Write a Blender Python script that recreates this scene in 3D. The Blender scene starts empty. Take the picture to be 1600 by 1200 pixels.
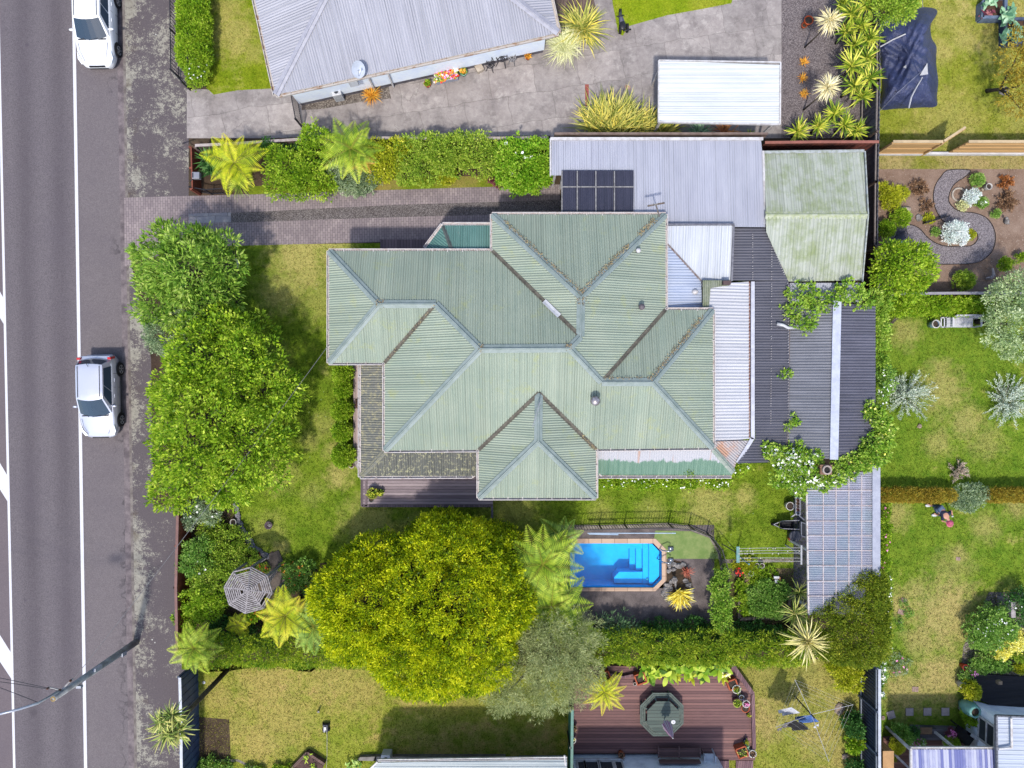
import bpy, bmesh, math, random
import numpy as np
from mathutils import Vector, Matrix
random.seed(7); RNG = np.random.default_rng(11)
SC = bpy.context.scene
# ------------------------------------------------ camera, sky, sun, exposure
H = 34.5                      # flying height of the drone above the lawn, metres
MPP = 0.03                    # metres of ground per photograph pixel (1600 px wide)
cam = bpy.data.objects.new("camera", bpy.data.cameras.new("camera"))
cam.location = (0, 0, H); cam.rotation_euler = (0, 0, 0)
cam.data.sensor_width = 36.0; cam.data.lens = 18.0 * H / 24.0
cam.data.clip_end = 1000.0; cam.data.clip_start = 0.1
SC.collection.objects.link(cam); SC.camera = cam
SUN_EL, SUN_AZ = math.radians(62), math.radians(192)   # azimuth clockwise from +Y (image up)
world = bpy.data.worlds.new("World"); SC.world = world; world.use_nodes = True
wn = world.node_tree.nodes; wl = world.node_tree.links
sky = wn.new("ShaderNodeTexSky"); sky.sky_type = 'NISHITA'; sky.sun_disc = False
sky.sun_elevation = SUN_EL; sky.sun_rotation = SUN_AZ; sky.altitude = 50
sky.air_density = 1.0; sky.dust_density = 2.0; sky.ozone_density = 1.0
bg = wn["Background"]; bg.inputs[1].default_value = 0.15
wl.new(sky.outputs[0], bg.inputs[0])
sd = bpy.data.lights.new("sun", 'SUN'); sd.energy = 2.2; sd.angle = math.radians(2.8); sd.color = (1.0, 0.95, 0.86)
sun = bpy.data.objects.new("sun", sd); SC.collection.objects.link(sun)
sv = Vector((math.sin(SUN_AZ) * math.cos(SUN_EL), math.cos(SUN_AZ) * math.cos(SUN_EL), math.sin(SUN_EL)))
sun.rotation_euler = sv.to_track_quat('Z', 'Y').to_euler(); sun.location = sv * 60
SC.view_settings.view_transform = 'Standard'; SC.view_settings.look = 'None'
SC.view_settings.exposure = 1.18; SC.view_settings.gamma = 1.0
SC.cycles.max_bounces = 6; SC.cycles.transparent_max_bounces = 12
SC.cycles.use_denoising = True

# ------------------------------------------------ helpers
def P(px, py, z=0.0):
    """the point at height z above the spot the photograph shows at pixel (px, py)"""
    k = MPP * (1 - z / H)
    return Vector(((px - 800) * k, (600 - py) * k, z))
def lin(v):
    v /= 255.0
    return v / 12.92 if v <= 0.04045 else ((v + 0.055) / 1.055) ** 2.4
def A(r, g, b, f=2.0):
    """base colour of a sunlit surface that shows as sRGB r, g, b"""
    return (min(lin(r) / f, .85), min(lin(g) / f, .85), min(lin(b) / f, .85), 1)

Vc = Vector; ru = random.uniform
class NT:
    def __init__(s, name):
        s.m = bpy.data.materials.new(name); s.m.use_nodes = True
        s.t = s.m.node_tree; s.n = s.t.nodes; s.l = s.t.links
        s.b = s.n["Principled BSDF"]; s.out = s.n["Material Output"]
    def node(s, typ, **kw):
        n = s.n.new(typ)
        for k, v in kw.items(): setattr(n, k, v)
        return n
    def put(s, sock, v):
        if v is None: return
        if isinstance(v, bpy.types.NodeSocket): s.l.new(v, sock)
        else: sock.default_value = v
    def pos(s): return s.node("ShaderNodeNewGeometry").outputs["Position"]
    def uv(s): return s.node("ShaderNodeUVMap").outputs[0]
    def mapping(s, vec, scale=(1, 1, 1), rot=(0, 0, 0), loc=(0, 0, 0)):
        n = s.node("ShaderNodeMapping"); s.l.new(vec, n.inputs[0])
        n.inputs["Scale"].default_value = scale; n.inputs["Rotation"].default_value = rot; n.inputs["Location"].default_value = loc
        return n.outputs[0]
    def noise(s, vec, scale, detail=5, rough=.6, dist=0):
        n = s.node("ShaderNodeTexNoise"); s.l.new(vec, n.inputs["Vector"])
        n.inputs["Scale"].default_value = scale; n.inputs["Detail"].default_value = detail
        n.inputs["Roughness"].default_value = rough; n.inputs["Distortion"].default_value = dist
        return n.outputs["Fac"]
    def noisec(s, vec, scale, detail=3):
        n = s.node("ShaderNodeTexNoise"); s.l.new(vec, n.inputs["Vector"])
        n.inputs["Scale"].default_value = scale; n.inputs["Detail"].default_value = detail
        return n.outputs["Color"]
    def voro(s, vec, scale, feature='F1', out="Distance", rnd=1.0):
        n = s.node("ShaderNodeTexVoronoi", feature=feature); s.l.new(vec, n.inputs["Vector"])
        n.inputs["Scale"].default_value = scale; n.inputs["Randomness"].default_value = rnd
        return n.outputs[out]
    def ramp(s, fac, lo, hi, a=0.0, b=1.0):
        n = s.node("ShaderNodeMapRange"); n.clamp = True
        s.l.new(fac, n.inputs[0])
        for i, v in enumerate((lo, hi, a, b)): n.inputs[i + 1].default_value = v
        return n.outputs[0]
    def cramp(s, fac, stops):
        n = s.node("ShaderNodeValToRGB"); s.l.new(fac, n.inputs[0]); e = n.color_ramp.elements
        e[0].position, e[0].color = stops[0]; e[1].position, e[1].color = stops[-1]
        for p, c in stops[1:-1]:
            q = e.new(p); q.color = c
        return n.outputs[0]
    def math(s, op, a, b=None, c=None, clamp=False):
        n = s.node("ShaderNodeMath", operation=op); n.use_clamp = clamp
        for i, v in enumerate((a, b, c)): s.put(n.inputs[i], v)
        return n.outputs[0]
    def vmath(s, op, a, b):
        n = s.node("ShaderNodeVectorMath", operation=op); s.put(n.inputs[0], a); s.put(n.inputs[1], b)
        return n.outputs[0]
    def mix(s, fac, a, b, mode='MIX'):
        n = s.node("ShaderNodeMix", data_type='RGBA', blend_type=mode)
        s.put(n.inputs[0], fac); s.put(n.inputs[6], a); s.put(n.inputs[7], b)
        return n.outputs[2]
    def sep(s, vec):
        n = s.node("ShaderNodeSeparateXYZ"); s.l.new(vec, n.inputs[0]); return n.outputs
    def bump(s, h, strength=.3, dist=.02):
        n = s.node("ShaderNodeBump"); s.l.new(h, n.inputs["Height"]); n.inputs["Strength"].default_value = strength
        n.inputs["Distance"].default_value = dist; s.l.new(n.outputs[0], s.b.inputs["Normal"])
    def done(s, col, rough=.8, metal=0, spec=.3):
        s.put(s.b.inputs["Base Color"], col); s.put(s.b.inputs["Roughness"], rough)
        s.b.inputs["Metallic"].default_value = metal; s.b.inputs["Specular IOR Level"].default_value = spec
        return s.m

MATS = {}
def mat(name, c, c2=None, scale=3.0, lo=.4, hi=.62, rough=.7, metal=0, bump=0, bscale=40, spec=.3, grain=.12):
    if name in MATS: return MATS[name]
    t = NT(name); p = t.pos()
    col = t.mix(t.ramp(t.noise(p, scale), lo, hi), c, c2 if c2 else tuple(x * .8 for x in c[:3]) + (1,))
    if grain: col = t.mix(t.ramp(t.noise(p, 38, 2), .3, .75), col, t.mix(1.0, col, (1 - grain * 2,) * 3 + (1,), 'MULTIPLY'))
    if bump: t.bump(t.noise(p, bscale, 4), bump, .02)
    MATS[name] = t.done(col, rough, metal, spec); return MATS[name]

def boards(name, c=None, c2=None, ang=0, pitch=.12, gap=.1, rough=.75, groove=.35):
    """timber boards running along direction ang (degrees) in plan"""
    if name in MATS: return MATS[name]
    t = NT(name); p = t.mapping(t.pos(), rot=(0, 0, -math.radians(ang)))
    x = t.sep(p); v = t.math('DIVIDE', x[1], pitch); fr = t.math('FRACT', v); idx = t.math('FLOOR', v)
    w = t.node("ShaderNodeTexWhiteNoise", noise_dimensions='1D'); t.l.new(idx, w.inputs["W"])
    g = t.noise(t.mapping(p, scale=(.9, 9, 1)), 2.2, 6)
    f = t.math('ADD', t.math('MULTIPLY', w.outputs[0], .55), t.math('MULTIPLY', g, .6))
    col = t.mix(t.ramp(f, .25, .85), c, c2)
    gr = t.ramp(fr, gap, gap + .06, 1, 0)
    col = t.mix(t.math('MULTIPLY', gr, 1 - groove), col, (.02, .017, .018, 1))
    t.bump(t.math('SUBTRACT', 1.0, gr), .6, .02)
    MATS[name] = t.done(col, rough); return MATS[name]

def glass(name, c, rough=.05):
    if name in MATS: return MATS[name]
    t = NT(name); MATS[name] = t.done(c, rough, 0, .35); return MATS[name]

def foliage(name, stops, trans=.4, rough=.55):
    """leaves: colour chosen per leaf along a range from old growth to new growth"""
    if name in MATS: return MATS[name]
    t = NT(name); a = t.node("ShaderNodeAttribute", attribute_name="tint")
    cols = [A(*c, f=.92) for c in stops]; k = len(cols) - 1
    col = t.cramp(a.outputs["Fac"], [(i / k, c) for i, c in enumerate(cols)])
    t.done(col, rough, 0, .25)
    tr = t.node("ShaderNodeBsdfTranslucent"); t.l.new(col, tr.inputs[0])
    mx = t.node("ShaderNodeMixShader"); mx.inputs[0].default_value = trans
    t.l.new(t.b.outputs[0], mx.inputs[1]); t.l.new(tr.outputs[0], mx.inputs[2]); t.l.new(mx.outputs[0], t.out.inputs[0])
    MATS[name] = t.m; return t.m

# ------------------------------------------------ objects
def thing(name, label, cat, loc, group=None):
    o = bpy.data.objects.new(name, None); o.empty_display_size = .2; o.location = loc
    SC.collection.objects.link(o); tag(o, label, cat, group); return o
def tag(o, label=None, cat=None, group=None, kind=None):
    if label: o["label"] = label
    if cat: o["category"] = cat
    if group: o["group"] = group
    if kind: o["kind"] = kind
    return o
def root_loc(o):
    v = Vector((0, 0, 0))
    while o is not None: v += o.location; o = o.parent
    return v
def link(name, me, m, parent=None, org=None):
    o = bpy.data.objects.new(name, me); SC.collection.objects.link(o)
    if m: me.materials.append(m)
    if parent is not None: o.parent = parent
    if org is not None: o.location = org
    return o
def dup(root, loc, rotz=0, label=None, group=None):
    r = root.copy(); SC.collection.objects.link(r); r.location = loc; r.rotation_euler = (0, 0, rotz)
    if label: r["label"] = label
    if group: r["group"] = group
    for ch in list(root.children):
        c = ch.copy(); SC.collection.objects.link(c); c.parent = r
        for g in ch.children:
            d = g.copy(); SC.collection.objects.link(d); d.parent = c
    return r

class MB:
    def __init__(s): s.v = []; s.f = []; s.u = []
    def add(s, pts, faces, uvs=None):
        n = len(s.v); s.v += [Vector(p) for p in pts]; s.f += [tuple(i + n for i in f) for f in faces]
        s.u += list(uvs) if uvs else [(0, 0)] * len(pts); return s
    def poly(s, pts): return s.add(pts, [tuple(range(len(pts)))])
    def prism(s, pts, z0, z1, cap=True):
        n = len(pts); b = [Vector((p[0], p[1], z0)) for p in pts] + [Vector((p[0], p[1], z1)) for p in pts]
        a = sum(pts[i][0] * pts[(i + 1) % n][1] - pts[(i + 1) % n][0] * pts[i][1] for i in range(n))
        f = [(i, (i + 1) % n, n + (i + 1) % n, n + i) for i in range(n)]
        if cap: f += [tuple(range(n, 2 * n)), tuple(reversed(range(n)))]
        if a < 0: f = [tuple(reversed(x)) for x in f]
        return s.add(b, f)
    def box(s, c, d, rz=0):
        c = Vector(c); x, y, z = d[0] / 2, d[1] / 2, d[2] / 2; R = Matrix.Rotation(rz, 3, 'Z')
        p = [c + R @ Vector((sx * x, sy * y, sz * z)) for sz in (-1, 1) for sx, sy in ((-1, -1), (1, -1), (1, 1), (-1, 1))]
        return s.add(p, [(3, 2, 1, 0), (4, 5, 6, 7), (0, 1, 5, 4), (1, 2, 6, 5), (2, 3, 7, 6), (3, 0, 4, 7)])
    def beam(s, p, q, w, h, up=Vector((0, 0, 1))):
        p = Vector(p); q = Vector(q); d = (q - p).normalized(); sd_ = d.cross(up)
        if sd_.length < 1e-4: sd_ = Vector((1, 0, 0))
        sd_.normalize(); u = sd_.cross(d).normalized(); a = sd_ * w / 2; b = u * h / 2
        pts = [p - a - b, p + a - b, p + a + b, p - a + b, q - a - b, q + a - b, q + a + b, q - a + b]
        return s.add(pts, [(0, 1, 2, 3), (7, 6, 5, 4), (1, 0, 4, 5), (2, 1, 5, 6), (3, 2, 6, 7), (0, 3, 7, 4)])
    def tube(s, pts, r, n=7, cap=True):
        pts = [Vector(p) for p in pts]; rs = r if isinstance(r, (list, tuple)) else [r] * len(pts); ring = []
        for i, p in enumerate(pts):
            d = (pts[min(i + 1, len(pts) - 1)] - pts[max(i - 1, 0)]).normalized()
            a = d.cross(Vector((0, 0, 1)))
            if a.length < 1e-3: a = Vector((1, 0, 0))
            a.normalize(); b = d.cross(a)
            ring += [p + (a * math.cos(2 * math.pi * k / n) + b * math.sin(2 * math.pi * k / n)) * rs[i] for k in range(n)]
        f = [(i * n + k, (i + 1) * n + k, (i + 1) * n + (k + 1) % n, i * n + (k + 1) % n) for i in range(len(pts) - 1) for k in range(n)]
        if cap: f += [tuple(range(n)), tuple(reversed(range((len(pts) - 1) * n, len(pts) * n)))]
        return s.add(ring, f)
    def lathe(s, c, prof, n=16, cap0=True, cap1=False, sq=0):
        c = Vector(c); pts = []
        for r, z in prof:
            for k in range(n):
                a = 2 * math.pi * (k + .5) / n
                pts.append(c + Vector((r * math.cos(a), r * math.sin(a), z)))
        f = [(i * n + k, i * n + (k + 1) % n, (i + 1) * n + (k + 1) % n, (i + 1) * n + k) for i in range(len(prof) - 1) for k in range(n)]
        if cap0: f.append(tuple(reversed(range(n))))
        if cap1: f.append(tuple(range((len(prof) - 1) * n, len(prof) * n)))
        return s.add(pts, f)
    def ball(s, c, r, n=8, m=5, jit=0):
        c = Vector(c); r = (r, r, r) if isinstance(r, (int, float)) else r; pts = []
        for i in range(m + 1):
            th = math.pi * i / m
            for k in range(n):
                a = 2 * math.pi * k / n; j = 1 + (random.uniform(-jit, jit) if jit else 0)
                pts.append(c + Vector((r[0] * math.sin(th) * math.cos(a) * j, r[1] * math.sin(th) * math.sin(a) * j, r[2] * math.cos(th) * j)))
        return s.add(pts, [(i * n + k, (i + 1) * n + k, (i + 1) * n + (k + 1) % n, i * n + (k + 1) % n) for i in range(m) for k in range(n)])
    def build(s, name, m, parent=None, smooth=False, org=None, uv=False, bevel=0):
        o0 = root_loc(parent) if parent is not None else (Vector(org) if org is not None else Vector((0, 0, 0)))
        me = bpy.data.meshes.new(name); me.from_pydata([v - o0 for v in s.v], [], s.f)
        if uv:
            ul = me.uv_layers.new(name="UVMap"); li = np.empty(len(me.loops), np.int32); me.loops.foreach_get("vertex_index", li)
            ul.data.foreach_set("uv", np.array(s.u, np.float32)[li].ravel())
        if smooth: me.polygons.foreach_set("use_smooth", [True] * len(me.polygons))
        me.update()
        o = link(name, me, m, parent, None if parent is not None else (o0 if org is not None else None))
        if bevel:
            md = o.modifiers.new("bevel", 'BEVEL'); md.width = bevel; md.segments = 2; md.limit_method = 'ANGLE'
        return o

def G2(pts, z=0): return [P(x, y, z) for x, y in pts]
def sheet(name, m, px_poly, z):
    """one flat sheet of the setting, laid a few millimetres above the one below"""
    return tag(MB().poly(G2(px_poly, 0)).build(name, m), kind="structure") if z == 0 else \
        tag(MB().poly([Vector((v.x, v.y, z)) for v in G2(px_poly, 0)]).build(name, m), kind="structure")
def smooth_poly(pts, n=6, closed=True):
    """Catmull-Rom through the points"""
    out = []; N = len(pts)
    rng = range(N if closed else N - 1)
    for i in rng:
        p0, p1, p2, p3 = (np.array(pts[(i + k) % N] if closed else pts[min(max(i + k, 0), N - 1)], float) for k in (-1, 0, 1, 2))
        for j in range(n):
            t = j / n
            out.append(tuple(.5 * (2 * p1 + (p2 - p0) * t + (2 * p0 - 5 * p1 + 4 * p2 - p3) * t * t + (3 * p1 - p0 - 3 * p2 + p3) * t ** 3)))
    if not closed: out.append(tuple(pts[-1]))
    return out
def inset(poly, d):
    """move every edge of a plan polygon inwards by d"""
    n = len(poly); a = sum(poly[i][0] * poly[(i + 1) % n][1] - poly[(i + 1) % n][0] * poly[i][1] for i in range(n)); sg = 1 if a > 0 else -1
    out = []
    for i in range(n):
        p0, p1, p2 = Vector(poly[i - 1][:2]), Vector(poly[i][:2]), Vector(poly[(i + 1) % n][:2])
        d1 = (p1 - p0).normalized(); d2 = (p2 - p1).normalized()
        n1 = Vector((-d1.y, d1.x)) * sg; n2 = Vector((-d2.y, d2.x)) * sg
        k = 1 + n1.dot(n2)
        out.append(p1 + (n1 + n2) * (d / max(k, .3)))
    return out

# ------------------------------------------------ corrugated sheets, gutters, ridge caps
def corr(mb, pts, pitch=.1, amp=.02, trap=False, lift=0.0):
    """real corrugations that run down the slope of a plane polygon"""
    pts = [Vector(p) for p in pts]; c = sum(pts, Vector()) / len(pts); nrm = Vector((0, 0, 0))
    for i in range(len(pts)):
        a, b = pts[i], pts[(i + 1) % len(pts)]; nrm += (a - c).cross(b - c)
    nrm.normalize()
    if nrm.z < 0: nrm = -nrm
    dn = Vector((nrm.x, nrm.y, 0))
    if dn.length < 1e-4: dn = Vector((0, -1, 0))
    dn.normalize(); ux = Vector((-dn.y, dn.x, 0)); vy = nrm.cross(ux)
    return corr_dir(mb, pts, c, nrm, ux, vy, pitch, amp, trap, lift)
def corr_dir(mb, pts, c, nrm, ux, vy, pitch, amp, trap, lift):
    q = [((p - c).dot(ux), (p - c).dot(vy), (p - c).dot(nrm)) for p in pts]
    u0 = min(a[0] for a in q); u1 = max(a[0] for a in q)
    offs = ([0, .1, .3, .4], [0, 1, 1, 0]) if trap else ([0, .25, .5, .75], [0, 1, 0, -1])
    us = []; k = 0; base = math.floor(u0 / pitch) * pitch
    while base + k * pitch < u1 + pitch:
        for o, h in zip(*offs): us.append((base + (k + o) * pitch, h * amp))
        k += 1
    us = [x for x in us if u0 < x[0] < u1]; us = [(u0 + 1e-5, 0)] + us + [(u1 - 1e-5, 0)]
    def cuts(u):
        r = []
        for i in range(len(q)):
            a, b = q[i], q[(i + 1) % len(q)]
            if (a[0] <= u) != (b[0] <= u):
                t = (u - a[0]) / (b[0] - a[0]); r.append((a[1] + (b[1] - a[1]) * t, a[2] + (b[2] - a[2]) * t))
        return sorted(r)
    for (ua, ha), (ub, hb) in zip(us, us[1:]):
        if ub - ua < 1e-6: continue
        A_, B_ = cuts(ua + 1e-6), cuts(ub - 1e-6)
        if len(A_) != len(B_): A_ = B_ = cuts((ua + ub) / 2)
        for i in range(0, len(A_) - 1, 2):
            W = [(ua, A_[i], ha), (ub, B_[i], hb), (ub, B_[i + 1], hb), (ua, A_[i + 1], ha)]
            mb.add([c + ux * u + vy * v[0] + nrm * (v[1] + h + lift) for u, v, h in W], [(0, 1, 2, 3)],
                   [(u, v[0]) for u, v, h in W])
    return mb
def corr_along(mb, pts, ang, pitch=.1, amp=.02, trap=False, lift=0.0):
    """corrugations along a given plan direction (degrees)"""
    pts = [Vector(p) for p in pts]; c = sum(pts, Vector()) / len(pts); nrm = Vector((0, 0, 0))
    for i in range(len(pts)):
        a, b = pts[i], pts[(i + 1) % len(pts)]; nrm += (a - c).cross(b - c)
    nrm.normalize(); nrm = -nrm if nrm.z < 0 else nrm
    d = Vector((math.cos(math.radians(ang)), math.sin(math.radians(ang)), 0)); vy = (d - nrm * d.dot(nrm)).normalized(); ux = vy.cross(nrm)
    return corr_dir(mb, pts, c, nrm, ux, vy, pitch, amp, trap, lift)
def cap(mb, p, q, w=.16, drop=.075, lift=.035, roll=.035):
    p = Vector(p); q = Vector(q); d = (q - p); d.z = 0; d.normalize(); s = Vector((-d.y, d.x, 0)); u = Vector((0, 0, 1))
    a, b = p + u * lift, q + u * lift
    L = [(a + s * w - u * drop), (b + s * w - u * drop), (b - s * w - u * drop), (a - s * w - u * drop)]
    mb.add([a, b] + L, [(0, 1, 3, 2)[::-1], (1, 0, 5, 4)[::-1]])
    if roll: mb.tube([a + u * .012, b + u * .012], roll, 6)
def gutter(lip, p, q, side, w=.12, ticks=True):
    """box gutter along an eave: outer lip, floor, and brackets across"""
    p = Vector(p); q = Vector(q); u = Vector((0, 0, 1)); s = Vector(side)
    lip.beam(p + s * w, q + s * w, .03, .11); lip.beam(p + s * w / 2 - u * .06, q + s * w / 2 - u * .06, w, .012)
    lip.beam(p + s * .012 - u * .015, q + s * .012 - u * .015, .018, .06)
    if ticks:
        L = (q - p).length; n = max(1, int(L / .62))
        for i in range(n + 1):
            x = p.lerp(q, i / n); lip.beam(x + u * .03, x + s * w + u * .03, .03, .012)

def roofmat(name, c, c2, moss=None, mossw=(.55, .75), streak=1.0, rust=None, rustw=(.62, .7), rough=.6, metal=.0, lap=.76, dirt=.35, mscale=.6, rib=.102, trough_dark=.55):
    """painted or bare corrugated steel: lengthwise streaks, sheet laps, moss and rust of their own shapes"""
    if name in MATS: return MATS[name]
    t = NT(name); u = t.uv(); p = t.pos(); x = t.sep(u)
    st = t.noise(t.mapping(u, scale=(5 * streak, .5, 1)), 1.0, 6, .65)
    bl = t.noise(p, mscale, 5)
    col = t.mix(t.ramp(t.math('ADD', t.math('MULTIPLY', st, .6), t.math('MULTIPLY', bl, .4)), .36, .64), c, c2)
    v = t.math('DIVIDE', x[0], lap); w = t.node("ShaderNodeTexWhiteNoise", noise_dimensions='1D'); t.l.new(t.math('FLOOR', v), w.inputs["W"])
    col = t.mix(t.math('MULTIPLY', w.outputs[0], .22), col, (c[0] * .55, c[1] * .55, c[2] * .55, 1))
    ed = t.ramp(t.math('FRACT', v), .0, .03, .45, 0); col = t.mix(ed, col, (c[0] * .35, c[1] * .35, c[2] * .35, 1))
    if moss:
        mz = t.noise(t.mapping(p, loc=(31, 7, 0)), 1.3 if mscale < 1.5 else mscale, 9, .75)
        col = t.mix(t.ramp(mz, *mossw), col, moss)
    if rust:
        rz = t.noise(t.mapping(p, loc=(3, 57, 0)), .9, 8, .7)
        col = t.mix(t.ramp(rz, *rustw), col, rust)
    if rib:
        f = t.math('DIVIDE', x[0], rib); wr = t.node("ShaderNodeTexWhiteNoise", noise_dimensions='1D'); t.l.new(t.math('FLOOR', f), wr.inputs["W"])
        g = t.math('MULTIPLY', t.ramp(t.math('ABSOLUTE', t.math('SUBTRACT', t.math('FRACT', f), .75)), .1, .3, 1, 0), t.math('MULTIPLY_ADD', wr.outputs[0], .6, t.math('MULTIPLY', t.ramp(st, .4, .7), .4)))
        col = t.mix(t.math('MULTIPLY', g, trough_dark), col, (c[0] * .3, c[1] * .32, c[2] * .3, 1))  # troughs coloured darker, by a random amount per rib, so the ribs stand out
    col = t.mix(t.ramp(t.noise(p, 30, 3), .55, .8, 0, dirt), col, (c[0] * .35, c[1] * .35, c[2] * .35, 1))
    MATS[name] = t.done(col, rough, metal, .3); return MATS[name]
# ------------------------------------------------ foliage
def nrmz(a): return a / np.maximum(np.linalg.norm(a, axis=-1, keepdims=True), 1e-9)
def np_build(name, V, F, m, parent, tint):
    o0 = np.array(root_loc(parent)) if parent is not None else np.zeros(3)
    me = bpy.data.meshes.new(name); V = (V - o0).astype(np.float32); k = F.shape[1]
    me.vertices.add(len(V)); me.vertices.foreach_set("co", V.ravel())
    me.loops.add(F.size); me.loops.foreach_set("vertex_index", F.astype(np.int32).ravel())
    me.polygons.add(len(F)); me.polygons.foreach_set("loop_start", np.arange(0, F.size, k, dtype=np.int32))
    at = me.attributes.new("tint", 'FLOAT', 'POINT'); at.data.foreach_set("value", np.clip(tint, 0, 1).astype(np.float32))
    me.update(calc_edges=True)
    return link(name, me, m, parent)
def leaf_quads(C, D, L, W, T, flat=.5):
    """one rhombic leaf at each C pointing along D"""
    n = len(C); R = nrmz(RNG.normal(size=(n, 3)) * (1 - flat) + np.array([0, 0, 1.0]) * flat)
    S = nrmz(np.cross(D, R)); L = np.broadcast_to(np.asarray(L, float), (n,))[:, None]; W = np.broadcast_to(np.asarray(W, float), (n,))[:, None]
    V = np.stack([C, C + D * L * .45 + S * W * .5, C + D * L, C + D * L * .45 - S * W * .5], 1).reshape(-1, 3)
    return V, np.arange(4 * n).reshape(n, 4), np.repeat(T, 4)
def lobe(px, py, r, zt, rv=None, zc=None):
    """a bough: spot and radius in photograph pixels, height of its top in metres"""
    R = r * MPP; rv = rv if rv else min(R, zt * .55); zc = zc if zc is not None else zt - rv
    k = 1 - (zc + rv * .35) / H
    c = P(px, py, zc + rv * .35); return (np.array([c.x, c.y, zc]), R * k, rv)
def crown_arrays(lobes, clump, leaf, per, dens=1.0, inner=.25, jag=.14, flat=.45, droop=0.0, down=-.3, tspread=.5):
    Vs, Fs, Ts, off = [], [], [], 0; allc = []
    for ci, (c, R, rv) in enumerate(lobes):
        n = max(4, int(dens * 2.6 * math.pi * R * (R * .6 + rv * .4) / (clump * clump)))
        d = nrmz(RNG.normal(size=(n * 2, 3))); d = d[d[:, 2] > down][:n]
        rad = 1 + RNG.normal(size=(len(d), 1)) * jag
        pos = c + d * np.array([R, R, rv]) * rad
        keep = np.ones(len(pos), bool)
        for cj, (c2, R2, rv2) in enumerate(lobes):
            if cj != ci: keep &= np.linalg.norm((pos - c2) / np.array([R2, R2, rv2]), axis=1) > .78
        pos, d = pos[keep], d[keep]; pos = pos[pos[:, 2] > .08] if len(pos) else pos
        d = d[:len(pos)]
        allc.append((pos, d, np.ones(len(pos))))
        m = int(n * inner); di = nrmz(RNG.normal(size=(m, 3))); di[:, 2] = np.abs(di[:, 2]) * .8
        pi = c + di * np.array([R, R, rv]) * (RNG.uniform(.35, .85, (m, 1))); ok = pi[:, 2] > .05
        allc.append((pi[ok], di[ok], np.ones(ok.sum())))
    pos = np.concatenate([a[0] for a in allc]); d = np.concatenate([a[1] for a in allc])
    n = len(pos); ct = RNG.uniform(size=n)
    o = nrmz(RNG.normal(size=(n, per, 3)) + d[:, None, :] * .75)
    r = clump * RNG.uniform(.25, 1.0, (n, per, 1)) * RNG.uniform(.75, 1.25, (n, 1, 1))
    C = (pos[:, None, :] + o * r).reshape(-1, 3)
    D = nrmz(o + d[:, None, :] * .5 + RNG.normal(size=o.shape) * .45 + np.array([0, 0, .25 - droop])).reshape(-1, 3)
    ph = RNG.uniform(0, 6.28, 3); ct = ct * .55 + .45 * (.5 + .5 * np.sin(pos[:, 0] * 3.1 + ph[0] + 1.3 * np.sin(pos[:, 1] * 2.3 + ph[1])) * np.cos(pos[:, 1] * 3.7 + ph[2]))
    T = (.5 + (ct[:, None] - .5) * tspread + RNG.normal(size=(n, per)) * .17).reshape(-1)
    k = C[:, 2] > .02
    C, D, T = C[k], D[k], T[k]
    s = RNG.uniform(.65, 1.25, len(C))
    return leaf_quads(C, D, leaf[0] * s, leaf[1] * s, T, flat)
BARK = mat("bark", A(105, 92, 80), A(70, 60, 52), 6, rough=.9, bump=.5)
TWIG = mat("twig", A(120, 108, 95), A(88, 78, 66), 8, rough=.9)
def trunk_mesh(lobes, base, r0):
    mb = MB(); top = max(lobes, key=lambda l: l[2] * l[1])
    c = Vector(top[0]); b = Vc((base[0], base[1], 0)); mid = b.lerp(c, .5) + Vc((r0 * .5, -r0 * .4, 0))
    mb.tube([b - Vc((0, 0, .05)), b.lerp(mid, .4) , mid, c], [r0 * 1.25, r0, r0 * .8, r0 * .45], 8)
    for l in lobes:
        if l is top: continue
        q = Vector(l[0]); s = b.lerp(mid, .75)
        mb.tube([s, s.lerp(q, .5) + Vc((0, 0, .15 * (q - s).length * .5)), q], [r0 * .55, r0 * .4, r0 * .2], 6)
    return mb
def plant(name, label, cat, lobes, m, clump=.2, leaf=(.1, .05), per=18, dens=1.0, group=None, trunk=.0, extra=(), bark=None, **kw):
    """tree or shrub > trunk, crown (and blossom)"""
    lobes = [(c, max(R - clump * .55, .06), max(rv - clump * .2, .05)) for c, R, rv in (lobe(*l) for l in lobes)]
    w = np.array([l[1] ** 2 for l in lobes]); b = (np.array([l[0][:2] for l in lobes]) * w[:, None]).sum(0) / w.sum()
    t = thing(name, label, cat, (b[0], b[1], 0), group)
    if trunk: trunk_mesh(lobes, b, trunk).build("trunk", bark or BARK, t, smooth=True)
    V, F, T = crown_arrays(lobes, clump, leaf, per, dens, **kw)
    np_build("crown" if trunk else "foliage", V, F, m, t, T)
    for nm, mm, cnt, size, z in extra: blossom(t, nm, mm, lobes, cnt, size)
    return t
def blossom(t, nm, mm, lobes, cnt, size):
    """flowers over the outside of the lobes: little five-leaf rosettes in one mesh"""
    w = np.array([l[1] ** 2 for l in lobes]); w = w / w.sum(); Cs, Ns = [], []
    for i in RNG.choice(len(lobes), cnt, p=w):
        c, R, rv = lobes[i]; d = nrmz(RNG.normal(size=3)); d[2] = abs(d[2]) + .35; d = nrmz(d)
        Cs.append(c + d * np.array([R, R, rv]) * RNG.uniform(1.0, 1.15)); Ns.append(d)
    flowers(t, nm, mm, np.array(Cs), np.array(Ns), size)
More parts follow.
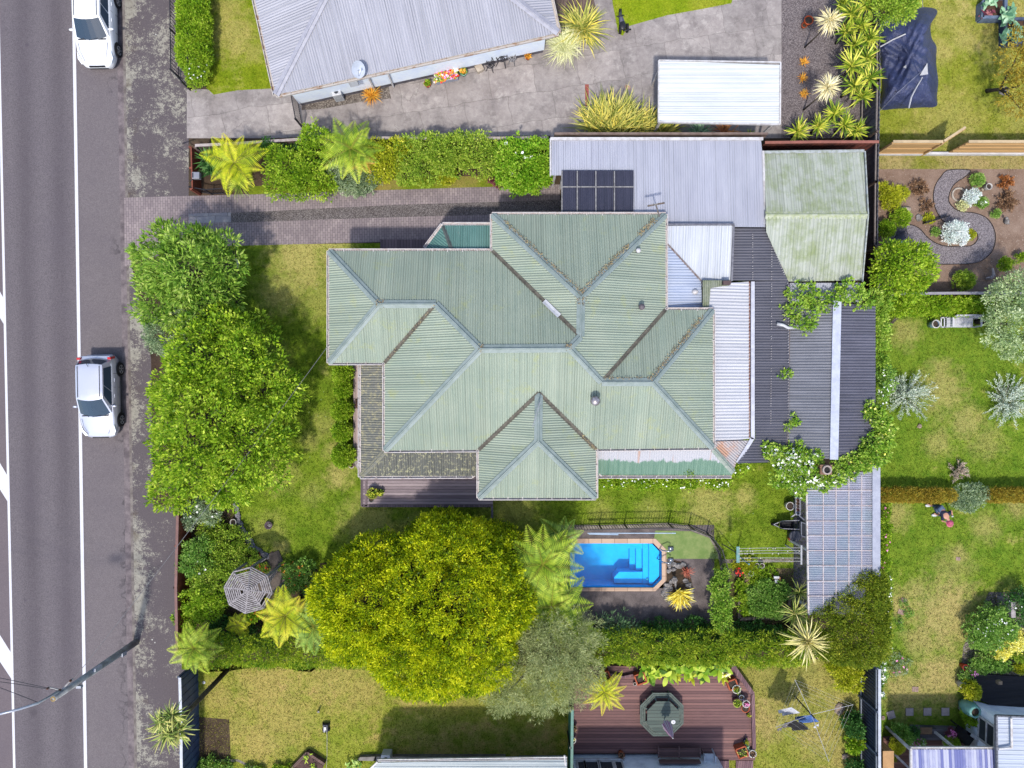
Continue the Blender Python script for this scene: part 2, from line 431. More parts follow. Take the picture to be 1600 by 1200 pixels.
def flowers(t, nm, mm, Cs, Ns, size, k=5):
    n = len(Cs); a0 = RNG.uniform(0, 6.28, n); up = nrmz(Ns * .5 + np.array([0, 0, .7]) + RNG.normal(size=(n, 3)) * .2)
    X = nrmz(np.cross(up, RNG.normal(size=(n, 3)))); Y = np.cross(up, X); Vs, Ts = [], []
    for j in range(k):
        a = a0 + 6.283 * j / k; D = X * np.cos(a)[:, None] + Y * np.sin(a)[:, None] + up * .25
        s = size * RNG.uniform(.7, 1.2, n)
        V, F, T = leaf_quads(Cs, nrmz(D), s, s * .75, RNG.uniform(size=n), .9); Vs.append(V); Ts.append(T)
    V = np.concatenate(Vs); np_build(nm, V, np.arange(len(V)).reshape(-1, 4), mm, t, np.concatenate(Ts))
def box_lobes(x0, y0, x1, y1, zt, r, step=None):
    """a clipped hedge as a row of lobes between two photograph points"""
    L = math.hypot(x1 - x0, y1 - y0); n = max(2, int(L / (step or r * 1.1)))
    return [(x0 + (x1 - x0) * i / (n - 1) + ru(-.1, .1) * r, y0 + (y1 - y0) * i / (n - 1) + ru(-.08, .08) * r,
             r * ru(.92, 1.08), zt * ru(.95, 1.05)) for i in range(n)]
def ribbons(base, az, el, L, W, bend, T, seg=3, twist=None):
    """strap leaves: base (n,3), azimuth, start elevation, length, width, downward bend"""
    n = len(az); p = base.copy(); rows = []; e = el.copy(); side = np.stack([-np.sin(az), np.cos(az), np.zeros(n)], 1)
    prof = [.75, 1.0, .75, .05] if seg == 3 else [.6, .95, 1.0, .7, .03]
    for i in range(seg + 1):
        w = (W * prof[i])[:, None] * .5; rows += [p - side * w, p + side * w]
        d = np.stack([np.cos(az) * np.cos(e), np.sin(az) * np.cos(e), np.sin(e)], 1)
        p = p + d * (L / seg)[:, None]; e = e - bend / seg
    V = np.stack(rows, 1); k = 2 * (seg + 1); idx = np.arange(n)[:, None] * k
    F = np.concatenate([np.stack([idx[:, 0] + 2 * i, idx[:, 0] + 2 * i + 1, idx[:, 0] + 2 * i + 3, idx[:, 0] + 2 * i + 2], 1) for i in range(seg)])
    return V.reshape(-1, 3), F, np.repeat(T, k)
def spiky(name, label, cat, px, py, z, R, m, n=60, w=.05, el=(.1, 1.3), bend=(.3, 1.0), group=None, trunk=0, spread=.05, az=(0, 6.283), seg=3, heads=None, base_px=None, bark=None):
    """a rosette of strap leaves (flax, yucca, cordyline) > trunk, leaves"""
    heads = heads or [(px, py, z, R)]
    b = P(heads[0][0], heads[0][1], heads[0][2]) if base_px is None else P(*base_px)
    t = thing(name, label, cat, (b.x, b.y, 0), group); Vs, Fs, Ts, off = [], [], [], 0; mb = MB()
    for hx, hy, hz, hr in heads:
        c = np.array(P(hx, hy, hz)); k = n
        a = RNG.uniform(az[0], az[1], k); q = RNG.uniform(size=k); e = el[0] + (el[1] - el[0]) * q
        V, F, T = ribbons(c + RNG.normal(size=(k, 3)) * np.array([spread, spread, .02]), a, e, hr * RNG.uniform(.75, 1.15, k), w * RNG.uniform(.7, 1.2, k),
                          bend[0] + (bend[1] - bend[0]) * RNG.uniform(size=k), RNG.uniform(size=k), seg)
        V[:, 2] = np.maximum(V[:, 2], .015 + RNG.uniform(0, .01, len(V)))
        Vs.append(V); Fs.append(F + off); Ts.append(T); off += len(V)
        if trunk:
            g = Vc((b.x, b.y, 0)); cc = Vector(c); f = g.lerp(Vector(np.array(P(*heads[0][:3]))), .85) if len(heads) > 1 else g.lerp(cc, .5) + Vc((.04, -.03, 0)); mb.tube([g, f, cc] if not len(mb.v) or len(heads) == 1 else [f, cc], [trunk * 1.15, trunk, trunk * .9] if not len(mb.v) or len(heads) == 1 else [trunk * .8, trunk * .7], 7)
    if trunk: mb.build("trunk", bark or BARK, t, smooth=True)
    np_build("leaves", np.concatenate(Vs), np.concatenate(Fs), m, t, np.concatenate(Ts)); return t
def fern(name, label, px, py, z, R, m, n=12, el=.55, bend=1.15, group=None, trunk=.11, ph=0, base_px=None, az=None, width=.36, jit=.12):
    """tree fern: arching fronds with pinnate leaflets > trunk, fronds"""
    c = np.array(P(px, py, z)); b = c if base_px is None else np.array(P(*base_px))
    t = thing(name, label, "tree fern", (b[0], b[1], 0), group)
    Vs, Ts = [], []; ang = az if az is not None else [ph + 6.283 * i / n + ru(-jit, jit) * 1.6 for i in range(n)] + [ru(0, 6.283) for _ in range(n // 2)]
    mb = MB()
    for ai, a in enumerate(ang):
        up = ai >= n and az is None; L = R * ru(.82, 1.12) * (.68 if up else 1); ns = 24; e = el * ru(.7, 1.25) + (.35 if up else 0); p = c.copy(); pts = []; tone = ru(.25, .75)
        bd = bend * ru(.85, 1.15); sw = ru(-.25, .25)
        for i in range(ns + 1):
            pts.append(p.copy()); aa = a + sw * i / ns
            p = p + np.array([math.cos(aa) * math.cos(e), math.sin(aa) * math.cos(e), math.sin(e)]) * L * 1.08 / ns; e -= bd / ns
        pts = np.array(pts); mb.tube(list(map(Vector, pts[::5])), [.018, .016, .013, .01, .006][:len(pts[::5])] + [.004] * max(0, len(pts[::5]) - 5), 4)
        i = np.arange(1, ns); s = i / ns; d = nrmz(pts[i + 1] - pts[i]); side = nrmz(np.cross(d, np.array([0, 0, 1.0])))
        pl = L * width * np.clip(np.minimum(.35 + s * 2.6, 1.45 * (1.04 - s)), .05, 1)
        for sg in (-1, 1):
            D = nrmz(side * sg + d * .42 + np.array([0, 0, -.12])); k = len(i)
            S = nrmz(np.cross(D, np.cross(d, side))) ; S = nrmz(d - D * (d * D).sum(1, keepdims=True)); W = (L / ns * .8)
            o = pts[i]; tip = o + D * pl[:, None] + np.array([0, 0, -.04]) * pl[:, None]
            V = np.stack([o - S * W * .35, o + D * pl[:, None] * .55 - S * W * .5, tip, o + D * pl[:, None] * .5 + S * W * .42], 1)
            Vs.append(V.reshape(-1, 3)); Ts.append(np.repeat(np.clip(tone + RNG.normal(size=k) * .14 + (s - .5) * .25, 0, 1), 4))
    V = np.concatenate(Vs); f = np_build("fronds", V, np.arange(len(V)).reshape(-1, 4), m, t, np.concatenate(Ts))
    mb.build("frond_stem", mat("frond_stem", A(176, 180, 60), A(150, 150, 50), 5), t)
    if trunk: MB().tube([Vc((b[0], b[1], -.03)), Vector(b * .5 + c * .5) if base_px else Vc((c[0], c[1], z * .5)), Vector(c)], [trunk * 1.3, trunk, trunk * .9], 8).build("trunk", mat("fern_trunk", A(70, 52, 40), A(45, 35, 28), 9, rough=.95, bump=.8), t)
    return t
FOL = dict(
 conifer=foliage("golden_conifer", [(44, 74, 8), (122, 146, 12), (182, 190, 20), (216, 212, 38)]),
 bright=foliage("bright_green_leaves", [(50, 86, 14), (106, 144, 24), (148, 174, 44), (186, 198, 80)]),
 mid=foliage("mid_green_leaves", [(54, 92, 32), (98, 140, 52), (138, 172, 78), (178, 196, 116)]),
 olive=foliage("olive_green_leaves", [(60, 90, 26), (116, 148, 40), (156, 178, 62), (190, 194, 96)]),
 grey=foliage("grey_green_leaves", [(70, 92, 66), (112, 134, 98), (156, 172, 132), (190, 200, 168)]),
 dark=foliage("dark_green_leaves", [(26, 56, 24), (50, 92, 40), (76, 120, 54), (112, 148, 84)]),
 silver=foliage("silver_leaves", [(110, 130, 110), (164, 178, 158), (204, 212, 196), (226, 230, 218)]),
 white=foliage("white_silver_leaves", [(150, 170, 165), (200, 214, 206), (228, 234, 228), (240, 244, 240)]),
 vine=foliage("vine_leaves", [(56, 98, 22), (108, 148, 42), (152, 178, 68), (190, 202, 108)]),
 hedge=foliage("hedge_leaves", [(50, 86, 18), (106, 138, 30), (154, 170, 44), (192, 194, 64)]),
 yellow=foliage("yellow_green_leaves", [(90, 112, 16), (140, 152, 26), (180, 182, 44), (208, 202, 86)]),
 autumn=foliage("bronze_leaves", [(92, 80, 24), (140, 118, 38), (164, 146, 52), (150, 152, 62)]),
 fern=foliage("fern_fronds", [(60, 92, 18), (108, 136, 30), (148, 168, 44), (182, 190, 72)], .3),
 ferny=foliage("yellow_fern_fronds", [(96, 122, 18), (154, 168, 26), (190, 192, 40), (204, 184, 58)], .35),
 ferng=foliage("green_fern_fronds", [(60, 92, 30), (104, 134, 46), (142, 164, 66), (172, 184, 94)], .3),
 flax=foliage("flax_leaves", [(86, 96, 34), (132, 138, 60), (176, 170, 92), (214, 196, 84)], .2),
 yucca=foliage("yucca_leaves", [(58, 86, 20), (104, 130, 34), (154, 166, 50), (204, 196, 88)], .2),
 straw=foliage("straw_leaves", [(150, 138, 92), (196, 184, 134), (222, 210, 166), (232, 224, 190)], .2),
 tussock=foliage("pale_tussock", [(150, 156, 96), (188, 190, 136), (208, 208, 158), (222, 220, 180)], .25),
 orange=foliage("orange_grass", [(150, 92, 20), (196, 128, 34), (214, 156, 50), (206, 176, 80)], .25),
 bronze=foliage("bronze_flax", [(96, 60, 40), (150, 96, 60), (186, 120, 76), (200, 150, 90)], .2),
 palm=foliage("palm_leaves", [(64, 86, 34), (110, 128, 54), (150, 156, 80), (188, 180, 112)], .2),
 purple=foliage("purple_leaves", [(50, 24, 34), (86, 40, 54), (120, 64, 74), (140, 90, 90)], .2),
 brown=foliage("dry_brown_leaves", [(70, 50, 38), (104, 78, 58), (130, 100, 76), (150, 124, 96)], .1),
 cabbage=foliage("blue_green_leaves", [(66, 106, 78), (100, 140, 106), (132, 166, 130), (164, 190, 158)], .2),
 wflower=foliage("white_petals", [(220, 222, 214), (236, 236, 230), (246, 246, 240), (250, 250, 246)], .2),
 rflower=foliage("red_petals", [(150, 20, 14), (196, 34, 22), (220, 52, 36), (228, 80, 60)], .2),
 pflower=foliage("pink_petals", [(170, 60, 120), (206, 96, 160), (226, 140, 186), (236, 180, 206)], .2),
 oflower=foliage("orange_petals", [(190, 90, 20), (216, 130, 40), (226, 160, 60), (230, 190, 90)], .2),
 yflower=foliage("yellow_petals", [(200, 190, 60), (224, 214, 90), (236, 228, 140), (240, 236, 180)], .2),
)
# ================================================ the setting: ground, road, footpath, lawns, paving
def lawn_mat(name, g1, g2, dry, spots=(), dryness=.0, daisies=.5, shift=0):
    t = NT(name); p = t.mapping(t.pos(), loc=(shift, shift * .7, 0)); pw = t.pos()
    n1 = t.noise(p, .32, 4, .6); n2 = t.noise(p, 1.7, 6, .65); n3 = t.noise(p, 9, 5, .7); n4 = t.noise(t.mapping(p, scale=(1, .55, 1)), 34, 3, .7)
    col = t.mix(t.ramp(t.math('ADD', t.math('MULTIPLY', n2, .6), t.math('MULTIPLY', n3, .4)), .36, .64), g1, g2)
    d = t.ramp(t.math('ADD', t.math('MULTIPLY', n1, .55), t.math('MULTIPLY', n2, .5)), .60 - dryness, .74 - dryness)
    wob = t.math('MULTIPLY', t.math('SUBTRACT', t.noise(p, 2.2, 6, .7), .5), 2.6)
    for (sx, sy, r, k) in spots:
        c = P(sx, sy); n = t.node("ShaderNodeVectorMath", operation='DISTANCE'); t.l.new(pw, n.inputs[0]); n.inputs[1].default_value = (c.x, c.y, 0)
        f = t.ramp(t.math('ADD', t.math('DIVIDE', n.outputs["Value"], r * MPP), wob), .4, 1.35, k, 0)
        d = t.math('MAXIMUM', d, f)
    d = t.math('MULTIPLY', d, t.ramp(n3, .28, .62, .65, 1.05)); col = t.mix(d, col, dry)
    col = t.mix(t.ramp(t.noise(t.mapping(p, loc=(40, 3, 0)), .7, 6, .7), .45, .68, 0, .45), col, t.mix(1.0, col, (.66, .86, .64, 1), 'MULTIPLY'))
    col = t.mix(t.ramp(t.noise(t.mapping(p, scale=(1, .6, 1)), 11, 4, .8), .38, .60), t.mix(1.0, col, (.84, .87, .80, 1), 'MULTIPLY'), col)
    col = t.mix(t.ramp(n4, .34, .64), t.mix(1.0, col, (.68, .72, .64, 1), 'MULTIPLY'), t.mix(1.0, col, (1.2, 1.2, 1.12, 1), 'MULTIPLY'))
    if daisies:
        v = t.voro(p, 5.5); ok = t.math('MULTIPLY', t.ramp(v, .055, .075, 1, 0), t.ramp(t.noise(t.mapping(p, loc=(9, 4, 0)), .55, 3), .53, .63))
        col = t.mix(t.math('MULTIPLY', ok, daisies), col, (.62, .64, .55, 1))
    t.bump(t.math('ADD', n4, t.math('MULTIPLY', n3, .6)), .55, .05)
    return t.done(col, .95, 0, .1)
def grass(poly, m, dens=150):
    """short blades over a lawn, coloured by the lawn they grow in"""
    q = np.array([(min(max(x, -20), 1620), min(max(y, -20), 1220)) for x, y in poly], float); lo, hi = q.min(0), q.max(0)
    n = int((hi - lo).prod() * MPP ** 2 * dens); p = lo + RNG.uniform(size=(n, 2)) * (hi - lo); ins = np.zeros(n, bool); k = len(q)
    for i in range(k):
        a, b = q[i], q[(i + 1) % k]
        if a[1] != b[1]: ins ^= ((a[1] > p[:, 1]) != (b[1] > p[:, 1])) & (p[:, 0] < (b[0] - a[0]) * (p[:, 1] - a[1]) / (b[1] - a[1]) + a[0])
    p = p[ins]; C = np.stack([(p[:, 0] - 800) * MPP, (600 - p[:, 1]) * MPP, np.full(len(p), .004)], 1); C = np.repeat(C, 3, 0) + RNG.normal(size=(len(p) * 3, 3)) * np.array([.03, .03, 0])
    D = nrmz(RNG.normal(size=C.shape) * np.array([1, 1, .1]) + np.array([0, 0, .75])); Vv, F, T = leaf_quads(C, D, RNG.uniform(.03, .075, len(C)), .026, np.zeros(len(C)), .2)
    tag(np_build("grass", Vv, F, m, None, T), "short blades of lawn grass", "grass", None, "stuff")
def asphalt_road():
    t = NT("road_asphalt"); p = t.pos(); x = t.sep(p); q = t.math('ADD', x[0], t.math('MULTIPLY', x[1], .0165))
    g = t.noise(p, 26, 3, .8); b = t.noise(t.mapping(p, scale=(1, .18, 1)), .9, 5); m = t.noise(p, .5, 4)
    col = t.mix(t.ramp(g, .3, .72), A(94, 86, 92, 2.5), A(152, 144, 148, 2.5))
    for c in (-22.75, -21.15):
        w = t.math('ABSOLUTE', t.math('SUBTRACT', q, c))
        f = t.math('MULTIPLY', t.ramp(w, .12, .62, .55, 0), t.ramp(b, .25, .7, .55, 1)); col = t.mix(f, col, A(92, 84, 91, 2.5))
    sh = t.ramp(q, -20.3, -20.15); col = t.mix(t.math('MULTIPLY', sh, .55), col, t.mix(t.ramp(g, .3, .72), A(116, 107, 110, 2.4), A(156, 146, 146, 2.4)))
    far = t.ramp(q, -23.8, -23.7, .5, 0); col = t.mix(far, col, A(122, 108, 112))
    col = t.mix(t.ramp(m, .45, .7, 0, .22), col, A(98, 90, 100))
    wl_ = t.math('MULTIPLY', t.ramp(t.voro(t.mapping(p, loc=(3, 3, 0)), .55), .035, .06, .6, 0), 1.0); col = t.mix(wl_, col, A(88, 80, 90))
    oil = t.ramp(t.math('ADD', t.voro(p, .23), t.math('MULTIPLY', t.noise(p, 6, 3), .05)), .055, .085, .35, 0); col = t.mix(oil, col, A(64, 58, 66))
    cr = t.voro(t.vmath('ADD', t.mapping(p, scale=(1, .35, 1)), t.noisec(p, 1.4)), .22, 'DISTANCE_TO_EDGE'); edge = t.ramp(q, -18.9, -18.2)
    col = t.mix(t.math('MULTIPLY', t.ramp(cr, .003, .012, .7, 0), edge), col, A(60, 55, 60))
    t.bump(g, .25, .01); return t.done(col, .88, 0, .25)
def asphalt_path():
    t = NT("footpath_asphalt"); p = t.pos(); x = t.sep(p); q = t.math('ADD', x[0], t.math('MULTIPLY', x[1], .016))
    a = t.noise(p, .6, 4, .6); b = t.noise(t.mapping(p, loc=(5, 2, 0)), 4.6, 9, .8); f = t.noise(p, 17, 5, .8)
    s = t.math('ADD', t.math('ADD', t.math('MULTIPLY', a, .5), t.math('MULTIPLY', b, .5)), t.math('MULTIPLY', t.math('SUBTRACT', f, .5), .42))
    kerbside = t.ramp(q, -18.1, -16.9, .085, -.005); up = t.ramp(x[1], 6, 14, -.01, .03)
    s = t.math('ADD', t.math('ADD', s, kerbside), up)
    col = t.mix(t.ramp(f, .3, .7), A(96, 88, 92, 2.3), A(120, 111, 114, 2.3))
    col = t.mix(t.ramp(s, .535, .575), col, t.mix(t.ramp(b, .3, .7), A(140, 135, 126), A(182, 178, 164)))
    dirt = t.math('MULTIPLY', t.ramp(t.noise(p, 1.1, 6), .55, .68), t.ramp(q, -17.9, -17.0, .8, 0)); col = t.mix(dirt, col, A(98, 86, 74))
    v = t.voro(p, 2.1); col = t.mix(t.math('MULTIPLY', t.ramp(v, .06, .085, .9, 0), t.ramp(t.noise(p, .8, 2), .5, .6)), col, A(206, 206, 200))
    t.bump(f, .3, .01); return t.done(col, .92, 0, .2)
def concrete(name, c, c2, ang=0, slab=(2.6, 1.7), crack=True, dark=.35, joint=.6):
    t = NT(name); p = t.pos(); pr = t.mapping(p, rot=(0, 0, -math.radians(ang)))
    n = t.noise(p, .6, 7, .65); n2 = t.noise(p, 5, 7, .7); n3 = t.noise(p, 40, 3)
    col = t.mix(t.ramp(t.math('ADD', t.math('MULTIPLY', n, .5), t.math('MULTIPLY', n2, .5)), .36, .62), c2, c)
    col = t.mix(t.ramp(t.noise(t.mapping(p, loc=(7, 1, 0)), 1.2, 8, .75), .47, .68, 0, dark), col, (c2[0] * .42, c2[1] * .42, c2[2] * .44, 1))
    col = t.mix(t.ramp(t.noise(t.mapping(p, loc=(17, 1, 0)), 2.1, 9, .75), .53, .64, 0, .6), col, A(226, 218, 212))
    col = t.mix(t.ramp(t.noise(t.mapping(p, loc=(2, 21, 0)), .45, 8, .7), .5, .64, 0, dark * .6), col, A(150, 138, 134))
    br = t.node("ShaderNodeTexBrick"); t.l.new(t.vmath('ADD', pr, t.vmath('MULTIPLY', t.noisec(p, 1.2), (.32, .32, 0))), br.inputs["Vector"]); br.offset = .37
    br.inputs["Scale"].default_value = 1; br.inputs["Brick Width"].default_value = slab[0]; br.inputs["Row Height"].default_value = slab[1]
    br.inputs["Mortar Size"].default_value = .018; br.inputs["Mortar Smooth"].default_value = .5; br.inputs["Color1"].default_value = (1, 1, 1, 1); br.inputs["Color2"].default_value = (.74, .74, .75, 1)
    col = t.mix(1.0, col, t.mix(br.outputs["Fac"], br.outputs["Color"], (1, 1, 1, 1)), 'MULTIPLY')
    col = t.mix(t.math('MULTIPLY', br.outputs["Fac"], joint), col, (.07, .062, .058, 1))
    if crack:
        cr = t.voro(t.vmath('ADD', p, t.vmath('MULTIPLY', t.noisec(p, .9, 6), (1.3, 1.3, 0))), .42, 'DISTANCE_TO_EDGE')
        col = t.mix(t.ramp(cr, .0006, .0030, .6, 0), col, (.09, .08, .075, 1))
    col = t.mix(t.ramp(n3, .35, .7), t.mix(1.0, col, (.84, .84, .84, 1), 'MULTIPLY'), col)
    t.bump(n2, .15, .02); return t.done(col, .9, 0, .2)
def pavers(name, c, c2, ang=0):
    t = NT(name); p = t.mapping(t.pos(), rot=(0, 0, -math.radians(ang))); br = t.node("ShaderNodeTexBrick"); t.l.new(t.mapping(p, rot=(0, 0, math.pi / 2)), br.inputs["Vector"])
    br.inputs["Scale"].default_value = 1; br.inputs["Brick Width"].default_value = .23; br.inputs["Row Height"].default_value = .115; br.inputs["Mortar Size"].default_value = .007
    br.inputs["Color1"].default_value = c; br.inputs["Color2"].default_value = c2; br.inputs["Mortar"].default_value = (c2[0] * .4, c2[1] * .4, c2[2] * .4, 1); br.inputs["Bias"].default_value = 0
    n = t.noise(t.pos(), .9, 6); col = t.mix(t.ramp(n, .42, .68, 0, .55), br.outputs["Color"], (c2[0] * .6, c2[1] * .6, c2[2] * .62, 1))
    col = t.mix(t.ramp(t.noise(t.pos(), 5, 5), .55, .75, 0, .3), col, A(176, 166, 164)); t.bump(t.math('SUBTRACT', 1, br.outputs["Fac"]), .4, .01)
    return t.done(col, .88, 0, .2)
def gravel(name, c, c2, scale=22, dark=.3):
    t = NT(name); p = t.pos(); v = t.voro(p, scale, 'F1', "Color"); d = t.voro(p, scale); x = t.sep(v)
    col = t.mix(x[0], c, c2); col = t.mix(t.ramp(d, .35, .75, 0, .7), col, (c2[0] * .35, c2[1] * .35, c2[2] * .35, 1))
    n = t.noise(p, .8, 6); col = t.mix(t.ramp(n, .45, .7, 0, dark), col, (c2[0] * .6, c2[1] * .55, c2[2] * .5, 1))
    t.bump(t.math('SUBTRACT', 1, d), .7, .02); return t.done(col, .92, 0, .2)
def soil(name, c, c2, c3=None, scale=1.2):
    t = NT(name); p = t.pos(); n = t.noise(p, scale, 8, .7); f = t.noise(p, 24, 4, .75)
    col = t.mix(t.ramp(n, .36, .64), c, c2); col = t.mix(t.ramp(f, .34, .7), t.mix(1, col, (.6, .58, .56, 1), 'MULTIPLY'), col)
    if c3: col = t.mix(t.math('MULTIPLY', t.ramp(t.voro(p, 8), .12, .2, .8, 0), t.ramp(t.noise(p, 1, 2), .45, .6)), col, c3)
    t.bump(f, .6, .04); return t.done(col, .95, 0, .1)

DRY = A(200, 184, 112)
def lawn(m, poly, z): sheet("lawn", m, poly, z); grass(poly, m)
POOL = (890, 846, 1037, 919)
def holed(name, m, z, x0, y0, x1, y1, skew=None):
    """one big sheet with the swimming pool's opening left free"""
    mb = MB(); a, b, c, d = POOL
    for r in ((x0, y0, x1, b), (x0, d, x1, y1), (x0, b, a, d), (c, b, x1, d)):
        mb.poly([Vc((v.x, v.y, z)) for v in G2([(r[0], r[3]), (r[2], r[3]), (r[2], r[1]), (r[0], r[1])])])
    return tag(mb.build(name, m), kind="structure")
holed("terrain", soil("far_soil", A(110, 112, 70), A(90, 92, 56)), -.17, -4200, -4400, 5800, 5600)
KX = lambda y: 191 + .016 * y            # the kerb line, photograph pixels
def kstrip(name, m, a, b, z, y0=-3000, y1=4200):
    return tag(MB().poly(G2([(KX(y1) + a, y1), (KX(y1) + b, y1), (KX(y0) + b, y0), (KX(y0) + a, y0)], z)).build(name, m), kind="structure")
kstrip("road", asphalt_road(), -560, -6, -.13)
kstrip("gutter_channel", mat("channel_concrete", A(150, 138, 140), A(112, 102, 106), 2.5, rough=.9, grain=.2), -9, 0, -.125)
kb = MB(); kb.prism([P(KX(4200), 4200), P(KX(4200) + 4, 4200), P(KX(-3000) + 4, -3000), P(KX(-3000), -3000)], -.2, .0015)
tag(kb.build("kerb", mat("kerb_concrete", A(170, 160, 154, 2.4), A(128, 118, 114, 2.4), 3, rough=.9, grain=.2)), kind="structure")
WP = NT("road_paint"); _p = WP.pos()
PAINT = WP.done(WP.mix(WP.ramp(WP.noise(_p, 22, 6, .8), .56, .68), A(232, 232, 238, 2.0), A(170, 166, 172)), .7)
def line(px0, slope, w, y0=-2000, y1=3000):
    f = lambda y: px0 + slope * y
    return MB().poly(G2([(f(y1), y1), (f(y1) + w, y1), (f(y0) + w, y0), (f(y0), y0)], -.126)).build("road_marking", PAINT)
for a in ((112.3, .0158, 5), (-5.0, .0212, 3.8)): tag(line(*a), kind="structure")
for k in range(-3, 6):
    y = 452 + k * 277
    ch = MB().poly(G2([(.0212 * y - 4, y + 54), (-100, y - 122), (-100, y - 174), (.0212 * y - 4, y + 14)], -.1265))
    tag(ch.build("road_marking", PAINT), kind="structure")
holed("ground", soil("yard_soil", A(112, 98, 82), A(82, 70, 56)), -.008, 214, -1400, 3200, 2600)
fp = MB().poly([Vc((v.x, v.y, 0)) for v in G2([(KX(2600) + 4, 2600), (296, 2600), (294, -1400), (KX(-1400) + 4, -1400)])])
tag(fp.build("footpath", asphalt_path()), kind="structure")
PAVE = pavers("driveway_pavers", A(172, 158, 158), A(150, 137, 140), 1)
cross = [(194, 309), (296, 306), (296, 386), (225, 404), (206, 410), (198, 416), (195, 416)]
sheet("driveway_crossing", PAVE, cross, .004)
sheet("driveway", PAVE, [(296, 306), (875, 288), (875, 380), (600, 378), (296, 386)], .0042)
sheet("driveway_gravel", gravel("drive_gravel", A(160, 152, 150), A(104, 96, 96), 26), [(360, 333), (600, 321), (878, 312), (878, 332), (600, 340), (360, 348)], .0082)
sheet("driveway_slab", concrete("drive_slab", A(196, 192, 196), A(170, 166, 172), 0, (.86, 2), False, .1), [(295, 334), (361, 332), (361, 347), (295, 349)], .0086)
CONC = concrete("yard_concrete", A(212, 203, 198), A(176, 166, 164), 9, (2.1, 1.35), dark=.6, joint=.5)
sheet("concrete_yard", CONC, [(292, 216), (292, 140), (430, 138), (420, -300), (1223, -300), (1223, 216)], .004)
lawn(lawn_mat("lawn_top_left", A(124, 146, 22), A(164, 174, 46), DRY, [(365, 55, 40, .9), (355, 15, 26, .8), (395, 80, 20, .6)], .04, .2), [(300, -300), (430, -300), (432, 138), (372, 141), (334, 148), (322, 137), (318, 0)], .008)
lawn(lawn_mat("lawn_top_middle", A(138, 160, 18), A(172, 186, 46), A(190, 180, 76), [(1100, 12, 30, .4)], .0, .15, 3), [(955, -300), (1200, -300), (1143, 5), (1098, 14), (1042, 24), (982, 41), (973, 56), (966, 52), (957, 4)], .008)
PEB = gravel("pebbles", A(176, 166, 156), A(116, 106, 100), 17, .4)
sheet("pebble_bed", PEB, [(471, 172), (473, 160), (560, 138), (606, 128), (611, 154), (560, 160), (505, 170)], .008)
GRAV = gravel("grey_gravel", A(162, 152, 152), A(118, 108, 110), 24, .3)
sheet("gravel_yard", GRAV, [(1221, 216), (1221, -300), (1364, -300), (1364, 216)], .009)
lawn(lawn_mat("lawn_tent", A(142, 152, 44), A(182, 182, 76), A(212, 192, 124), [(1480, 30, 30, .6), (1505, 60, 24, .7), (1470, 80, 22, .7), (1560, 60, 40, .5), (1590, 18, 30, .8), (1600, 180, 40, .5), (1482, 196, 60, .5), (1585, 105, 24, .3)], .07, .2, 8), [(1366, -300), (2600, -300), (2600, 238), (1366, 238)], .002)
lawn(lawn_mat("lawn_strip", A(136, 140, 50), A(174, 168, 82), A(204, 176, 134), [(1400, 258, 30, .8), (1510, 260, 50, .8), (1580, 258, 40, .7)], .08, .1, 5), [(1366, 238), (2600, 238), (2600, 264), (1366, 264)], .0022)
sheet("garden_bed", soil("mulch", A(184, 160, 144), A(150, 124, 108), A(212, 196, 182), 1.0), [(1366, 264), (2600, 264), (2600, 462), (1366, 462)], .0024)
pl = [(1482, 266), (1515, 266), (1508, 276), (1492, 287), (1484, 300), (1482, 314), (1490, 325), (1502, 331), (1522, 333), (1540, 340), (1551, 354), (1555, 372), (1551, 390), (1541, 402), (1524, 411), (1490, 413), (1462, 412), (1440, 402), (1412, 396), (1394, 388), (1385, 372), (1388, 362), (1400, 353), (1420, 351), (1436, 357), (1448, 370), (1462, 380), (1480, 385), (1500, 385), (1517, 384), (1526, 376), (1527, 367), (1521, 360), (1510, 358), (1496, 356), (1484, 352), (1472, 344), (1464, 332), (1459, 318), (1458, 302), (1462, 288), (1470, 276)]
sp = smooth_poly(pl, 5)
sheet("garden_path", gravel("path_gravel", A(172, 164, 168), A(134, 126, 132), 24, .12), sp, .0064)
em = MB()
for i in range(len(sp)):
    a, b = P(*sp[i]), P(*sp[(i + 1) % len(sp)]); em.beam(a + Vc((0, 0, .02)), b + Vc((0, 0, .02)), .02, .05)
tag(em.build("path_edging", mat("edging_black", A(52, 46, 46), rough=.8)), kind="structure")
LR = [(1480, 960, 60, .9), (1470, 1060, 46, .9), (1440, 1000, 30, .7), (1415, 1082, 40, .8), (1445, 1075, 26, .8), (1432, 925, 20, .7), (1575, 930, 24, .3), (1408, 945, 24, .8), (1400, 805, 24, .6), (1540, 825, 24, .5), (1490, 890, 36, .4), (1497, 868, 16, .6), (1510, 660, 30, .6), (1540, 690, 30, .4), (1470, 610, 40, .6), (1466, 690, 24, .5), (1415, 520, 24, .6), (1470, 575, 18, .5), (1585, 790, 20, .6)]
LGA, LGB = A(98, 134, 34), A(150, 170, 58)
lawn(lawn_mat("lawn_right", LGA, LGB, A(214, 190, 130), LR, .0, .12, 21), [(1366, 462), (2600, 462), (2600, 2600), (1366, 2600)], .002)
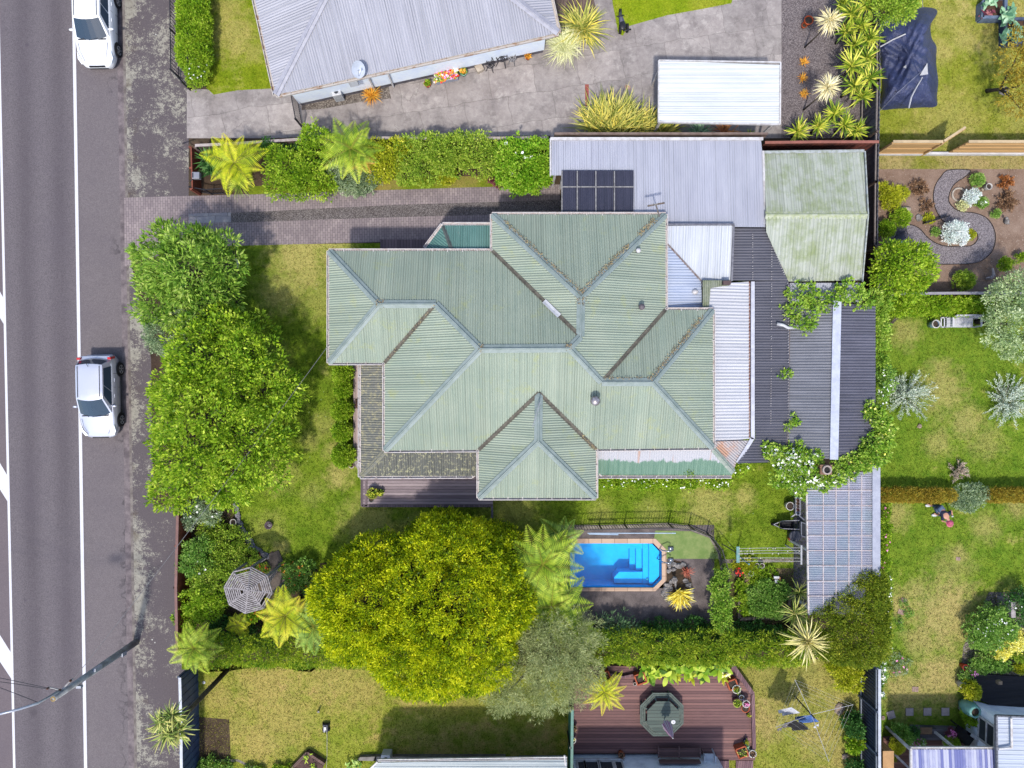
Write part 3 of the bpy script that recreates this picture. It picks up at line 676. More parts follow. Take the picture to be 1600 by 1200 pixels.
MAIN = lawn_mat("lawn_main", A(96, 126, 22), A(154, 172, 56), A(202, 188, 116), [(470, 400, 50, 1.0), (478, 428, 34, .9), (440, 455, 36, .8), (500, 470, 40, .5), (525, 384, 30, .9), (530, 743, 22, .9), (520, 705, 16, .7), (508, 665, 22, .5), (437, 742, 28, .6), (575, 820, 44, .7), (645, 830, 30, .5), (800, 795, 44, .5), (420, 830, 30, .4), (437, 855, 14, .8), (1108, 790, 40, .8), (1094, 760, 30, .6), (1163, 778, 18, .8), (1018, 800, 22, .4), (940, 800, 20, .4), (430, 560, 26, .3), (485, 690, 16, .5), (488, 770, 20, .4)], .0, .75, 13)
lawn(MAIN, [(284, 384), (884, 376), (884, 1046), (284, 1046)], .0024)
lawn(MAIN, [(884, 376), (1262, 376), (1262, 822), (884, 822)], .0024)
lawn(MAIN, [(1112, 822), (1262, 822), (1262, 1046), (884, 1046), (884, 972), (1112, 972)], .0024)
lawn(lawn_mat("lawn_bottom_left", A(134, 148, 44), A(182, 180, 80), A(212, 182, 118), [(420, 1070, 60, .7), (345, 1090, 30, .6), (365, 1140, 40, .6), (440, 1120, 60, .6), (520, 1060, 60, .6), (405, 1160, 40, .7), (560, 1080, 40, .6), (700, 1060, 60, .5), (318, 1165, 20, .8), (640, 1140, 20, .2)], .07, .3, 31), [(296, 1036), (892, 1036), (892, 2600), (296, 2600)], .0064)
lawn(lawn_mat("lawn_bottom_right", A(136, 146, 50), A(182, 178, 84), A(206, 178, 122), [(1195, 1125, 36, .8), (1280, 1150, 40, .6), (1310, 1100, 40, .5), (1190, 1060, 40, .4), (1270, 1060, 40, .5), (1320, 1060, 30, .4), (1330, 1190, 40, .7), (1230, 1100, 40, .5)], .06, .2, 41), [(1136, 1030), (1362, 1030), (1362, 2600), (1136, 2600)], .0064)
# planted beds
BED = soil("dark_bed", A(104, 86, 74), A(70, 58, 50), A(150, 136, 120))
sheet("garden_bed", soil("verge_bed", A(120, 100, 84), A(84, 70, 58), A(160, 140, 110)), [(300, 222), (470, 214), (860, 212), (862, 290), (600, 296), (305, 306)], .0044)
sheet("grass_edge", lawn_mat("grass_edging", A(112, 132, 24), A(150, 160, 50), A(176, 150, 96), [(600, 293, 26, .8), (720, 280, 30, .7), (440, 293, 22, .7)], .02, .2, 17), [(380, 292), (585, 281), (860, 270), (860, 289), (600, 297), (390, 304)], .0084)
sheet("garden_bed", BED, smooth_poly([(296, 792), (340, 786), (368, 790), (374, 812), (386, 840), (404, 862), (420, 880), (470, 892), (500, 900), (500, 1040), (420, 1040), (300, 1040), (286, 900)], 4), .0064)
sheet("garden_bed", BED, [(500, 880), (880, 830), (884, 1040), (500, 1040)], .0066)
sheet("garden_bed", BED, [(205, 410), (250, 400), (372, 392), (378, 470), (352, 520), (420, 560), (400, 690), (360, 786), (296, 792), (240, 790), (236, 560)], .0068)
sheet("garden_bed", BED, [(884, 974), (1250, 974), (1262, 1030), (884, 1032)], .0066)
sheet("garden_bed", soil("veg_bed", A(140, 126, 100), A(92, 84, 58), A(170, 156, 120)), [(1130, 888), (1258, 888), (1258, 974), (1118, 974), (1118, 900)], .0066)
sheet("paved_strip", mat("garden_strip_concrete", A(186, 174, 160), A(130, 118, 106), 2, grain=.2), [(1128, 874), (1256, 872), (1256, 878), (1128, 880)], .0086)
sheet("paved_strip", mat("shed_path", A(112, 108, 116), A(86, 82, 88), 2, grain=.2), [(1240, 770), (1262, 770), (1262, 960), (1240, 930)], .009)
PP = mat("pool_surround", A(142, 130, 128), A(108, 98, 98), 1.4, rough=.9, grain=.3, bump=.3, bscale=60)
pv = MB()
for r in ((872, 820, 1116, 846), (872, 919, 1116, 976), (1037, 846, 1116, 919), (872, 846, 890, 919)):
    pv.poly([Vc((v.x, v.y, .0058)) for v in G2([(r[0], r[3]), (r[2], r[3]), (r[2], r[1]), (r[0], r[1])])])
tag(pv.build("pool_paving", PP), kind="structure")
tf = NT("artificial_turf"); _p = tf.pos()
TURF = tf.done(tf.mix(tf.ramp(tf.noise(_p, 2.2, 6, .7), .38, .66), A(122, 148, 84), A(154, 168, 108)), .95, 0, .1)
sheet("turf_mat", TURF, [(1024, 829), (1080, 830), (1112, 842), (1122, 860), (1126, 873), (1040, 873), (1041, 862), (1022, 841)], .0098)
sheet("mowing_strip", mat("mowing_strip_concrete", A(172, 162, 150), A(132, 122, 112), 3, grain=.2), [(890, 822), (1044, 817), (1076, 821), (1112, 835), (1126, 862), (1130, 890), (1126, 890), (1121, 864), (1108, 840), (1075, 827), (1044, 823), (890, 827)], .0102)
sheet("soil_patch", soil("bare_soil", A(112, 96, 80), A(84, 70, 58), A(150, 132, 110)), [(311, 1120), (358, 1124), (361, 1186), (311, 1190)], .0104)
sheet("stone_row", mat("row_concrete", A(150, 142, 130), A(110, 102, 92), 4), [(315, 1187), (372, 1186), (400, 1200), (398, 1202), (371, 1190), (315, 1191)], .0106)
sheet("gravel_bed", PEB, [(1545, 925), (1700, 925), (1700, 1120), (1500, 1060), (1505, 1010)], .0062)
# ================================================ the villa with the green iron roof
WHITE = mat("white_paint", A(236, 234, 236), A(206, 200, 198), 5, rough=.5, grain=.08)
GUT = mat("gutter_paint", A(230, 222, 220), A(190, 170, 162), 6, lo=.5, hi=.7, rough=.5, grain=.1)
def weatherboard(name, c, c2, pitch=.17):
    t = NT(name); p = t.pos(); z = t.sep(p)[2]; f = t.math('FRACT', t.math('DIVIDE', z, pitch))
    col = t.mix(t.ramp(t.noise(p, 2, 5), .4, .7), c, c2); t.bump(f, 1.0, .03); return t.done(col, .55, 0, .3)
WB = weatherboard("white_weatherboard", A(226, 226, 230, 1.3), A(200, 200, 206, 1.3))
GROOF = roofmat("green_roof_iron", A(162, 178, 162), A(190, 200, 180), A(190, 196, 134), (.56, .76), 1.2, dirt=.22, trough_dark=.6)
GCAP = mat("ridge_paint", A(160, 174, 172), A(142, 158, 154), 3, rough=.5, grain=.1)
VAL = mat("valley_grime", A(122, 116, 104), A(92, 88, 80), 5, rough=.9)
EZ, SL = 3.0, .47
ev = dict(A=(514, 392), B=(769, 392), C=(769, 335), D=(1040, 335), E=(1040, 484), F=(1114, 484), G=(1114, 700), Hh=(931, 702), I=(931, 778), J=(748, 778), K=(748, 703), L=(601, 704), M=(601, 567), N=(514, 567))
EV = {k: P(*v, EZ) for k, v in ev.items()}
def ridge(px, py, axis, edge):
    """ridge point: height from its distance to an eave line (photo pixels along x or y at eave height)"""
    z = 4.2
    for _ in range(6):
        p = P(px, py, z); e = P(edge, edge, EZ); d = abs((p.x - e.x) if axis == 'x' else (p.y - e.y)); z = EZ + SL * d
    return P(px, py, z)
RG = dict(R1=ridge(592, 475, 'x', 514), R2=ridge(681, 475, 'y', 392), R3=ridge(751, 545, 'x', 601), R4=ridge(890, 544, 'y', 703), R5=ridge(908, 464, 'y', 335), R6=ridge(907, 526, 'x', 1040),
          R7=ridge(940, 597, 'x', 1040), R8=ridge(1020, 597, 'x', 1114), S1=ridge(842, 614, 'y', 703), S2=ridge(841, 689, 'y', 778))
V = {**EV, **RG}
HOUSE = thing("house", "large white villa under a faded green iron roof of many hips and valleys", "house", P(800, 600))
faces = dict(north_west=("A", "B", "R6", "R4", "R3", "R2", "R1"), west=("A", "R1", "N"), west_south=("N", "R1", "R2", "M"), main_west=("M", "R2", "R3", "L"),
             north=("C", "D", "R5"), north_west_side=("B", "C", "R5", "R6"), east_side=("D", "E", "R7", "R4", "R6", "R5"), east_north=("E", "F", "R8", "R7"), east=("F", "G", "R8"),
             main_south=("G", "Hh", "S1", "K", "L", "R3", "R4", "R7", "R8"), porch_west=("K", "S1", "S2", "J"), porch_east=("Hh", "I", "S2", "S1"), porch_south=("J", "S2", "I"))
rb = MB()
for k, f in faces.items(): corr(rb, [V[x] for x in f], .102, .018)
ROOF = rb.build("roof", GROOF, HOUSE, uv=True)
cb = MB()
for a, b in (("A", "R1"), ("N", "R1"), ("R2", "R3"), ("L", "R3"), ("R4", "R6"), ("C", "R5"), ("D", "R5"), ("R4", "R7"), ("R8", "F"), ("R8", "G"), ("S2", "I"), ("S2", "J")):
    cap(cb, V[a], V[b], .15, SL * .15 * .72, .045)
for a, b in (("R1", "R2"), ("R3", "R4"), ("R5", "R6"), ("R7", "R8"), ("S1", "S2")): cap(cb, V[a], V[b], .17, SL * .17, .045)
cb.build("ridge_cap", GCAP, ROOF)
for a, b in (("M", "R2"), ("B", "R6"), ("E", "R7"), ("K", "S1"), ("Hh", "S1")): vb = MB(); cap(vb, V[a], V[b], .075, -SL * .075 * .72, .03, 0); vb.build("valley_gutter", VAL, ROOF)
sk = MB(); a, b = V["B"].lerp(V["R6"], .60), V["B"].lerp(V["R6"], .77); cap(sk, a, b, .10, -.03, .06, 0); sk.build("valley_patch", mat("new_zinc", A(222, 224, 230), rough=.4), ROOF)
order = "A B C D E F G Hh I J K L M N".split(); plan = [(EV[k].x, EV[k].y) for k in order]
wl2 = inset(plan, .45); wb = MB(); wb.prism(wl2, 0, 2.92); wb.build("wall", WB, HOUSE)
MB().poly([Vc((x, y, 2.955)) for x, y in inset(plan, .04)]).build("soffit", WHITE, HOUSE)
gb = MB(); cw = sum(plan[i][0] * plan[(i + 1) % 14][1] - plan[(i + 1) % 14][0] * plan[i][1] for i in range(14)) > 0
for i in range(14):
    p, q = EV[order[i]], EV[order[(i + 1) % 14]]; d = (q - p).normalized(); s = Vc((d.y, -d.x, 0)) * (1 if cw else -1)
    s0 = Vc((0, 0, -.02)); gutter(gb, p + s0 - s * .05, q + s0 - s * .05, s, .13)
gb.build("gutter", GUT, HOUSE)
def wall_window(parent, p, d, w, h, z, frame=WHITE):
    """a sash window proud of a wall: p on the wall in plan, d along the wall (outside to its right)"""
    d = Vc((d[0], d[1], 0)).normalized(); o = Vc((d.y, -d.x, 0)); c = Vc((p[0], p[1], z))
    f = MB(); 
    for s in (-1, 1): f.beam(c + d * s * w / 2 + o * .02 - Vc((0, 0, h / 2)), c + d * s * w / 2 + o * .02 + Vc((0, 0, h / 2)), .08, .06, o)
    for s in (-1, 0, 1): f.beam(c - d * w / 2 + o * .02 + Vc((0, 0, s * h / 2)), c + d * w / 2 + o * .02 + Vc((0, 0, s * h / 2)), .06, .07)
    fo = f.build("window", frame, parent); g = MB(); a = o * .012
    g.poly([c - d * w / 2 - Vc((0, 0, h / 2)) + a, c + d * w / 2 - Vc((0, 0, h / 2)) + a, c + d * w / 2 + Vc((0, 0, h / 2)) + a, c - d * w / 2 + Vc((0, 0, h / 2)) + a]); g.build("pane", glass("window_glass", (.03, .035, .04, 1)), fo)
n14 = len(wl2)
for i, ts in ((13, (.3, .7)), (8, (.3, .7)), (10, (.3, .7)), (1, ()), (0, (.3, .7))):
    a, b = wl2[i], wl2[(i + 1) % n14]
    for t_ in ts:
        c = a.lerp(b, t_); d = (b - a) if cw else (b - a) * -1
        dd = Vc((d.x, d.y)); 
        wall_window(HOUSE, c, (dd.x, dd.y) if cw else (-dd.x, -dd.y), .95, 1.4, 1.6)
# flue, vents, aerial, mast
fl = MB(); c = P(929, 626, 4.25); c.z = 4.0; fl.lathe(c, [(.14, -.1), (.14, .42), (.2, .44), (.2, .62), (.12, .68), (.02, .70)], 14, True, True)
fl.build("flue", mat("flue_steel", A(206, 200, 204), A(160, 150, 150), 9, rough=.35, metal=.6), HOUSE, smooth=True)
vp = MB(); c = P(997, 392, 3.75); c.z = 3.55; vp.lathe(c, [(.08, -.1), (.08, .25), (.10, .27), (.10, .33), (.02, .36)], 12, True, True); vp.build("roof_vent", WHITE, HOUSE, smooth=True)
vp = MB(); c = P(1002, 480, 3.7); c.z = 3.50; vp.lathe(c, [(.09, -.1), (.09, .28), (.13, .29), (.13, .38), (.02, .44)], 12, True, True); vp.build("roof_vent", mat("lead_vent", A(126, 116, 122), rough=.6), HOUSE, smooth=True)
an = MB(); c = P(838, 634, 4.3); top = P(832, 662, 5.2); an.tube([P(842, 632, 4.2), P(842, 634, 5.1)], .015, 6); an.tube([P(844, 628, 5.1), P(832, 668, 5.15)], .012, 5)
for i in range(7):
    q = P(844, 628, 5.1).lerp(P(832, 668, 5.15), .1 + .13 * i); an.tube([q + Vc((-.16 + .012 * i, -.04, 0)), q + Vc((.16 - .012 * i, .04, 0))], .006, 4)
an.build("aerial", mat("aluminium", A(220, 220, 226), rough=.35, metal=.5), HOUSE)
ms = MB(); b = P(1030, 338, 3.1); tp = P(1025, 320, 4.1); ms.tube([b, tp], .03, 6); ms.beam(tp + Vc((-.35, -.05, 0)), tp + Vc((.35, .08, 0)), .06, .06)
for k in range(4): ms.lathe(tp + Vc((-.3 + .2 * k, -.04 + .035 * k, .03)), [(.03, 0), (.035, .05), (.01, .09)], 8, True, True)
ms.build("service_mast", mat("mast_grey", A(150, 146, 142), A(110, 84, 66), 8, rough=.6), HOUSE)
# lower roofs round the villa, each its own part
ROOFOLD = roofmat("old_grey_iron", A(122, 126, 122), A(150, 148, 138), A(196, 188, 150), (.50, .60), 1.5, dirt=.8, mscale=7, trough_dark=.8)
ROOFLICH = roofmat("lichen_iron", A(104, 108, 104), A(132, 130, 120), A(206, 202, 160), (.54, .60), 2.0, dirt=.6, mscale=8, trough_dark=.8)
def lean(name, pts, m, parent, pitch=.102, amp=.018, ang=None, under=True, trap=False, thick=.05):
    mb = MB(); W = [P(*p) for p in pts]
    corr(mb, W, pitch, amp, trap) if ang is None else corr_along(mb, W, ang, pitch, amp, trap)
    o = mb.build(name, m, parent, uv=True)
    return o
vr = lean("verandah_roof", [(564, 567, 2.45), (564, 744, 2.45), (602, 705, 2.85), (602, 567, 2.85)], ROOFOLD, HOUSE)
vr2 = lean("verandah_roof", [(564, 744, 2.45), (747, 744, 2.45), (747, 706, 2.85), (602, 705, 2.85)], ROOFLICH, HOUSE)
g2 = MB(); cap(g2, P(564, 744, 2.47), P(602, 705, 2.87), .12, .04, .03, .03); g2.build("hip_cap", mat("old_cap", A(128, 130, 124), A(160, 156, 130), 8, rough=.8), vr)
g3 = MB(); gutter(g3, P(564, 745, 2.42), P(564, 566, 2.42), (-1, 0, 0), .11); gutter(g3, P(563, 744, 2.42), P(738, 743, 2.42), (0, -1, 0), .11)
g3.tube([P(738, 746, 2.40), P(748, 738, 2.40)], .045, 7); g3.build("gutter", GUT, HOUSE)
for x, y in ((566, 575), (566, 620), (566, 665), (566, 705), (567, 741), (625, 741), (685, 741), (742, 741)): c = P(x, y, 2.3); MB().box((c.x + (.05 if x < 567 else 0), c.y + .06, 1.36), (.11, .11, 2.12)).build("verandah_post", WHITE, HOUSE)
DECKW = boards("grey_deck_boards", A(182, 166, 170), A(122, 106, 114), 0, .14, .1)
dk = MB(); a, b = P(565, 792, .32), P(770, 740, .32); dk.prism([a.xy, (b.x, a.y), (b.x, b.y + .9), (a.x, b.y + .9)], .02, .32); dk.build("deck", DECKW, HOUSE)
db = MB(); 
for x in (565.5, 572): db.beam(P(x, 791, .33), P(x, 745, .33), .11, .03)
db.beam(P(566, 790.5, .33), P(769, 790.5, .33), .11, .03); db.build("deck_border", boards("deck_border_boards", A(128, 112, 118), A(100, 86, 92), 90, .12), HOUSE)
vfl = MB(); a, b = P(552, 705, .32), P(566, 560, .32); vfl.prism([a.xy, (b.x + 1.0, a.y), (b.x + 1.0, b.y), (a.x, b.y)], .02, .30); vfl.build("verandah_floor", boards("pink_boards", A(188, 168, 164), A(160, 138, 136), 90, .14), HOUSE)
vst = MB(); vst.prism([P(546, 716, .3).xy, P(560, 735, .3).xy, P(566, 735, .3).xy, P(566, 700, .3).xy, P(553, 700, .3).xy], .02, .28); vst.build("step", mat("step_concrete", A(196, 186, 184), A(150, 140, 138), 5), HOUSE)
pr = MB(); pr.box(P(769, 798, .5) + Vc((0, 0, 0)), (.09, .45, .06)); pr.box(P(769, 806, .3), (.09, .09, .6)); pr.build("deck_rail", mat("rail_timber", A(120, 112, 124), rough=.8), HOUSE)
# south-east lean-to with flaking green paint
PEEL = NT("flaking_green_iron"); _u = PEEL.uv(); _p = PEEL.pos(); _y = PEEL.sep(_p)[1]
_n = PEEL.noise(PEEL.mapping(_p, scale=(1, 1, 1)), 2.6, 7, .7); _e = PEEL.ramp(PEEL.math('ADD', _y, PEEL.math('MULTIPLY', PEEL.noise(PEEL.mapping(_p, scale=(1.6, .35, 1)), 1.5, 6, .7), .9)), -2.93, -2.86)
_st = PEEL.noise(PEEL.mapping(_u, scale=(7, .4, 1)), 1, 5); _c = PEEL.mix(PEEL.ramp(_st, .3, .7), A(104, 142, 122), A(142, 172, 152))
_b = PEEL.mix(PEEL.ramp(PEEL.noise(PEEL.mapping(_u, scale=(2.6, .2, 1)), 1, 3), .58, .68), A(206, 206, 212), A(206, 166, 144)); PEELM = PEEL.done(PEEL.mix(_e, _c, _b), .55, 0, .3)
lo = lean("lean_to_roof", [(932, 742, 2.35), (1144, 742, 2.35), (1115, 702, 2.8), (932, 702, 2.8)], PEELM, HOUSE)
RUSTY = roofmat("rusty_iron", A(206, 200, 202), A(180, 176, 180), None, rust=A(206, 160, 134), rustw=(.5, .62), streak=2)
lean("lean_to_roof", [(1115, 700, 2.8), (1144, 742, 2.35), (1150, 724, 2.35), (1173, 688, 2.35), (1116, 690, 2.8)], RUSTY, HOUSE, ang=-38)
g4 = MB(); gutter(g4, P(932, 743, 2.33), P(1142, 743, 2.33), (0, -1, 0), .11); g4.tube([P(932, 735, 2.32), P(940, 744, 2.32)], .045, 7); g4.build("gutter", GUT, HOUSE)
g5 = MB(); cap(g5, P(1115, 702, 2.83), P(1146, 738, 2.4), .13, .05, .03, .03); g5.build("hip_cap", mat("faded_cap", A(150, 168, 156), A(180, 186, 176), 6), lo)
PALE = roofmat("pale_grey_iron", A(226, 226, 232), A(208, 210, 220), None, trough_dark=.35, streak=1, rust=A(170, 130, 110), rustw=(.72, .8))
lean("lean_to_roof", [(1099, 444, 2.82), (1172, 440, 2.35), (1172, 686, 2.35), (1099, 690, 2.82)], PALE, HOUSE, .14, .02)
ms2 = roofmat("mossy_lean_to_iron", A(168, 172, 158), A(140, 148, 128), A(128, 136, 104), (.4, .6))
lean("lean_to_roof", [(1098, 438, 2.86), (1140, 438, 2.6), (1140, 446, 2.6), (1110, 450, 2.8), (1108, 482, 2.8), (1098, 482, 2.86)], ms2, HOUSE, .102, .015, ang=90)
FL = mat("white_flashing", A(222, 224, 236), A(200, 202, 214), 4, rough=.45, grain=.06)
g6 = MB(); g6.beam(P(1176, 440, 2.38), P(1176, 686, 2.38), .16, .08); g6.beam(P(1176, 684, 2.38), P(1152, 723, 2.38), .16, .08); g6.build("lean_to_flashing", FL, HOUSE)
g7 = MB(); g7.beam(P(1171, 440, 2.36), P(1171, 684, 2.36), .05, .03); g7.build("gutter_grime", mat("gutter_rust", A(122, 70, 56), A(170, 140, 130), 12, lo=.45, hi=.55), HOUSE)
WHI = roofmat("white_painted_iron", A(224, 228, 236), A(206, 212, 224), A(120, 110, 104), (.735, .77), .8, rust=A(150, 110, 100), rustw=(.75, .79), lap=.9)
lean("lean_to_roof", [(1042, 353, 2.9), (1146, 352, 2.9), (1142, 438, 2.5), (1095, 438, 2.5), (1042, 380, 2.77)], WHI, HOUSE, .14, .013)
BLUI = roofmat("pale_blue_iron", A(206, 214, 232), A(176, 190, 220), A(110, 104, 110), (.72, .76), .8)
lean("lean_to_roof", [(1042, 380, 2.77), (1095, 438, 2.5), (1098, 482, 2.5), (1042, 482, 2.77)], BLUI, HOUSE, .12, .014)
g8 = MB(); g8.beam(P(1041, 351, 2.93), P(1147, 351, 2.93), .07, .14); g8.beam(P(1146, 351, 2.9), P(1143, 439, 2.55), .08, .12); g8.beam(P(1095, 439, 2.5), P(1143, 439, 2.5), .05, .08); g8.build("lean_to_parapet", mat("parapet_grey", A(104, 104, 116), A(140, 140, 150), 5), HOUSE)
g9 = MB(); g9.tube([P(1042, 380, 2.8), P(1095, 438, 2.53)], .035, 6); g9.build("hip_cap", mat("rust_seam", A(160, 150, 150), A(120, 90, 80), 12), HOUSE)
vb2 = MB(); c = P(1086, 456, 2.6); vb2.ball(c, (.14, .12, .12), 10, 6); vb2.build("roof_vent", WHITE, HOUSE, smooth=True)
ch = MB(); ch.box(P(1135, 442, 2.85), (.32, .16, .22)); ch.build("roof_box", mat("brown_box", A(104, 84, 84), rough=.8), HOUSE)
wl3 = MB(); 
for pts in ([(1045, 360), (1140, 360), (1140, 432), (1095, 476), (1045, 476)], [(1095, 448), (1165, 444), (1165, 680), (1140, 722), (1112, 730), (1112, 690), (1095, 690)], [(936, 734), (1112, 734), (1112, 705), (936, 705)]):
    wl3.prism([P(x, y, 2.3).xy for x, y in pts], 0, 2.28)
wl3.build("wall", WB, HOUSE)
# teal porch on the drive side
TEAL = roofmat("teal_iron", A(96, 142, 134), A(132, 172, 162), A(150, 160, 150), (.62, .7), 1.5, dirt=.5)
pr1 = lean("porch_roof", [(692, 352, 2.45), (768, 352, 2.45), (768, 392, 2.85), (706, 392, 2.85)], TEAL, HOUSE)
pr2 = lean("porch_roof", [(665, 388, 2.45), (692, 352, 2.45), (706, 392, 2.85), (668, 392, 2.5)], TEAL, HOUSE, ang=-40)
g10 = MB(); gutter(g10, P(692, 352, 2.43), P(768, 352, 2.43), (0, 1, 0), .11); d = (P(692, 352) - P(665, 388)).normalized(); gutter(g10, P(665, 388, 2.43), P(692, 352, 2.43), (-d.y, d.x, 0), .11); g10.build("gutter", GUT, HOUSE)
cap10 = MB(); cap(cap10, P(692, 353, 2.47), P(706, 391, 2.87), .08, .03, .02, .02); cap10.build("hip_cap", mat("teal_cap", A(100, 108, 106), rough=.8), pr1)
ps = MB(); a, b = P(594, 374, .3), P(672, 394, .3); ps.prism([a.xy, (b.x, a.y), (b.x, b.y - .6), (a.x, b.y - .6)], .02, .28); ps.build("porch_deck", boards("porch_boards", A(128, 108, 112), A(96, 80, 86), 90, .14), HOUSE)
for x, y in ((672, 386), (694, 357), (764, 357)): c = P(x, y, 2.3); MB().box((c.x, c.y, 1.2), (.1, .1, 2.4)).build("porch_post", WHITE, HOUSE)
# leaf litter and moss lying along the hips
def debris(name, label, segs, m, size=.055):
    Cs = []
    for a, b, n, off, wd in segs:
        d = (b - a); d2 = Vc((-d.y, d.x, 0)).normalized()
        for _ in range(n): 
            t_ = random.random(); s = off + random.gauss(0, wd); Cs.append(np.array(a.lerp(b, t_) + d2 * s + Vc((0, 0, .06 - abs(s) * SL * .7 + ru(0, .02)))))
    Cs = np.array(Cs); D = nrmz(RNG.normal(size=(len(Cs), 3)) * np.array([1, 1, .25])); Vv, F, T = leaf_quads(Cs, D, size * RNG.uniform(.5, 1.4, len(Cs)), size * .7, RNG.uniform(size=len(Cs)), .9)
    o = np_build(name, Vv, F, m, None, T); tag(o, label, "moss", None, "stuff"); return o
LIT = foliage("leaf_litter", [(60, 56, 46), (96, 88, 70), (126, 106, 78), (136, 130, 90)], .05)
def lr(a, b, t0, t1): return V[a].lerp(V[b], t0), V[a].lerp(V[b], t1)
debris("moss", "brown leaf litter and moss caught along the hips of the green roof",
       [(*lr("C", "R5", .12, .6), 170, .14, .05), (*lr("C", "R5", .6, 1), 130, .16, .05), (*lr("D", "R5", .1, .3), 150, -.17, .06), (*lr("D", "R5", .42, .75), 190, -.16, .06), (*lr("D", "R5", .75, 1), 70, -.15, .05),
        (*lr("F", "R8", .12, 1), 330, -.16, .05), (*lr("R8", "R7", 0, 1), 60, -.17, .03), (*lr("R6", "R5", .8, 1), 50, 0, .12), (*lr("R3", "R4", -.02, .03), 30, .05, .08), (*lr("R3", "R4", .95, 1.02), 40, .05, .08), (*lr("R1", "R2", -.05, .08), 40, .05, .08), (*lr("M", "R2", 0, 1), 60, 0, .03), (*lr("Hh", "S1", 0, .25), 70, 0, .04)], LIT)
# ---------------------------------------------- outbuildings behind the villa
def posts(parent, pts, z, w=.1, m=None):
    for x, y in pts:
        c = P(x, y, z); MB().box((c.x, c.y, z / 2), (w, w, z)).build("post", m or WHITE, parent)
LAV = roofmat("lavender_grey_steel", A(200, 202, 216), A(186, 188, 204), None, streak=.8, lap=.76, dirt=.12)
CP = thing("carport", "long pale lavender-grey ribbed steel carport roof over the drive behind the villa", "carport", P(1080, 300))
cpz = lambda y: 2.42 + (y - 219) * .0022
lean("roof", [(x, y, cpz(y)) for x, y in ((861, 219), (1191, 219), (1196, 355), (990, 353), (990, 268), (878, 268), (878, 274), (861, 274))], LAV, CP, .1, .012, ang=90, trap=True)
f = MB(); f.beam(P(860, 217, 2.46), P(1192, 217, 2.46), .12, .1); f.beam(P(860, 217, 2.44), P(860, 275, 2.5), .06, .14); f.beam(P(1192, 236, 2.47), P(1196, 350, 2.7), .09, .1); f.build("fascia", WHITE, CP)
w = MB(); w.beam(P(864, 222, 1.15), P(1186, 222, 1.15), .1, 2.3); w.build("wall", mat("carport_wall", A(150, 130, 120), A(120, 100, 92), 3), CP)
posts(CP, ((868, 268), (992, 262), (1186, 345)), 2.38)
SCR = roofmat("dark_plastic_sheet", A(74, 74, 92), A(58, 58, 76), None, streak=1, lap=.82, dirt=.2, rough=.4)
AW = thing("awning", "dark ribbed plastic awning with pale battens between the carport and the villa", "awning", P(934, 300))
lean("roof", [(878, 266, 2.62), (990, 266, 2.62), (990, 340, 2.72), (878, 340, 2.72)], SCR, AW, .09, .012, ang=90)
bt = MB(); 
for x in (902, 931, 960): bt.beam(P(x, 267, 2.66), P(x, 340, 2.75), .05, .03)
bt.beam(P(879, 292, 2.67), P(990, 292, 2.67), .05, .03); bt.beam(P(878, 267, 2.63), P(878, 340, 2.73), .05, .06); bt.build("batten", mat("pale_batten", A(168, 166, 166), A(130, 128, 130), 8), AW)
posts(AW, ((881, 270), (881, 326)), 2.55)
MOSS = roofmat("mossy_garage_iron", A(206, 210, 200), A(180, 188, 170), A(150, 164, 112), (.44, .66), 1.6, lap=.7, dirt=.3, mscale=1.2)
GR = thing("garage", "garage with a moss-streaked pale iron gable roof beside the back fence", "garage", P(1275, 340))
lean("roof", [(1194, 240, 2.35), (1349, 238, 2.35), (1354, 334, 2.95), (1197, 334, 2.95)], MOSS, GR, .16, .02)
lean("roof", [(1197, 339, 2.95), (1354, 339, 2.95), (1346, 438, 2.35), (1232, 440, 2.35), (1197, 362, 2.8)], MOSS, GR, .16, .02)
f = MB(); cap(f, P(1196, 336, 2.96), P(1355, 336, 2.96), .16, .06, .03, .04); f.build("ridge_cap", mat("garage_ridge", A(206, 212, 190), A(176, 186, 140), 5, rough=.7), GR)
f = MB(); f.beam(P(1194, 238, 2.36), P(1350, 236, 2.36), .12, .08); f.beam(P(1351, 237, 2.36), P(1356, 336, 2.97), .05, .12); f.beam(P(1356, 336, 2.97), P(1347, 440, 2.36), .05, .12); f.build("barge_board", mat("garage_fascia", A(196, 202, 206), A(160, 166, 150), 5), GR)
w = MB(); w.prism([P(x, y, 2.3).xy for x, y in ((1200, 246), (1340, 246), (1340, 432), (1232, 432), (1200, 370))], 0, 2.28); w.build("wall", weatherboard("garage_boards", A(150, 120, 106), A(120, 96, 84)), GR)
lean("side_roof", [(1234, 442, 2.25), (1345, 442, 2.25), (1347, 474, 2.1), (1234, 474, 2.1)], LAV, GR, .1, .015)
DKI = roofmat("dark_purple_iron", A(110, 110, 122), A(90, 90, 102), None, streak=1, lap=.84, dirt=.25)
SH = thing("covered_way", "dark purple-grey corrugated roof running along the pale lean-to behind the villa", "roof", P(1200, 560))
lean("roof", [(1147, 356, 2.56), (1196, 356, 2.62), (1234, 446, 2.5), (1232, 722, 2.3), (1152, 724, 2.45), (1180, 686, 2.4), (1180, 438, 2.4), (1145, 438, 2.5)], DKI, SH, .12, .02, ang=0)
sc = MB()
for x0, y0, x1, y1, n in ((1176, 366, 1176, 436, 22), (1206, 370, 1204, 716, 90), (1198, 362, 1232, 446, 26), (1232, 448, 1231, 716, 60)):
    for i in range(n):
        if random.random() < .75: sc.box(P(x0 + (x1 - x0) * i / (n - 1), y0 + (y1 - y0) * i / (n - 1), 2.62 - .3 * (i / n) * (y1 > 500)), (.035, .035, .03))
tag(sc.build("roofing_screws", mat("screw_caps", A(210, 206, 206), A(160, 150, 150), 20), SH), kind="stuff")
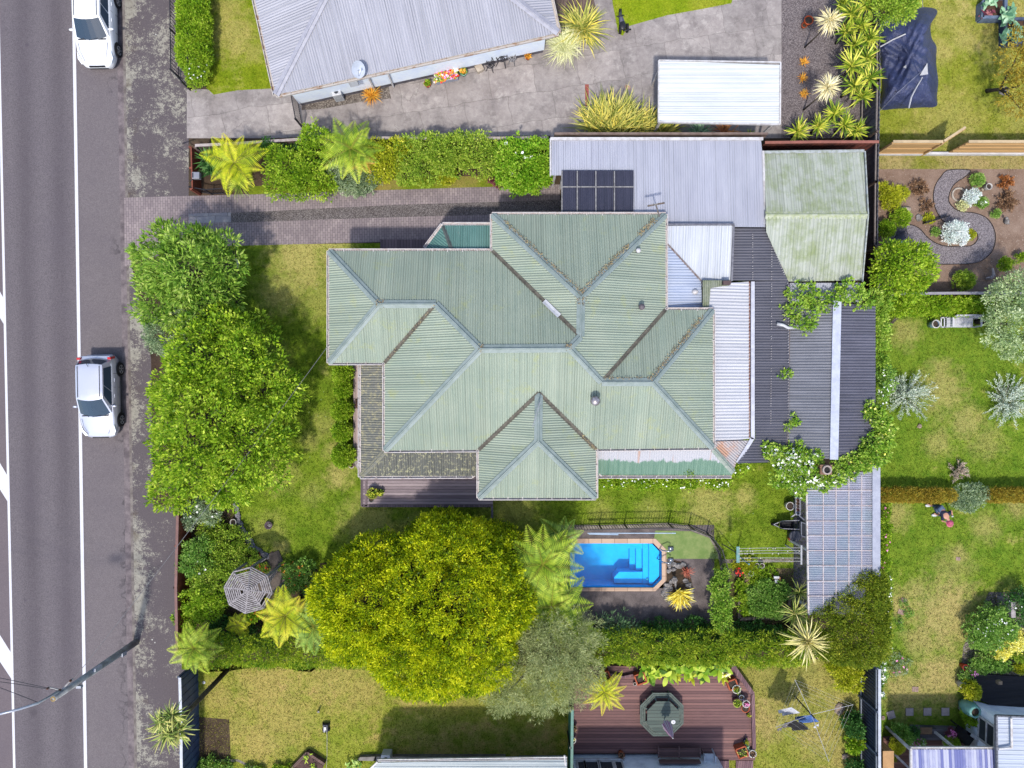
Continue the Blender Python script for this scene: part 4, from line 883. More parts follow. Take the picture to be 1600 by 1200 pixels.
posts(SH, ((1226, 712), (1160, 712)), 2.2, m=mat("post_brown", A(110, 92, 84)))
GYI = roofmat("grey_corrugated", A(146, 148, 158), A(118, 120, 130), None, streak=1, lap=.9, dirt=.25)
SD = thing("shed", "dark grey corrugated shed roof with a broad white ridge strip by the right fence", "shed", P(1300, 600))
lean("roof", [(1234, 478, 2.3), (1308, 474, 2.62), (1302, 717, 2.62), (1230, 717, 2.3)], GYI, SD, .125, .022, ang=0)
lean("roof", [(1308, 474, 2.62), (1368, 478, 2.36), (1368, 700, 2.36), (1346, 717, 2.42), (1302, 717, 2.62)], roofmat("grey_corrugated_far", A(116, 116, 132), A(92, 92, 106), None, streak=1, lap=.9, dirt=.25), SD, .125, .022, ang=0)
f = MB(); f.beam(P(1308, 470, 2.66), P(1303, 718, 2.66), .36, .04); f.build("ridge_strip", mat("white_strip", A(214, 220, 238), A(194, 200, 222), 3, rough=.5, grain=.05), SD)
f = MB(); f.beam(P(1233, 478, 2.3), P(1230, 716, 2.3), .08, .06); f.build("side_gutter", mat("brown_gutter", A(120, 100, 90), A(150, 140, 136), 9), SD)
sc = MB()
for x in (1258, 1284, 1326, 1346):
    for i in range(48):
        if random.random() < .8: sc.box(P(x - i * .05, 486 + i * 4.7, 2.5 - abs(x - 1306) * .0045), (.035, .03, .08))
tag(sc.build("roofing_screws", mat("screw_caps", A(210, 206, 206)), SD), kind="stuff")
w = MB(); w.prism([P(x, y, 2.3).xy for x, y in ((1240, 482), (1360, 482), (1360, 710), (1240, 710))], 0, 2.2); w.build("wall", weatherboard("shed_boards", A(120, 104, 96), A(96, 84, 78)), SD)
CL = NT("clear_roofing"); _p = CL.pos(); CL.done(CL.mix(CL.ramp(CL.noise(_p, .8, 5), .4, .62), A(206, 208, 228), A(190, 206, 224)), .3, 0, .4)
_tr = CL.node("ShaderNodeBsdfTransparent"); _tr.inputs[0].default_value = (.9, .9, .95, 1); _mx = CL.node("ShaderNodeMixShader"); _mx.inputs[0].default_value = .42
CL.l.new(CL.b.outputs[0], _mx.inputs[1]); CL.l.new(_tr.outputs[0], _mx.inputs[2]); CL.l.new(_mx.outputs[0], CL.out.inputs[0])
PG = thing("pergola", "pergola with clear corrugated sheets over pale rafters between the vine and the clipped hedge", "pergola", P(1315, 840))
lean("roof", [(1260, 742, 2.25), (1366, 736, 2.4), (1366, 900, 2.4), (1345, 918, 2.375), (1263, 962, 2.25)], CL.m, PG, .1, .018, ang=0)
rf = MB()
for x in (1286, 1306, 1326, 1346): rf.beam(P(x, 742, 2.285 + (x - 1286) * .0014), P(x, 958 - (x - 1270) * .55, 2.285 + (x - 1286) * .0014), .035, .06)
rf.build("rafter", mat("pale_rafter", A(232, 222, 222), A(210, 190, 190), 6), PG)
rf = MB()
for y in (766, 790, 814, 837, 860, 884, 908, 931): rf.beam(P(1261, y, 2.28), P(1364 if y < 900 else 1345 if y < 920 else 1310, y, 2.4 if y < 900 else 2.36), .03, .05)
rf.build("batten", mat("pale_rafter", A(232, 222, 222)), PG)
f = MB(); f.beam(P(1369, 725, 2.44), P(1369, 902, 2.44), .34, .05); f.build("flashing", mat("grey_flashing", A(196, 200, 216), A(178, 182, 200), 3, rough=.5), PG)
f = MB(); f.beam(P(1260, 770, 2.22), P(1263, 958, 2.22), .06, .1); f.build("gutter", GUT, PG)
posts(PG, ((1262, 775), (1263, 860), (1264, 950), (1360, 775), (1360, 950)), 2.2)
fl_ = MB().poly([Vc((v.x, v.y, .012)) for v in G2([(1262, 745), (1352, 745), (1352, 960), (1262, 960)])]).build("pergola_floor", mat("pergola_concrete", A(176, 166, 172), A(130, 122, 130), 2)); tag(fl_, kind="structure")
CHM = thing("chimney", "short square brick chimney with a black round pot poking through the flowering vine", "chimney", P(1293, 736))
c = P(1291, 734, 2.9); MB().box((c.x, c.y, 1.45), (.5, .42, 2.9)).build("stack", mat("chimney_brick", A(170, 130, 104), A(130, 96, 78), 9, bump=.5), CHM, bevel=.01)
MB().lathe((c.x, c.y, 2.9), [(.2, 0), (.2, .12), (.14, .12), (.13, -.05)], 16, False).build("pot", mat("chimney_pot", A(196, 180, 170)), CHM)
MB().lathe((c.x, c.y, 2.9), [(.135, .02), (.001, .02)], 16, False).build("flue", mat("soot", (.006, .006, .006, 1)), CHM)
# ================================================ neighbours' houses
LGR = roofmat("pale_lavender_iron", A(198, 198, 208), A(182, 182, 194), None, streak=1.0, rust=A(150, 140, 140), rustw=(.7, .78), dirt=.2)
NH = thing("house", "neighbouring house with a pale lavender-grey hipped iron roof and white wall set at a slant", "house", P(640, 0))
a, b = P(431, 148, 2.7), P(872, 51, 2.7); d = (b - a).normalized(); up = Vc((-d.y, d.x, 0)); dep = 9.2
c_, e_ = b + up * dep, a + up * dep; hz = Vc((0, 0, .3 * dep / 2)); r1 = a + (d + up) * dep / 2 + hz; r2 = b + (up - d) * dep / 2 + hz
rb = MB()
for f in ((a, b, r2, r1), (b, c_, r2), (c_, e_, r1, r2), (e_, a, r1)): corr(rb, f, .115, .016)
nro = rb.build("roof", LGR, NH, uv=True)
cb = MB()
for p in ((a, r1), (e_, r1), (b, r2), (c_, r2)): cap(cb, *p, .16, .035, .05)
cap(cb, r1, r2, .16, .05, .05); cb.build("ridge_cap", mat("lavender_cap", A(188, 188, 200), A(170, 170, 184), 4, rough=.5, grain=.05), nro)
ps_ = [(p.x, p.y) for p in (a, b, c_, e_)]; NWB = weatherboard("blue_white_weatherboard", A(222, 230, 246, 1.0), A(206, 216, 236, 1.0), .2)
wi = inset(ps_, .42); w = MB(); w.prism(wi, .35, 2.68); w.build("wall", NWB, NH); w = MB(); w.prism(inset(ps_, .46), 0, .35); w.build("foundation", mat("foundation_grey", A(120, 116, 126), A(96, 92, 100), 3), NH)
MB().poly([Vc((x, y, 2.66)) for x, y in inset(ps_, .03)]).build("soffit", WHITE, NH)
gb = MB()
for p, q in ((a, b), (b, c_), (c_, e_), (e_, a)):
    dd = (q - p).normalized(); gutter(gb, p - Vc((0, 0, .03)), q - Vc((0, 0, .03)), (dd.y, -dd.x, 0), .12)
gb.build("gutter", mat("white_gutter_rusty", A(226, 216, 208), A(186, 150, 122), 3, lo=.52, hi=.64, rough=.5), NH)
dp = MB()
for px, py in ((572, 122), (603, 115)): t0 = P(px, py - 3, 2.62); g0 = Vc((*wi[0], 0)); n_ = (Vc((t0.x, t0.y, 0)) - g0).dot(d); q = g0 + d * n_ - up * .06; dp.tube([t0, Vc((q.x, q.y, 2.3)), Vc((q.x, q.y, .1))], .045, 7)
dp.build("downpipe", WHITE, NH)
dd_ = MB(); a2, b2 = P(862, 53, .3), P(935, 32, .3); dd_.prism([a2.xy, b2.xy, (b2.xy + up.xy * 4), (a2.xy + up.xy * 4)], .02, .3)
tag(dd_.build("timber_deck", boards("brown_deck_boards", A(126, 104, 94), A(94, 76, 70), 80, .14), org=a2), "brown timber deck against the end of the lavender-roofed house", "deck")
SAT = thing("satellite_dish", "pale oval satellite dish on the gutter of the lavender-roofed house", "satellite dish", P(562, 116, 2.75))
m_ = MB(); c = P(560, 108, 3.15); tl = Matrix.Rotation(math.radians(35), 3, Vc((1, .3, 0))); pts = []; n = 20
for r, z in ((.36, .1), (.25, .045), (.12, .01), (.005, 0)):
    for k in range(n): t_ = 6.283 * k / n; pts.append(c + tl @ Vc((r * .8 * math.cos(t_), r * math.sin(t_), z)))
m_.add(pts, [(i * n + k, i * n + (k + 1) % n, (i + 1) * n + (k + 1) % n, (i + 1) * n + k) for i in range(3) for k in range(n)]); m_.build("dish", mat("dish_grey", A(206, 214, 230), rough=.4, grain=0), SAT, smooth=True)
m_ = MB(); m_.tube([P(562, 116, 2.7), P(561, 112, 3.0), c], .025, 6); m_.tube([c + Vc((0, -.3, 0)), c + Vc((.1, -.25, .45))], .014, 5); m_.box(c + Vc((.1, -.24, .47)), (.07, .07, .09)); m_.build("bracket", mat("dish_grey", A(206, 214, 230)), SAT)
HPW = mat("appliance_white", A(232, 234, 240), rough=.4, grain=.03)
def heat_pump(px, py, w, dp_, h, rz, label, z0=.05):
    t = thing("heat_pump", label, "heat pump", P(px, py, z0)); c = P(px, py, z0)
    MB().box(c + Vc((0, 0, h / 2)), (w, dp_, h), rz).build("casing", HPW, t, bevel=.02)
    R = Matrix.Rotation(rz, 3, 'Z'); g = MB(); g.lathe(c + Vc((0, 0, h + .004)), [(.10, 0), (.001, 0)], 12, False); g.build("cover_plate", mat("dark_plate", A(70, 74, 86), rough=.5), t)
    f = MB(); 
    for k in range(9): f.beam(c + R @ Vc((-w * .4, -dp_ / 2 - .012, .1 + k * h * .09)), c + R @ Vc((w * .4, -dp_ / 2 - .012, .1 + k * h * .09)), .012, .012)
    f.build("grille", mat("grille_grey", A(150, 154, 160), rough=.5), t)
heat_pump(531, 153, .42, .34, .75, math.radians(12), "white heat pump unit standing on pebbles under the lavender-roofed house's wall")
mb_ = MB(); c = P(552, 128, 1.9); mb_.box(c, (.4, .22, .5), math.radians(12)); tag(mb_.build("meter_box", HPW, org=c, bevel=.015), "small white meter box fixed high on the slanting white wall beneath the satellite dish", "meter box")
# white carport in the concrete yard
WST = roofmat("white_ribbed_steel", A(240, 243, 246), A(228, 234, 238), None, streak=.6, lap=.9, dirt=.1)
WC = thing("carport", "bright white ribbed carport roof standing on posts in the concrete yard", "carport", P(1125, 145))
lean("roof", [(1030, 96, 2.42), (1218, 99, 2.42), (1217, 194, 2.36), (1029, 190, 2.36)], WST, WC, .20, .03, ang=0, trap=True)
f = MB(); f.beam(P(1029, 95, 2.4), P(1028.5, 191, 2.34), .05, .14); f.beam(P(1219, 98, 2.4), P(1218, 195, 2.34), .06, .14); f.beam(P(1029, 191, 2.33), P(1218, 195, 2.33), .05, .14); f.beam(P(1029, 95, 2.4), P(1219, 98, 2.4), .05, .14); f.build("fascia", WHITE, WC)
posts(WC, ((1034, 101), (1212, 103), (1034, 186), (1212, 189)), 2.28, .09)
# house at the bottom left of the deck, seen only by its eave
B1R = roofmat("pale_green_white_iron", A(206, 214, 216), A(188, 198, 200), None, streak=.6, lap=.8, dirt=.15)
B1 = thing("house", "low pale-roofed house at the bottom edge with a chamfered corner beside a concrete ledge", "house", P(730, 1200))
lean("roof", [(590, 1191, 2.35), (886, 1187, 2.35), (886, 1320, 3.4), (545, 1330, 3.4), (575, 1205, 2.35)], B1R, B1, .2, .02, ang=0, trap=True)
f = MB(); gutter(f, P(886, 1186, 2.35), P(590, 1190, 2.35), (0, 1, 0), .1, False); f.beam(P(590, 1190, 2.36), P(573, 1206, 2.36), .06, .1); f.tube([P(882, 1180, 2.4), P(884, 1200, 2.4)], .04, 7); f.build("gutter", WHITE, B1)
w = MB(); w.prism([P(x, y, 2.3).xy for x, y in ((615, 1234), (884, 1232), (884, 1340), (590, 1340))], 0, 2.3); w.build("wall", WB, B1)
w = MB(); w.prism([P(x, y, 0).xy for x, y in ((588, 1178), (790, 1178), (790, 1185), (585, 1185))], 0, .25); w.prism([P(x, y, 0).xy for x, y in ((560, 1184), (564, 1179), (590, 1178), (588, 1185))], 0, .25); w.build("ledge", mat("ledge_concrete", A(150, 144, 140), A(120, 114, 110), 3), B1)
w = MB(); w.prism([P(x, y, 0).xy for x, y in ((811, 1180), (882, 1180), (882, 1187), (811, 1187))], 0, .2); w.build("ledge", mat("ledge_concrete", A(150, 144, 140)), B1)
heat_pump(606, 1176, .42, .36, .6, 0, "white heat pump standing on the ledge of the low pale house at the bottom edge", .25)
# house behind the red deck
B2 = thing("house", "white weatherboard house with sash windows facing the red timber deck", "house", P(1010, 1210))
g0, g1, g2_, g3_ = P(893, 1178), P(1118, 1178), P(1118, 1400), P(893, 1400)
w = MB(); w.prism([g0.xy, g1.xy, g2_.xy, g3_.xy], 0, 2.9); w.build("wall", weatherboard("cool_white_weatherboard", A(216, 222, 230, 1.0), A(186, 192, 202, 1.0), .19), B2)
for x, ww in ((905, .35), (921, .62), (943, .62), (962, .35)): wall_window(B2, P(x, 1178), (-1, 0), ww, 1.5, 1.45)
f = MB(); f.beam(P(894, 1177.5, 0) + Vc((0, .03, .62)), P(973, 1177.5, 0) + Vc((0, .03, .62)), .1, .06); f.build("window_sill", WHITE, B2)
# house at the lower right
B3 = thing("house", "white house at the lower right with a lined blue-white roof and a dark window", "house", P(1585, 1140))
MET = weatherboard("vertical_white_boards", A(220, 224, 234, 1.0), A(198, 204, 218, 1.0), .2)
wp = [P(x, y, 0).xy for x, y in ((1511, 1091), (1543, 1100), (1760, 1112), (1760, 1165), (1508, 1160))]
w = MB(); w.prism(wp, 0, 2.55); w.build("wall", MET, B3)
w = MB(); w.prism([P(x, y, 0).xy for x, y in ((1520, 1160), (1760, 1160), (1760, 1500), (1548, 1500))], 0, 2.5); w.build("wall", MET, B3)
B3R = roofmat("blue_white_panels", A(210, 218, 234), A(198, 208, 228), None, streak=.4, lap=.3, dirt=.06)
lean("roof", [(1557, 1119, 2.7), (1800, 1128, 2.95), (1800, 1500, 2.95), (1562, 1500, 2.7)], B3R, B3, .19, .014, ang=0, trap=True)
f = MB(); f.beam(P(1556, 1118, 2.7), P(1561, 1500, 2.7), .07, .14); f.beam(P(1556, 1118, 2.72), P(1800, 1127, 2.98), .06, .14); f.build("gutter", mat("dark_edge", A(60, 62, 72), A(150, 154, 166), 9, lo=.3, hi=.7), B3)
f = MB(); f.tube([P(1580, 1122, 2.86), P(1581, 1168, 2.86)], .05, 8); f.tube([P(1581, 1168, 2.86), P(1560, 1170, 2.8)], .05, 8); f.build("roof_pipe", WHITE, B3)
wall_window(B3, P(1508.6, 1120), (-.03, -1), 1.0, 1.1, 1.55); 
BD = MB(); BD.prism([P(x, y, 0).xy for x, y in ((1512, 1050), (1700, 1062), (1700, 1112), (1546, 1099), (1512, 1086))], .02, .16)
tag(BD.build("black_deck", boards("black_deck_boards", A(66, 62, 66), A(44, 42, 46), 5, .14), org=P(1580, 1080)), "black stained deck behind the white house at the lower right", "deck")
RP = MB(); RP.prism([P(x, y, 0).xy for x, y in ((1378, 1150), (1520, 1150), (1540, 1178), (1540, 1300), (1378, 1300))], .01, .14)
tag(RP.build("red_brown_deck", boards("red_brown_boards", A(150, 106, 94), A(116, 80, 72), 0, .14), org=P(1440, 1180)), "small red-brown deck with potted plants between the fence and the white house", "deck")
VP = thing("pergola", "blue-violet striped translucent roof at the lower right corner over the potted plants", "pergola", P(1495, 1190))
VST = NT("violet_stripes"); _u = VST.sep(VST.uv()); _w = VST.node("ShaderNodeTexWhiteNoise", noise_dimensions='1D'); VST.l.new(VST.math('FLOOR', VST.math('DIVIDE', _u[0], .12)), _w.inputs["W"])
VSTM = VST.done(VST.mix(VST.ramp(VST.math('ADD', _w.outputs[0], VST.math('MULTIPLY', VST.noise(VST.pos(), 3, 5), .5)), .5, 1.0), A(122, 128, 186), A(206, 208, 230)), .4)
lean("roof", [(1424, 1171, 2.45), (1564, 1171, 2.45), (1566, 1330, 2.8), (1424, 1330, 2.8)], VSTM, VP, .12, .02)
f = MB(); gutter(f, P(1566, 1170, 2.43), P(1423, 1170, 2.43), (0, 1, 0), .08); f.beam(P(1423, 1169, 2.44), P(1423, 1330, 2.8), .08, .1); f.build("gutter", WHITE, VP)
posts(VP, ((1426, 1174), (1500, 1176)), 2.3)
f = MB(); f.beam(P(1389, 1170, .75), P(1420, 1200, .85), .1, .12); f.build("rail", WHITE, VP)
f = MB(); f.beam(P(1518, 1148, .9), P(1550, 1172, .95), .16, .08); f.beam(P(1518, 1150, .45), P(1518, 1180, .45), .12, .9); tag(f.build("handrail", WHITE, org=P(1530, 1160)), "white sloping handrail beside the dark steps of the lower right house", "handrail")
GB = MB(); GB.prism([P(x, y, 0).xy for x, y in ((1421, 1132), (1492, 1134), (1492, 1150), (1421, 1150))], 0, .4); tag(GB.build("bench_planter", boards("grey_planter_boards", A(118, 112, 114), A(92, 88, 92), 0, .13), org=P(1455, 1140)), "long weathered grey timber bench box at the end of the stepping stones", "bench")
GB = MB(); GB.box(P(1447, 1142, .43), (.55, .3, .03)); tag(GB.build("doormat", mat("coir", A(166, 130, 96), A(140, 108, 80), 8), org=P(1447, 1142, .43)), "tan mat lying on the weathered grey bench box", "mat")
# ================================================ fences
def fence(name, label, pts, h, m, post_m=None, cap_m=None, spacing=1.9, thick=.05, h0=.04, rails=0, ribs=0, rail_m=None, cat="fence", side=1):
    W = [P(*p) for p in pts]; t = thing(name, label, cat, W[0]); mp = MB(); mc = MB(); mr = MB()
    for a, b in zip(W, W[1:]):
        L = (b - a).length; d = (b - a).normalized(); nn = Vc((-d.y, d.x, 0)) * side; z = Vc((0, 0, 1))
        if ribs:
            k = max(2, int(L / ribs)); 
            for i in range(k):
                q = a.lerp(b, (i + .5) / k); mp.box(q + z * (h0 + (h - h0) / 2) + nn * (.012 if i % 2 else -.006), (L / k * 1.01, thick * .6, h - h0), math.atan2(d.y, d.x))
        else: mp.beam(a + z * (h0 + h) / 2, b + z * (h0 + h) / 2, thick, h - h0)
        if cap_m: mc.beam(a + z * (h + .015), b + z * (h + .015), thick + .07, .035)
        for r in range(rails): zz = h0 + .15 + (h - .35) * r / max(1, rails - 1); MB().beam(a + z * zz - nn * (thick * .5 + .03), b + z * zz - nn * (thick * .5 + .03), .05, .09).build("rail", rail_m or post_m or m, t)
        if post_m:
            n = max(1, round(L / spacing))
            for i in range(n + 1): q = a.lerp(b, i / n); MB().box((q.x - nn.x * .07, q.y - nn.y * .07, h * .5), (.09, .09, h * 1.0), math.atan2(d.y, d.x)).build("post", post_m, t)
    mp.build("panel", m, t)
    if cap_m: mc.build("capping", cap_m, t)
    return t
BRW = boards("brown_fence_boards", A(120, 104, 98), A(88, 74, 70), 90, .15)
RED = mat("red_brown_boards_painted", A(160, 84, 62), A(126, 66, 50), 5, rough=.7)
CAPP = mat("pale_capping", A(206, 194, 190), A(176, 160, 156), 6)
fence("fence", "low grey-brown board fence with a pale capping between the two driveways", [(323, 241), (376, 238.5), (482, 231.5), (578, 229.5), (704, 230), (855, 229.5)], 1.25, BRW, mat("post_grey", A(130, 116, 110)), CAPP, 2.2)
fence("front_fence", "red-brown front fence by the mailbox and the yellow fern", [(313, 240), (315, 304)], 1.0, RED, RED, None, 1.2, rails=2)
fence("front_fence", "red-brown board fence beside the footpath below the large hedge tree", [(300, 780), (297, 905), (299, 1006)], 1.45, RED, mat("rust_post", A(134, 80, 62)), mat("red_capping", A(150, 110, 104)), 2.0)
BLU = mat("blue_steel", A(74, 92, 126), A(60, 76, 108), 3, rough=.5, grain=.06)
STEEL = mat("white_steel_cap", A(214, 220, 232), rough=.4, grain=.03)
BF = fence("front_fence", "blue steel panel fence with a white top rail beside the footpath at the bottom left", [(309, 1034), (311, 1110), (313, 1400)], 1.85, BLU, BLU, STEEL, 1.1, ribs=.17)
DBL = mat("dark_blue_steel", A(66, 78, 100), A(52, 62, 84), 3, rough=.5, grain=.06)
fence("fence", "dark blue corrugated steel fence running from the clipped hedge to the bottom edge", [(1344, 1022), (1344, 1150), (1346, 1420)], 1.8, DBL, mat("fence_post_steel", A(96, 110, 136), rough=.5), STEEL, 2.45, ribs=.075, rails=2, rail_m=mat("fence_rail_steel", A(150, 160, 178), rough=.5))
PINE = boards("new_pine", A(214, 176, 122), A(196, 156, 104), 0, .1)
fence("fence", "orange-tan new timber fence beside the small red-brown deck", [(1362, 1148), (1362, 1420)], 1.5, boards("orange_cedar", A(206, 156, 104), A(176, 126, 80), 90, .12), None, mat("cedar_cap", A(216, 170, 118)), thick=.42, h0=.02)
fence("fence", "dark grey corrugated fence behind the garage", [(1344, -40), (1346, 150), (1343, 300), (1342, 395)], 1.75, mat("grey_fence_steel", A(104, 104, 116), A(82, 82, 94), 3, rough=.55), mat("post_brown", A(110, 92, 84)), None, 2.4, ribs=.11, rails=2, rail_m=mat("rail_pale", A(160, 150, 146)))
fence("fence", "brown and rust-red iron fence along the top of the garage", [(1175, 242), (1260, 241), (1344, 241)], 1.75, mat("rust_iron", A(140, 78, 66), A(92, 60, 56), 2.4, rough=.7), None, mat("rust_cap", A(176, 112, 98)), ribs=.11)
fence("fence", "short dark trellis fence panel beside the vine corner", [(1345, 400), (1346, 462)], 1.6, mat("grey_trellis", A(96, 90, 92), A(70, 66, 68), 4), mat("post_brown", A(110, 92, 84)), mat("trellis_cap", A(170, 164, 164)), 1.0)
NPF = fence("fence", "new pale pine fence with a white bottom board across the tent lawn", [(1366, 240), (1440, 240)], 1.7, PINE, PINE, mat("pine_cap", A(226, 200, 160)), 1.8, rails=3, side=1)
z_ = Vc((0, 0, 1)); a, b = P(1478, 240), P(1760, 240); mp = MB(); mp.beam(a + z_ * .95, b + z_ * .95, .05, 1.5); mp.build("panel", PINE, NPF); mp = MB()
for zz in (.5, 1.0, 1.45): MB().beam(a + z_ * zz - Vc((0, .05, 0)), b + z_ * zz - Vc((0, .05, 0)), .05, .09).build("rail", PINE, NPF)
mp.beam(a + z_ * 1.72, b + z_ * 1.72, .12, .04); mp.build("capping", mat("pine_cap", A(226, 200, 160)), NPF)
mp = MB(); mp.beam(P(1366, 241.5) + z_ * .11, P(1760, 241.5) + z_ * .11, .12, .22); mp.build("bottom_board", mat("white_board", A(240, 238, 240), rough=.5), NPF)
GT = thing("gate", "new pine gate standing ajar in the pale pine fence", "gate", P(1440, 240)); a = P(1442, 239); b = a + Vc((.95, .62, 0)); mp = MB(); mp.beam(a + z_ * .9, b + z_ * .9, .04, 1.55); mp.build("panel", PINE, GT)
mp = MB(); 
for zz in (.35, 1.0, 1.6): MB().beam(a + z_ * zz - Vc((-.03, .05, 0)), b + z_ * zz - Vc((-.03, .05, 0)), .05, .09).build("rail", PINE, GT)
mp.beam(a + z_ * 1.7, b + z_ * 1.7, .1, .04); mp.build("capping", mat("pine_cap", A(226, 200, 160)), GT)
fence("fence", "grey board fence between the mulched garden and the leafy hedge", [(1372, 464), (1470, 463), (1620, 463)], 1.2, mat("dark_fence", A(78, 66, 62), A(58, 50, 48), 4), mat("post_brown", A(110, 92, 84)), mat("grey_cap", A(176, 172, 182), rough=.6), 2.4)
BLK = mat("black_steel", A(44, 44, 52), rough=.45, grain=.03)
def picket(name, label, pts, h, gap=.13, cat="fence", post_sp=2.2, w=.018, top=True):
    W = [P(*p) for p in pts]; t = thing(name, label, cat, W[0]); mr, mp = MB(), MB(); z = Vc((0, 0, 1)); q0 = []
    for a, b in zip(W, W[1:]):
        for zz in (.12, h - .03): mr.beam(a + z * zz, b + z * zz, .035, .035)
        n = max(2, int((b - a).length / gap))
        for i in range(1, n): q = a.lerp(b, i / n); mp.box((q.x, q.y, h / 2 + .05), (w, w, h - .12))
        k = max(1, round((b - a).length / post_sp)); q0 += [a.lerp(b, i / k) for i in range(k)]
    for q in q0 + [W[-1]]: MB().box((q.x, q.y, h / 2 + .02), (.06, .06, h + .04)).build("post", BLK, t)
    mr.build("rail", BLK, t); mp.build("pickets", BLK, t); return t
picket("pool_fence", "black tubular steel pool fence curving round the swimming pool", [(894, 822), (936, 820), (975, 819), (1044, 818), (1076, 821), (1104, 833), (1118, 851), (1128, 884), (1128, 916)], 1.15, .12)
picket("front_fence", "low black picket fence beside the clipped hedge at the top left", [(279, -60), (280, 60), (281, 122), (298, 141)], .95, .16)
picket("gate", "black steel side gate across the concrete path of the lavender-roofed house", [(466, 158), (474, 201)], 1.3, .1, "gate", 1.4)
picket("gate", "small black gate with a plank at the end of the front garden by the mailbox", [(309, 300), (332, 304), (362, 302)], .9, .12, "gate", .8)
MBX = thing("mailbox", "grey metal mailbox on a thin post behind the red-brown front fence", "mailbox", P(311, 292)); c = P(309, 276, 1.0)
MB().tube([P(311, 292), (P(311, 292).x, P(311, 292).y, 1.0), c], .02, 6).build("post", BLK, MBX); MB().box(c + Vc((0, 0, .12)), (.34, .3, .24)).build("box", mat("galvanised", A(176, 178, 190), rough=.4, metal=.3), MBX, bevel=.02)
MB().box(c + Vc((-.12, 0, .245)), (.05, .22, .012)).build("slot", BLK, MBX)
sgn = MB(); c = P(292, 226, .9); sgn.beam(P(286, 224, .0), P(286, 224, 1.0), .04, .04, Vc((1, 0, 0))); sgn.beam(P(279, 229, .95), P(292, 238, .95), .03, .05); tag(sgn.build("barrier_rail", BLK, org=P(286, 224)), "short black steel rail at the corner of the concrete drive and footpath", "rail")
# ================================================ power pole with its wires and street lamp arm
WOOD = mat("pole_wood", A(160, 160, 160, 1.2), A(126, 124, 124, 1.2), 3, rough=.85, bump=.3)
PL = thing("power_pole", "tall grey timber power pole with a lamp arm leaning over the street", "power pole", P(213, 1003))
b = P(213, 1003); tp = Vc((b.x, b.y, 6.25)); MB().tube([b - Vc((0, 0, .2)), b.lerp(tp, .5), tp], [.16, .14, .11], 10).build("post", WOOD, PL, smooth=True)
ar = MB(); ar.tube([Vc((b.x - .12, b.y - .05, 5.3)), P(88, 1082, 6.15), P(59, 1099, 6.9), P(30, 1108, 7.4), P(-25, 1122, 7.7)], [.055, .055, .05, .045, .045], 8)
ar.build("lamp_arm", mat("lamp_arm_steel", A(206, 212, 226), rough=.35, metal=.3), PL, smooth=True)
lh = MB(); c = P(-36, 1126, 7.7); lh.ball(c, (.42, .16, .09), 10, 6); lh.build("lamp_head", mat("lamp_arm_steel", A(206, 212, 226)), PL, smooth=True)
cr = MB(); c = Vc((b.x, b.y, 5.75)); c += Vc((0, .12, 0)); cr.beam(c, c + Vc((-.5, .13, .02)), .05, .06); cr.beam(c, c + Vc((.46, .46, .02)), .05, .06); cr.build("crossarm", mat("crossarm_grey", A(206, 204, 206), A(160, 156, 156), 8), PL)
for q in (c + Vc((-.46, .12, .05)), c + Vc((.42, .42, .05)), c + Vc((0, .05, .05))): MB().lathe(q, [(.04, 0), (.05, .06), (.02, .12)], 8, True, True).build("insulator", mat("insulator_brown", A(110, 70, 54), rough=.3), PL)
st = MB(); st.box(Vc((b.x + .16, b.y + .12, 3.5)), (.12, .14, .5)); st.box(Vc((b.x + .1, b.y - .16, 4.7)), (.2, .1, .16)); st.box(Vc((b.x + .17, b.y - .05, 1.4)), (.05, .16, .35)); st.build("cable_box", mat("lamp_arm_steel", A(206, 212, 226)), PL)
rg = MB(); rg.lathe(tp + Vc((0, 0, .01)), [(.105, 0), (.05, .012)], 12, False); rg.build("pole_cap", mat("weathered_end", A(176, 150, 96), A(130, 106, 70), 12), PL)
def wire(name, label, a, b, sag=.25, r=.012, m=None):
    mb = MB(); n = 24; pts = [a.lerp(b, i / n) - Vc((0, 0, sag * 4 * (i / n) * (1 - i / n))) for i in range(n + 1)]; mb.tube(pts, r, 5)
    return tag(mb.build(name, m or BLK, org=a), label, "power line", "overhead wires from the power pole")
wire("power_line", "overhead wire from the timber pole across the gardens to the villa's front roof corner", Vc((b.x, b.y, 5.6)), P(512, 541, 3.15), .35, .011, mat("wire_grey", A(140, 138, 140)))
wire("power_line", "upper pair wire running left from the pole across the road", Vc((b.x, b.y + .17, 5.9)), P(-190, 1030, 6.4), .2)
wire("power_line", "middle wire running left from the pole over the road, below the upper one", Vc((b.x - .46, b.y + .24, 5.9)), P(-190, 1048, 6.2), .2)
wire("power_line", "lowest wire running left from the tip of the lamp arm bracket over the white chevrons", P(58, 1097, 6.9), P(-200, 1010, 7.0), .15)
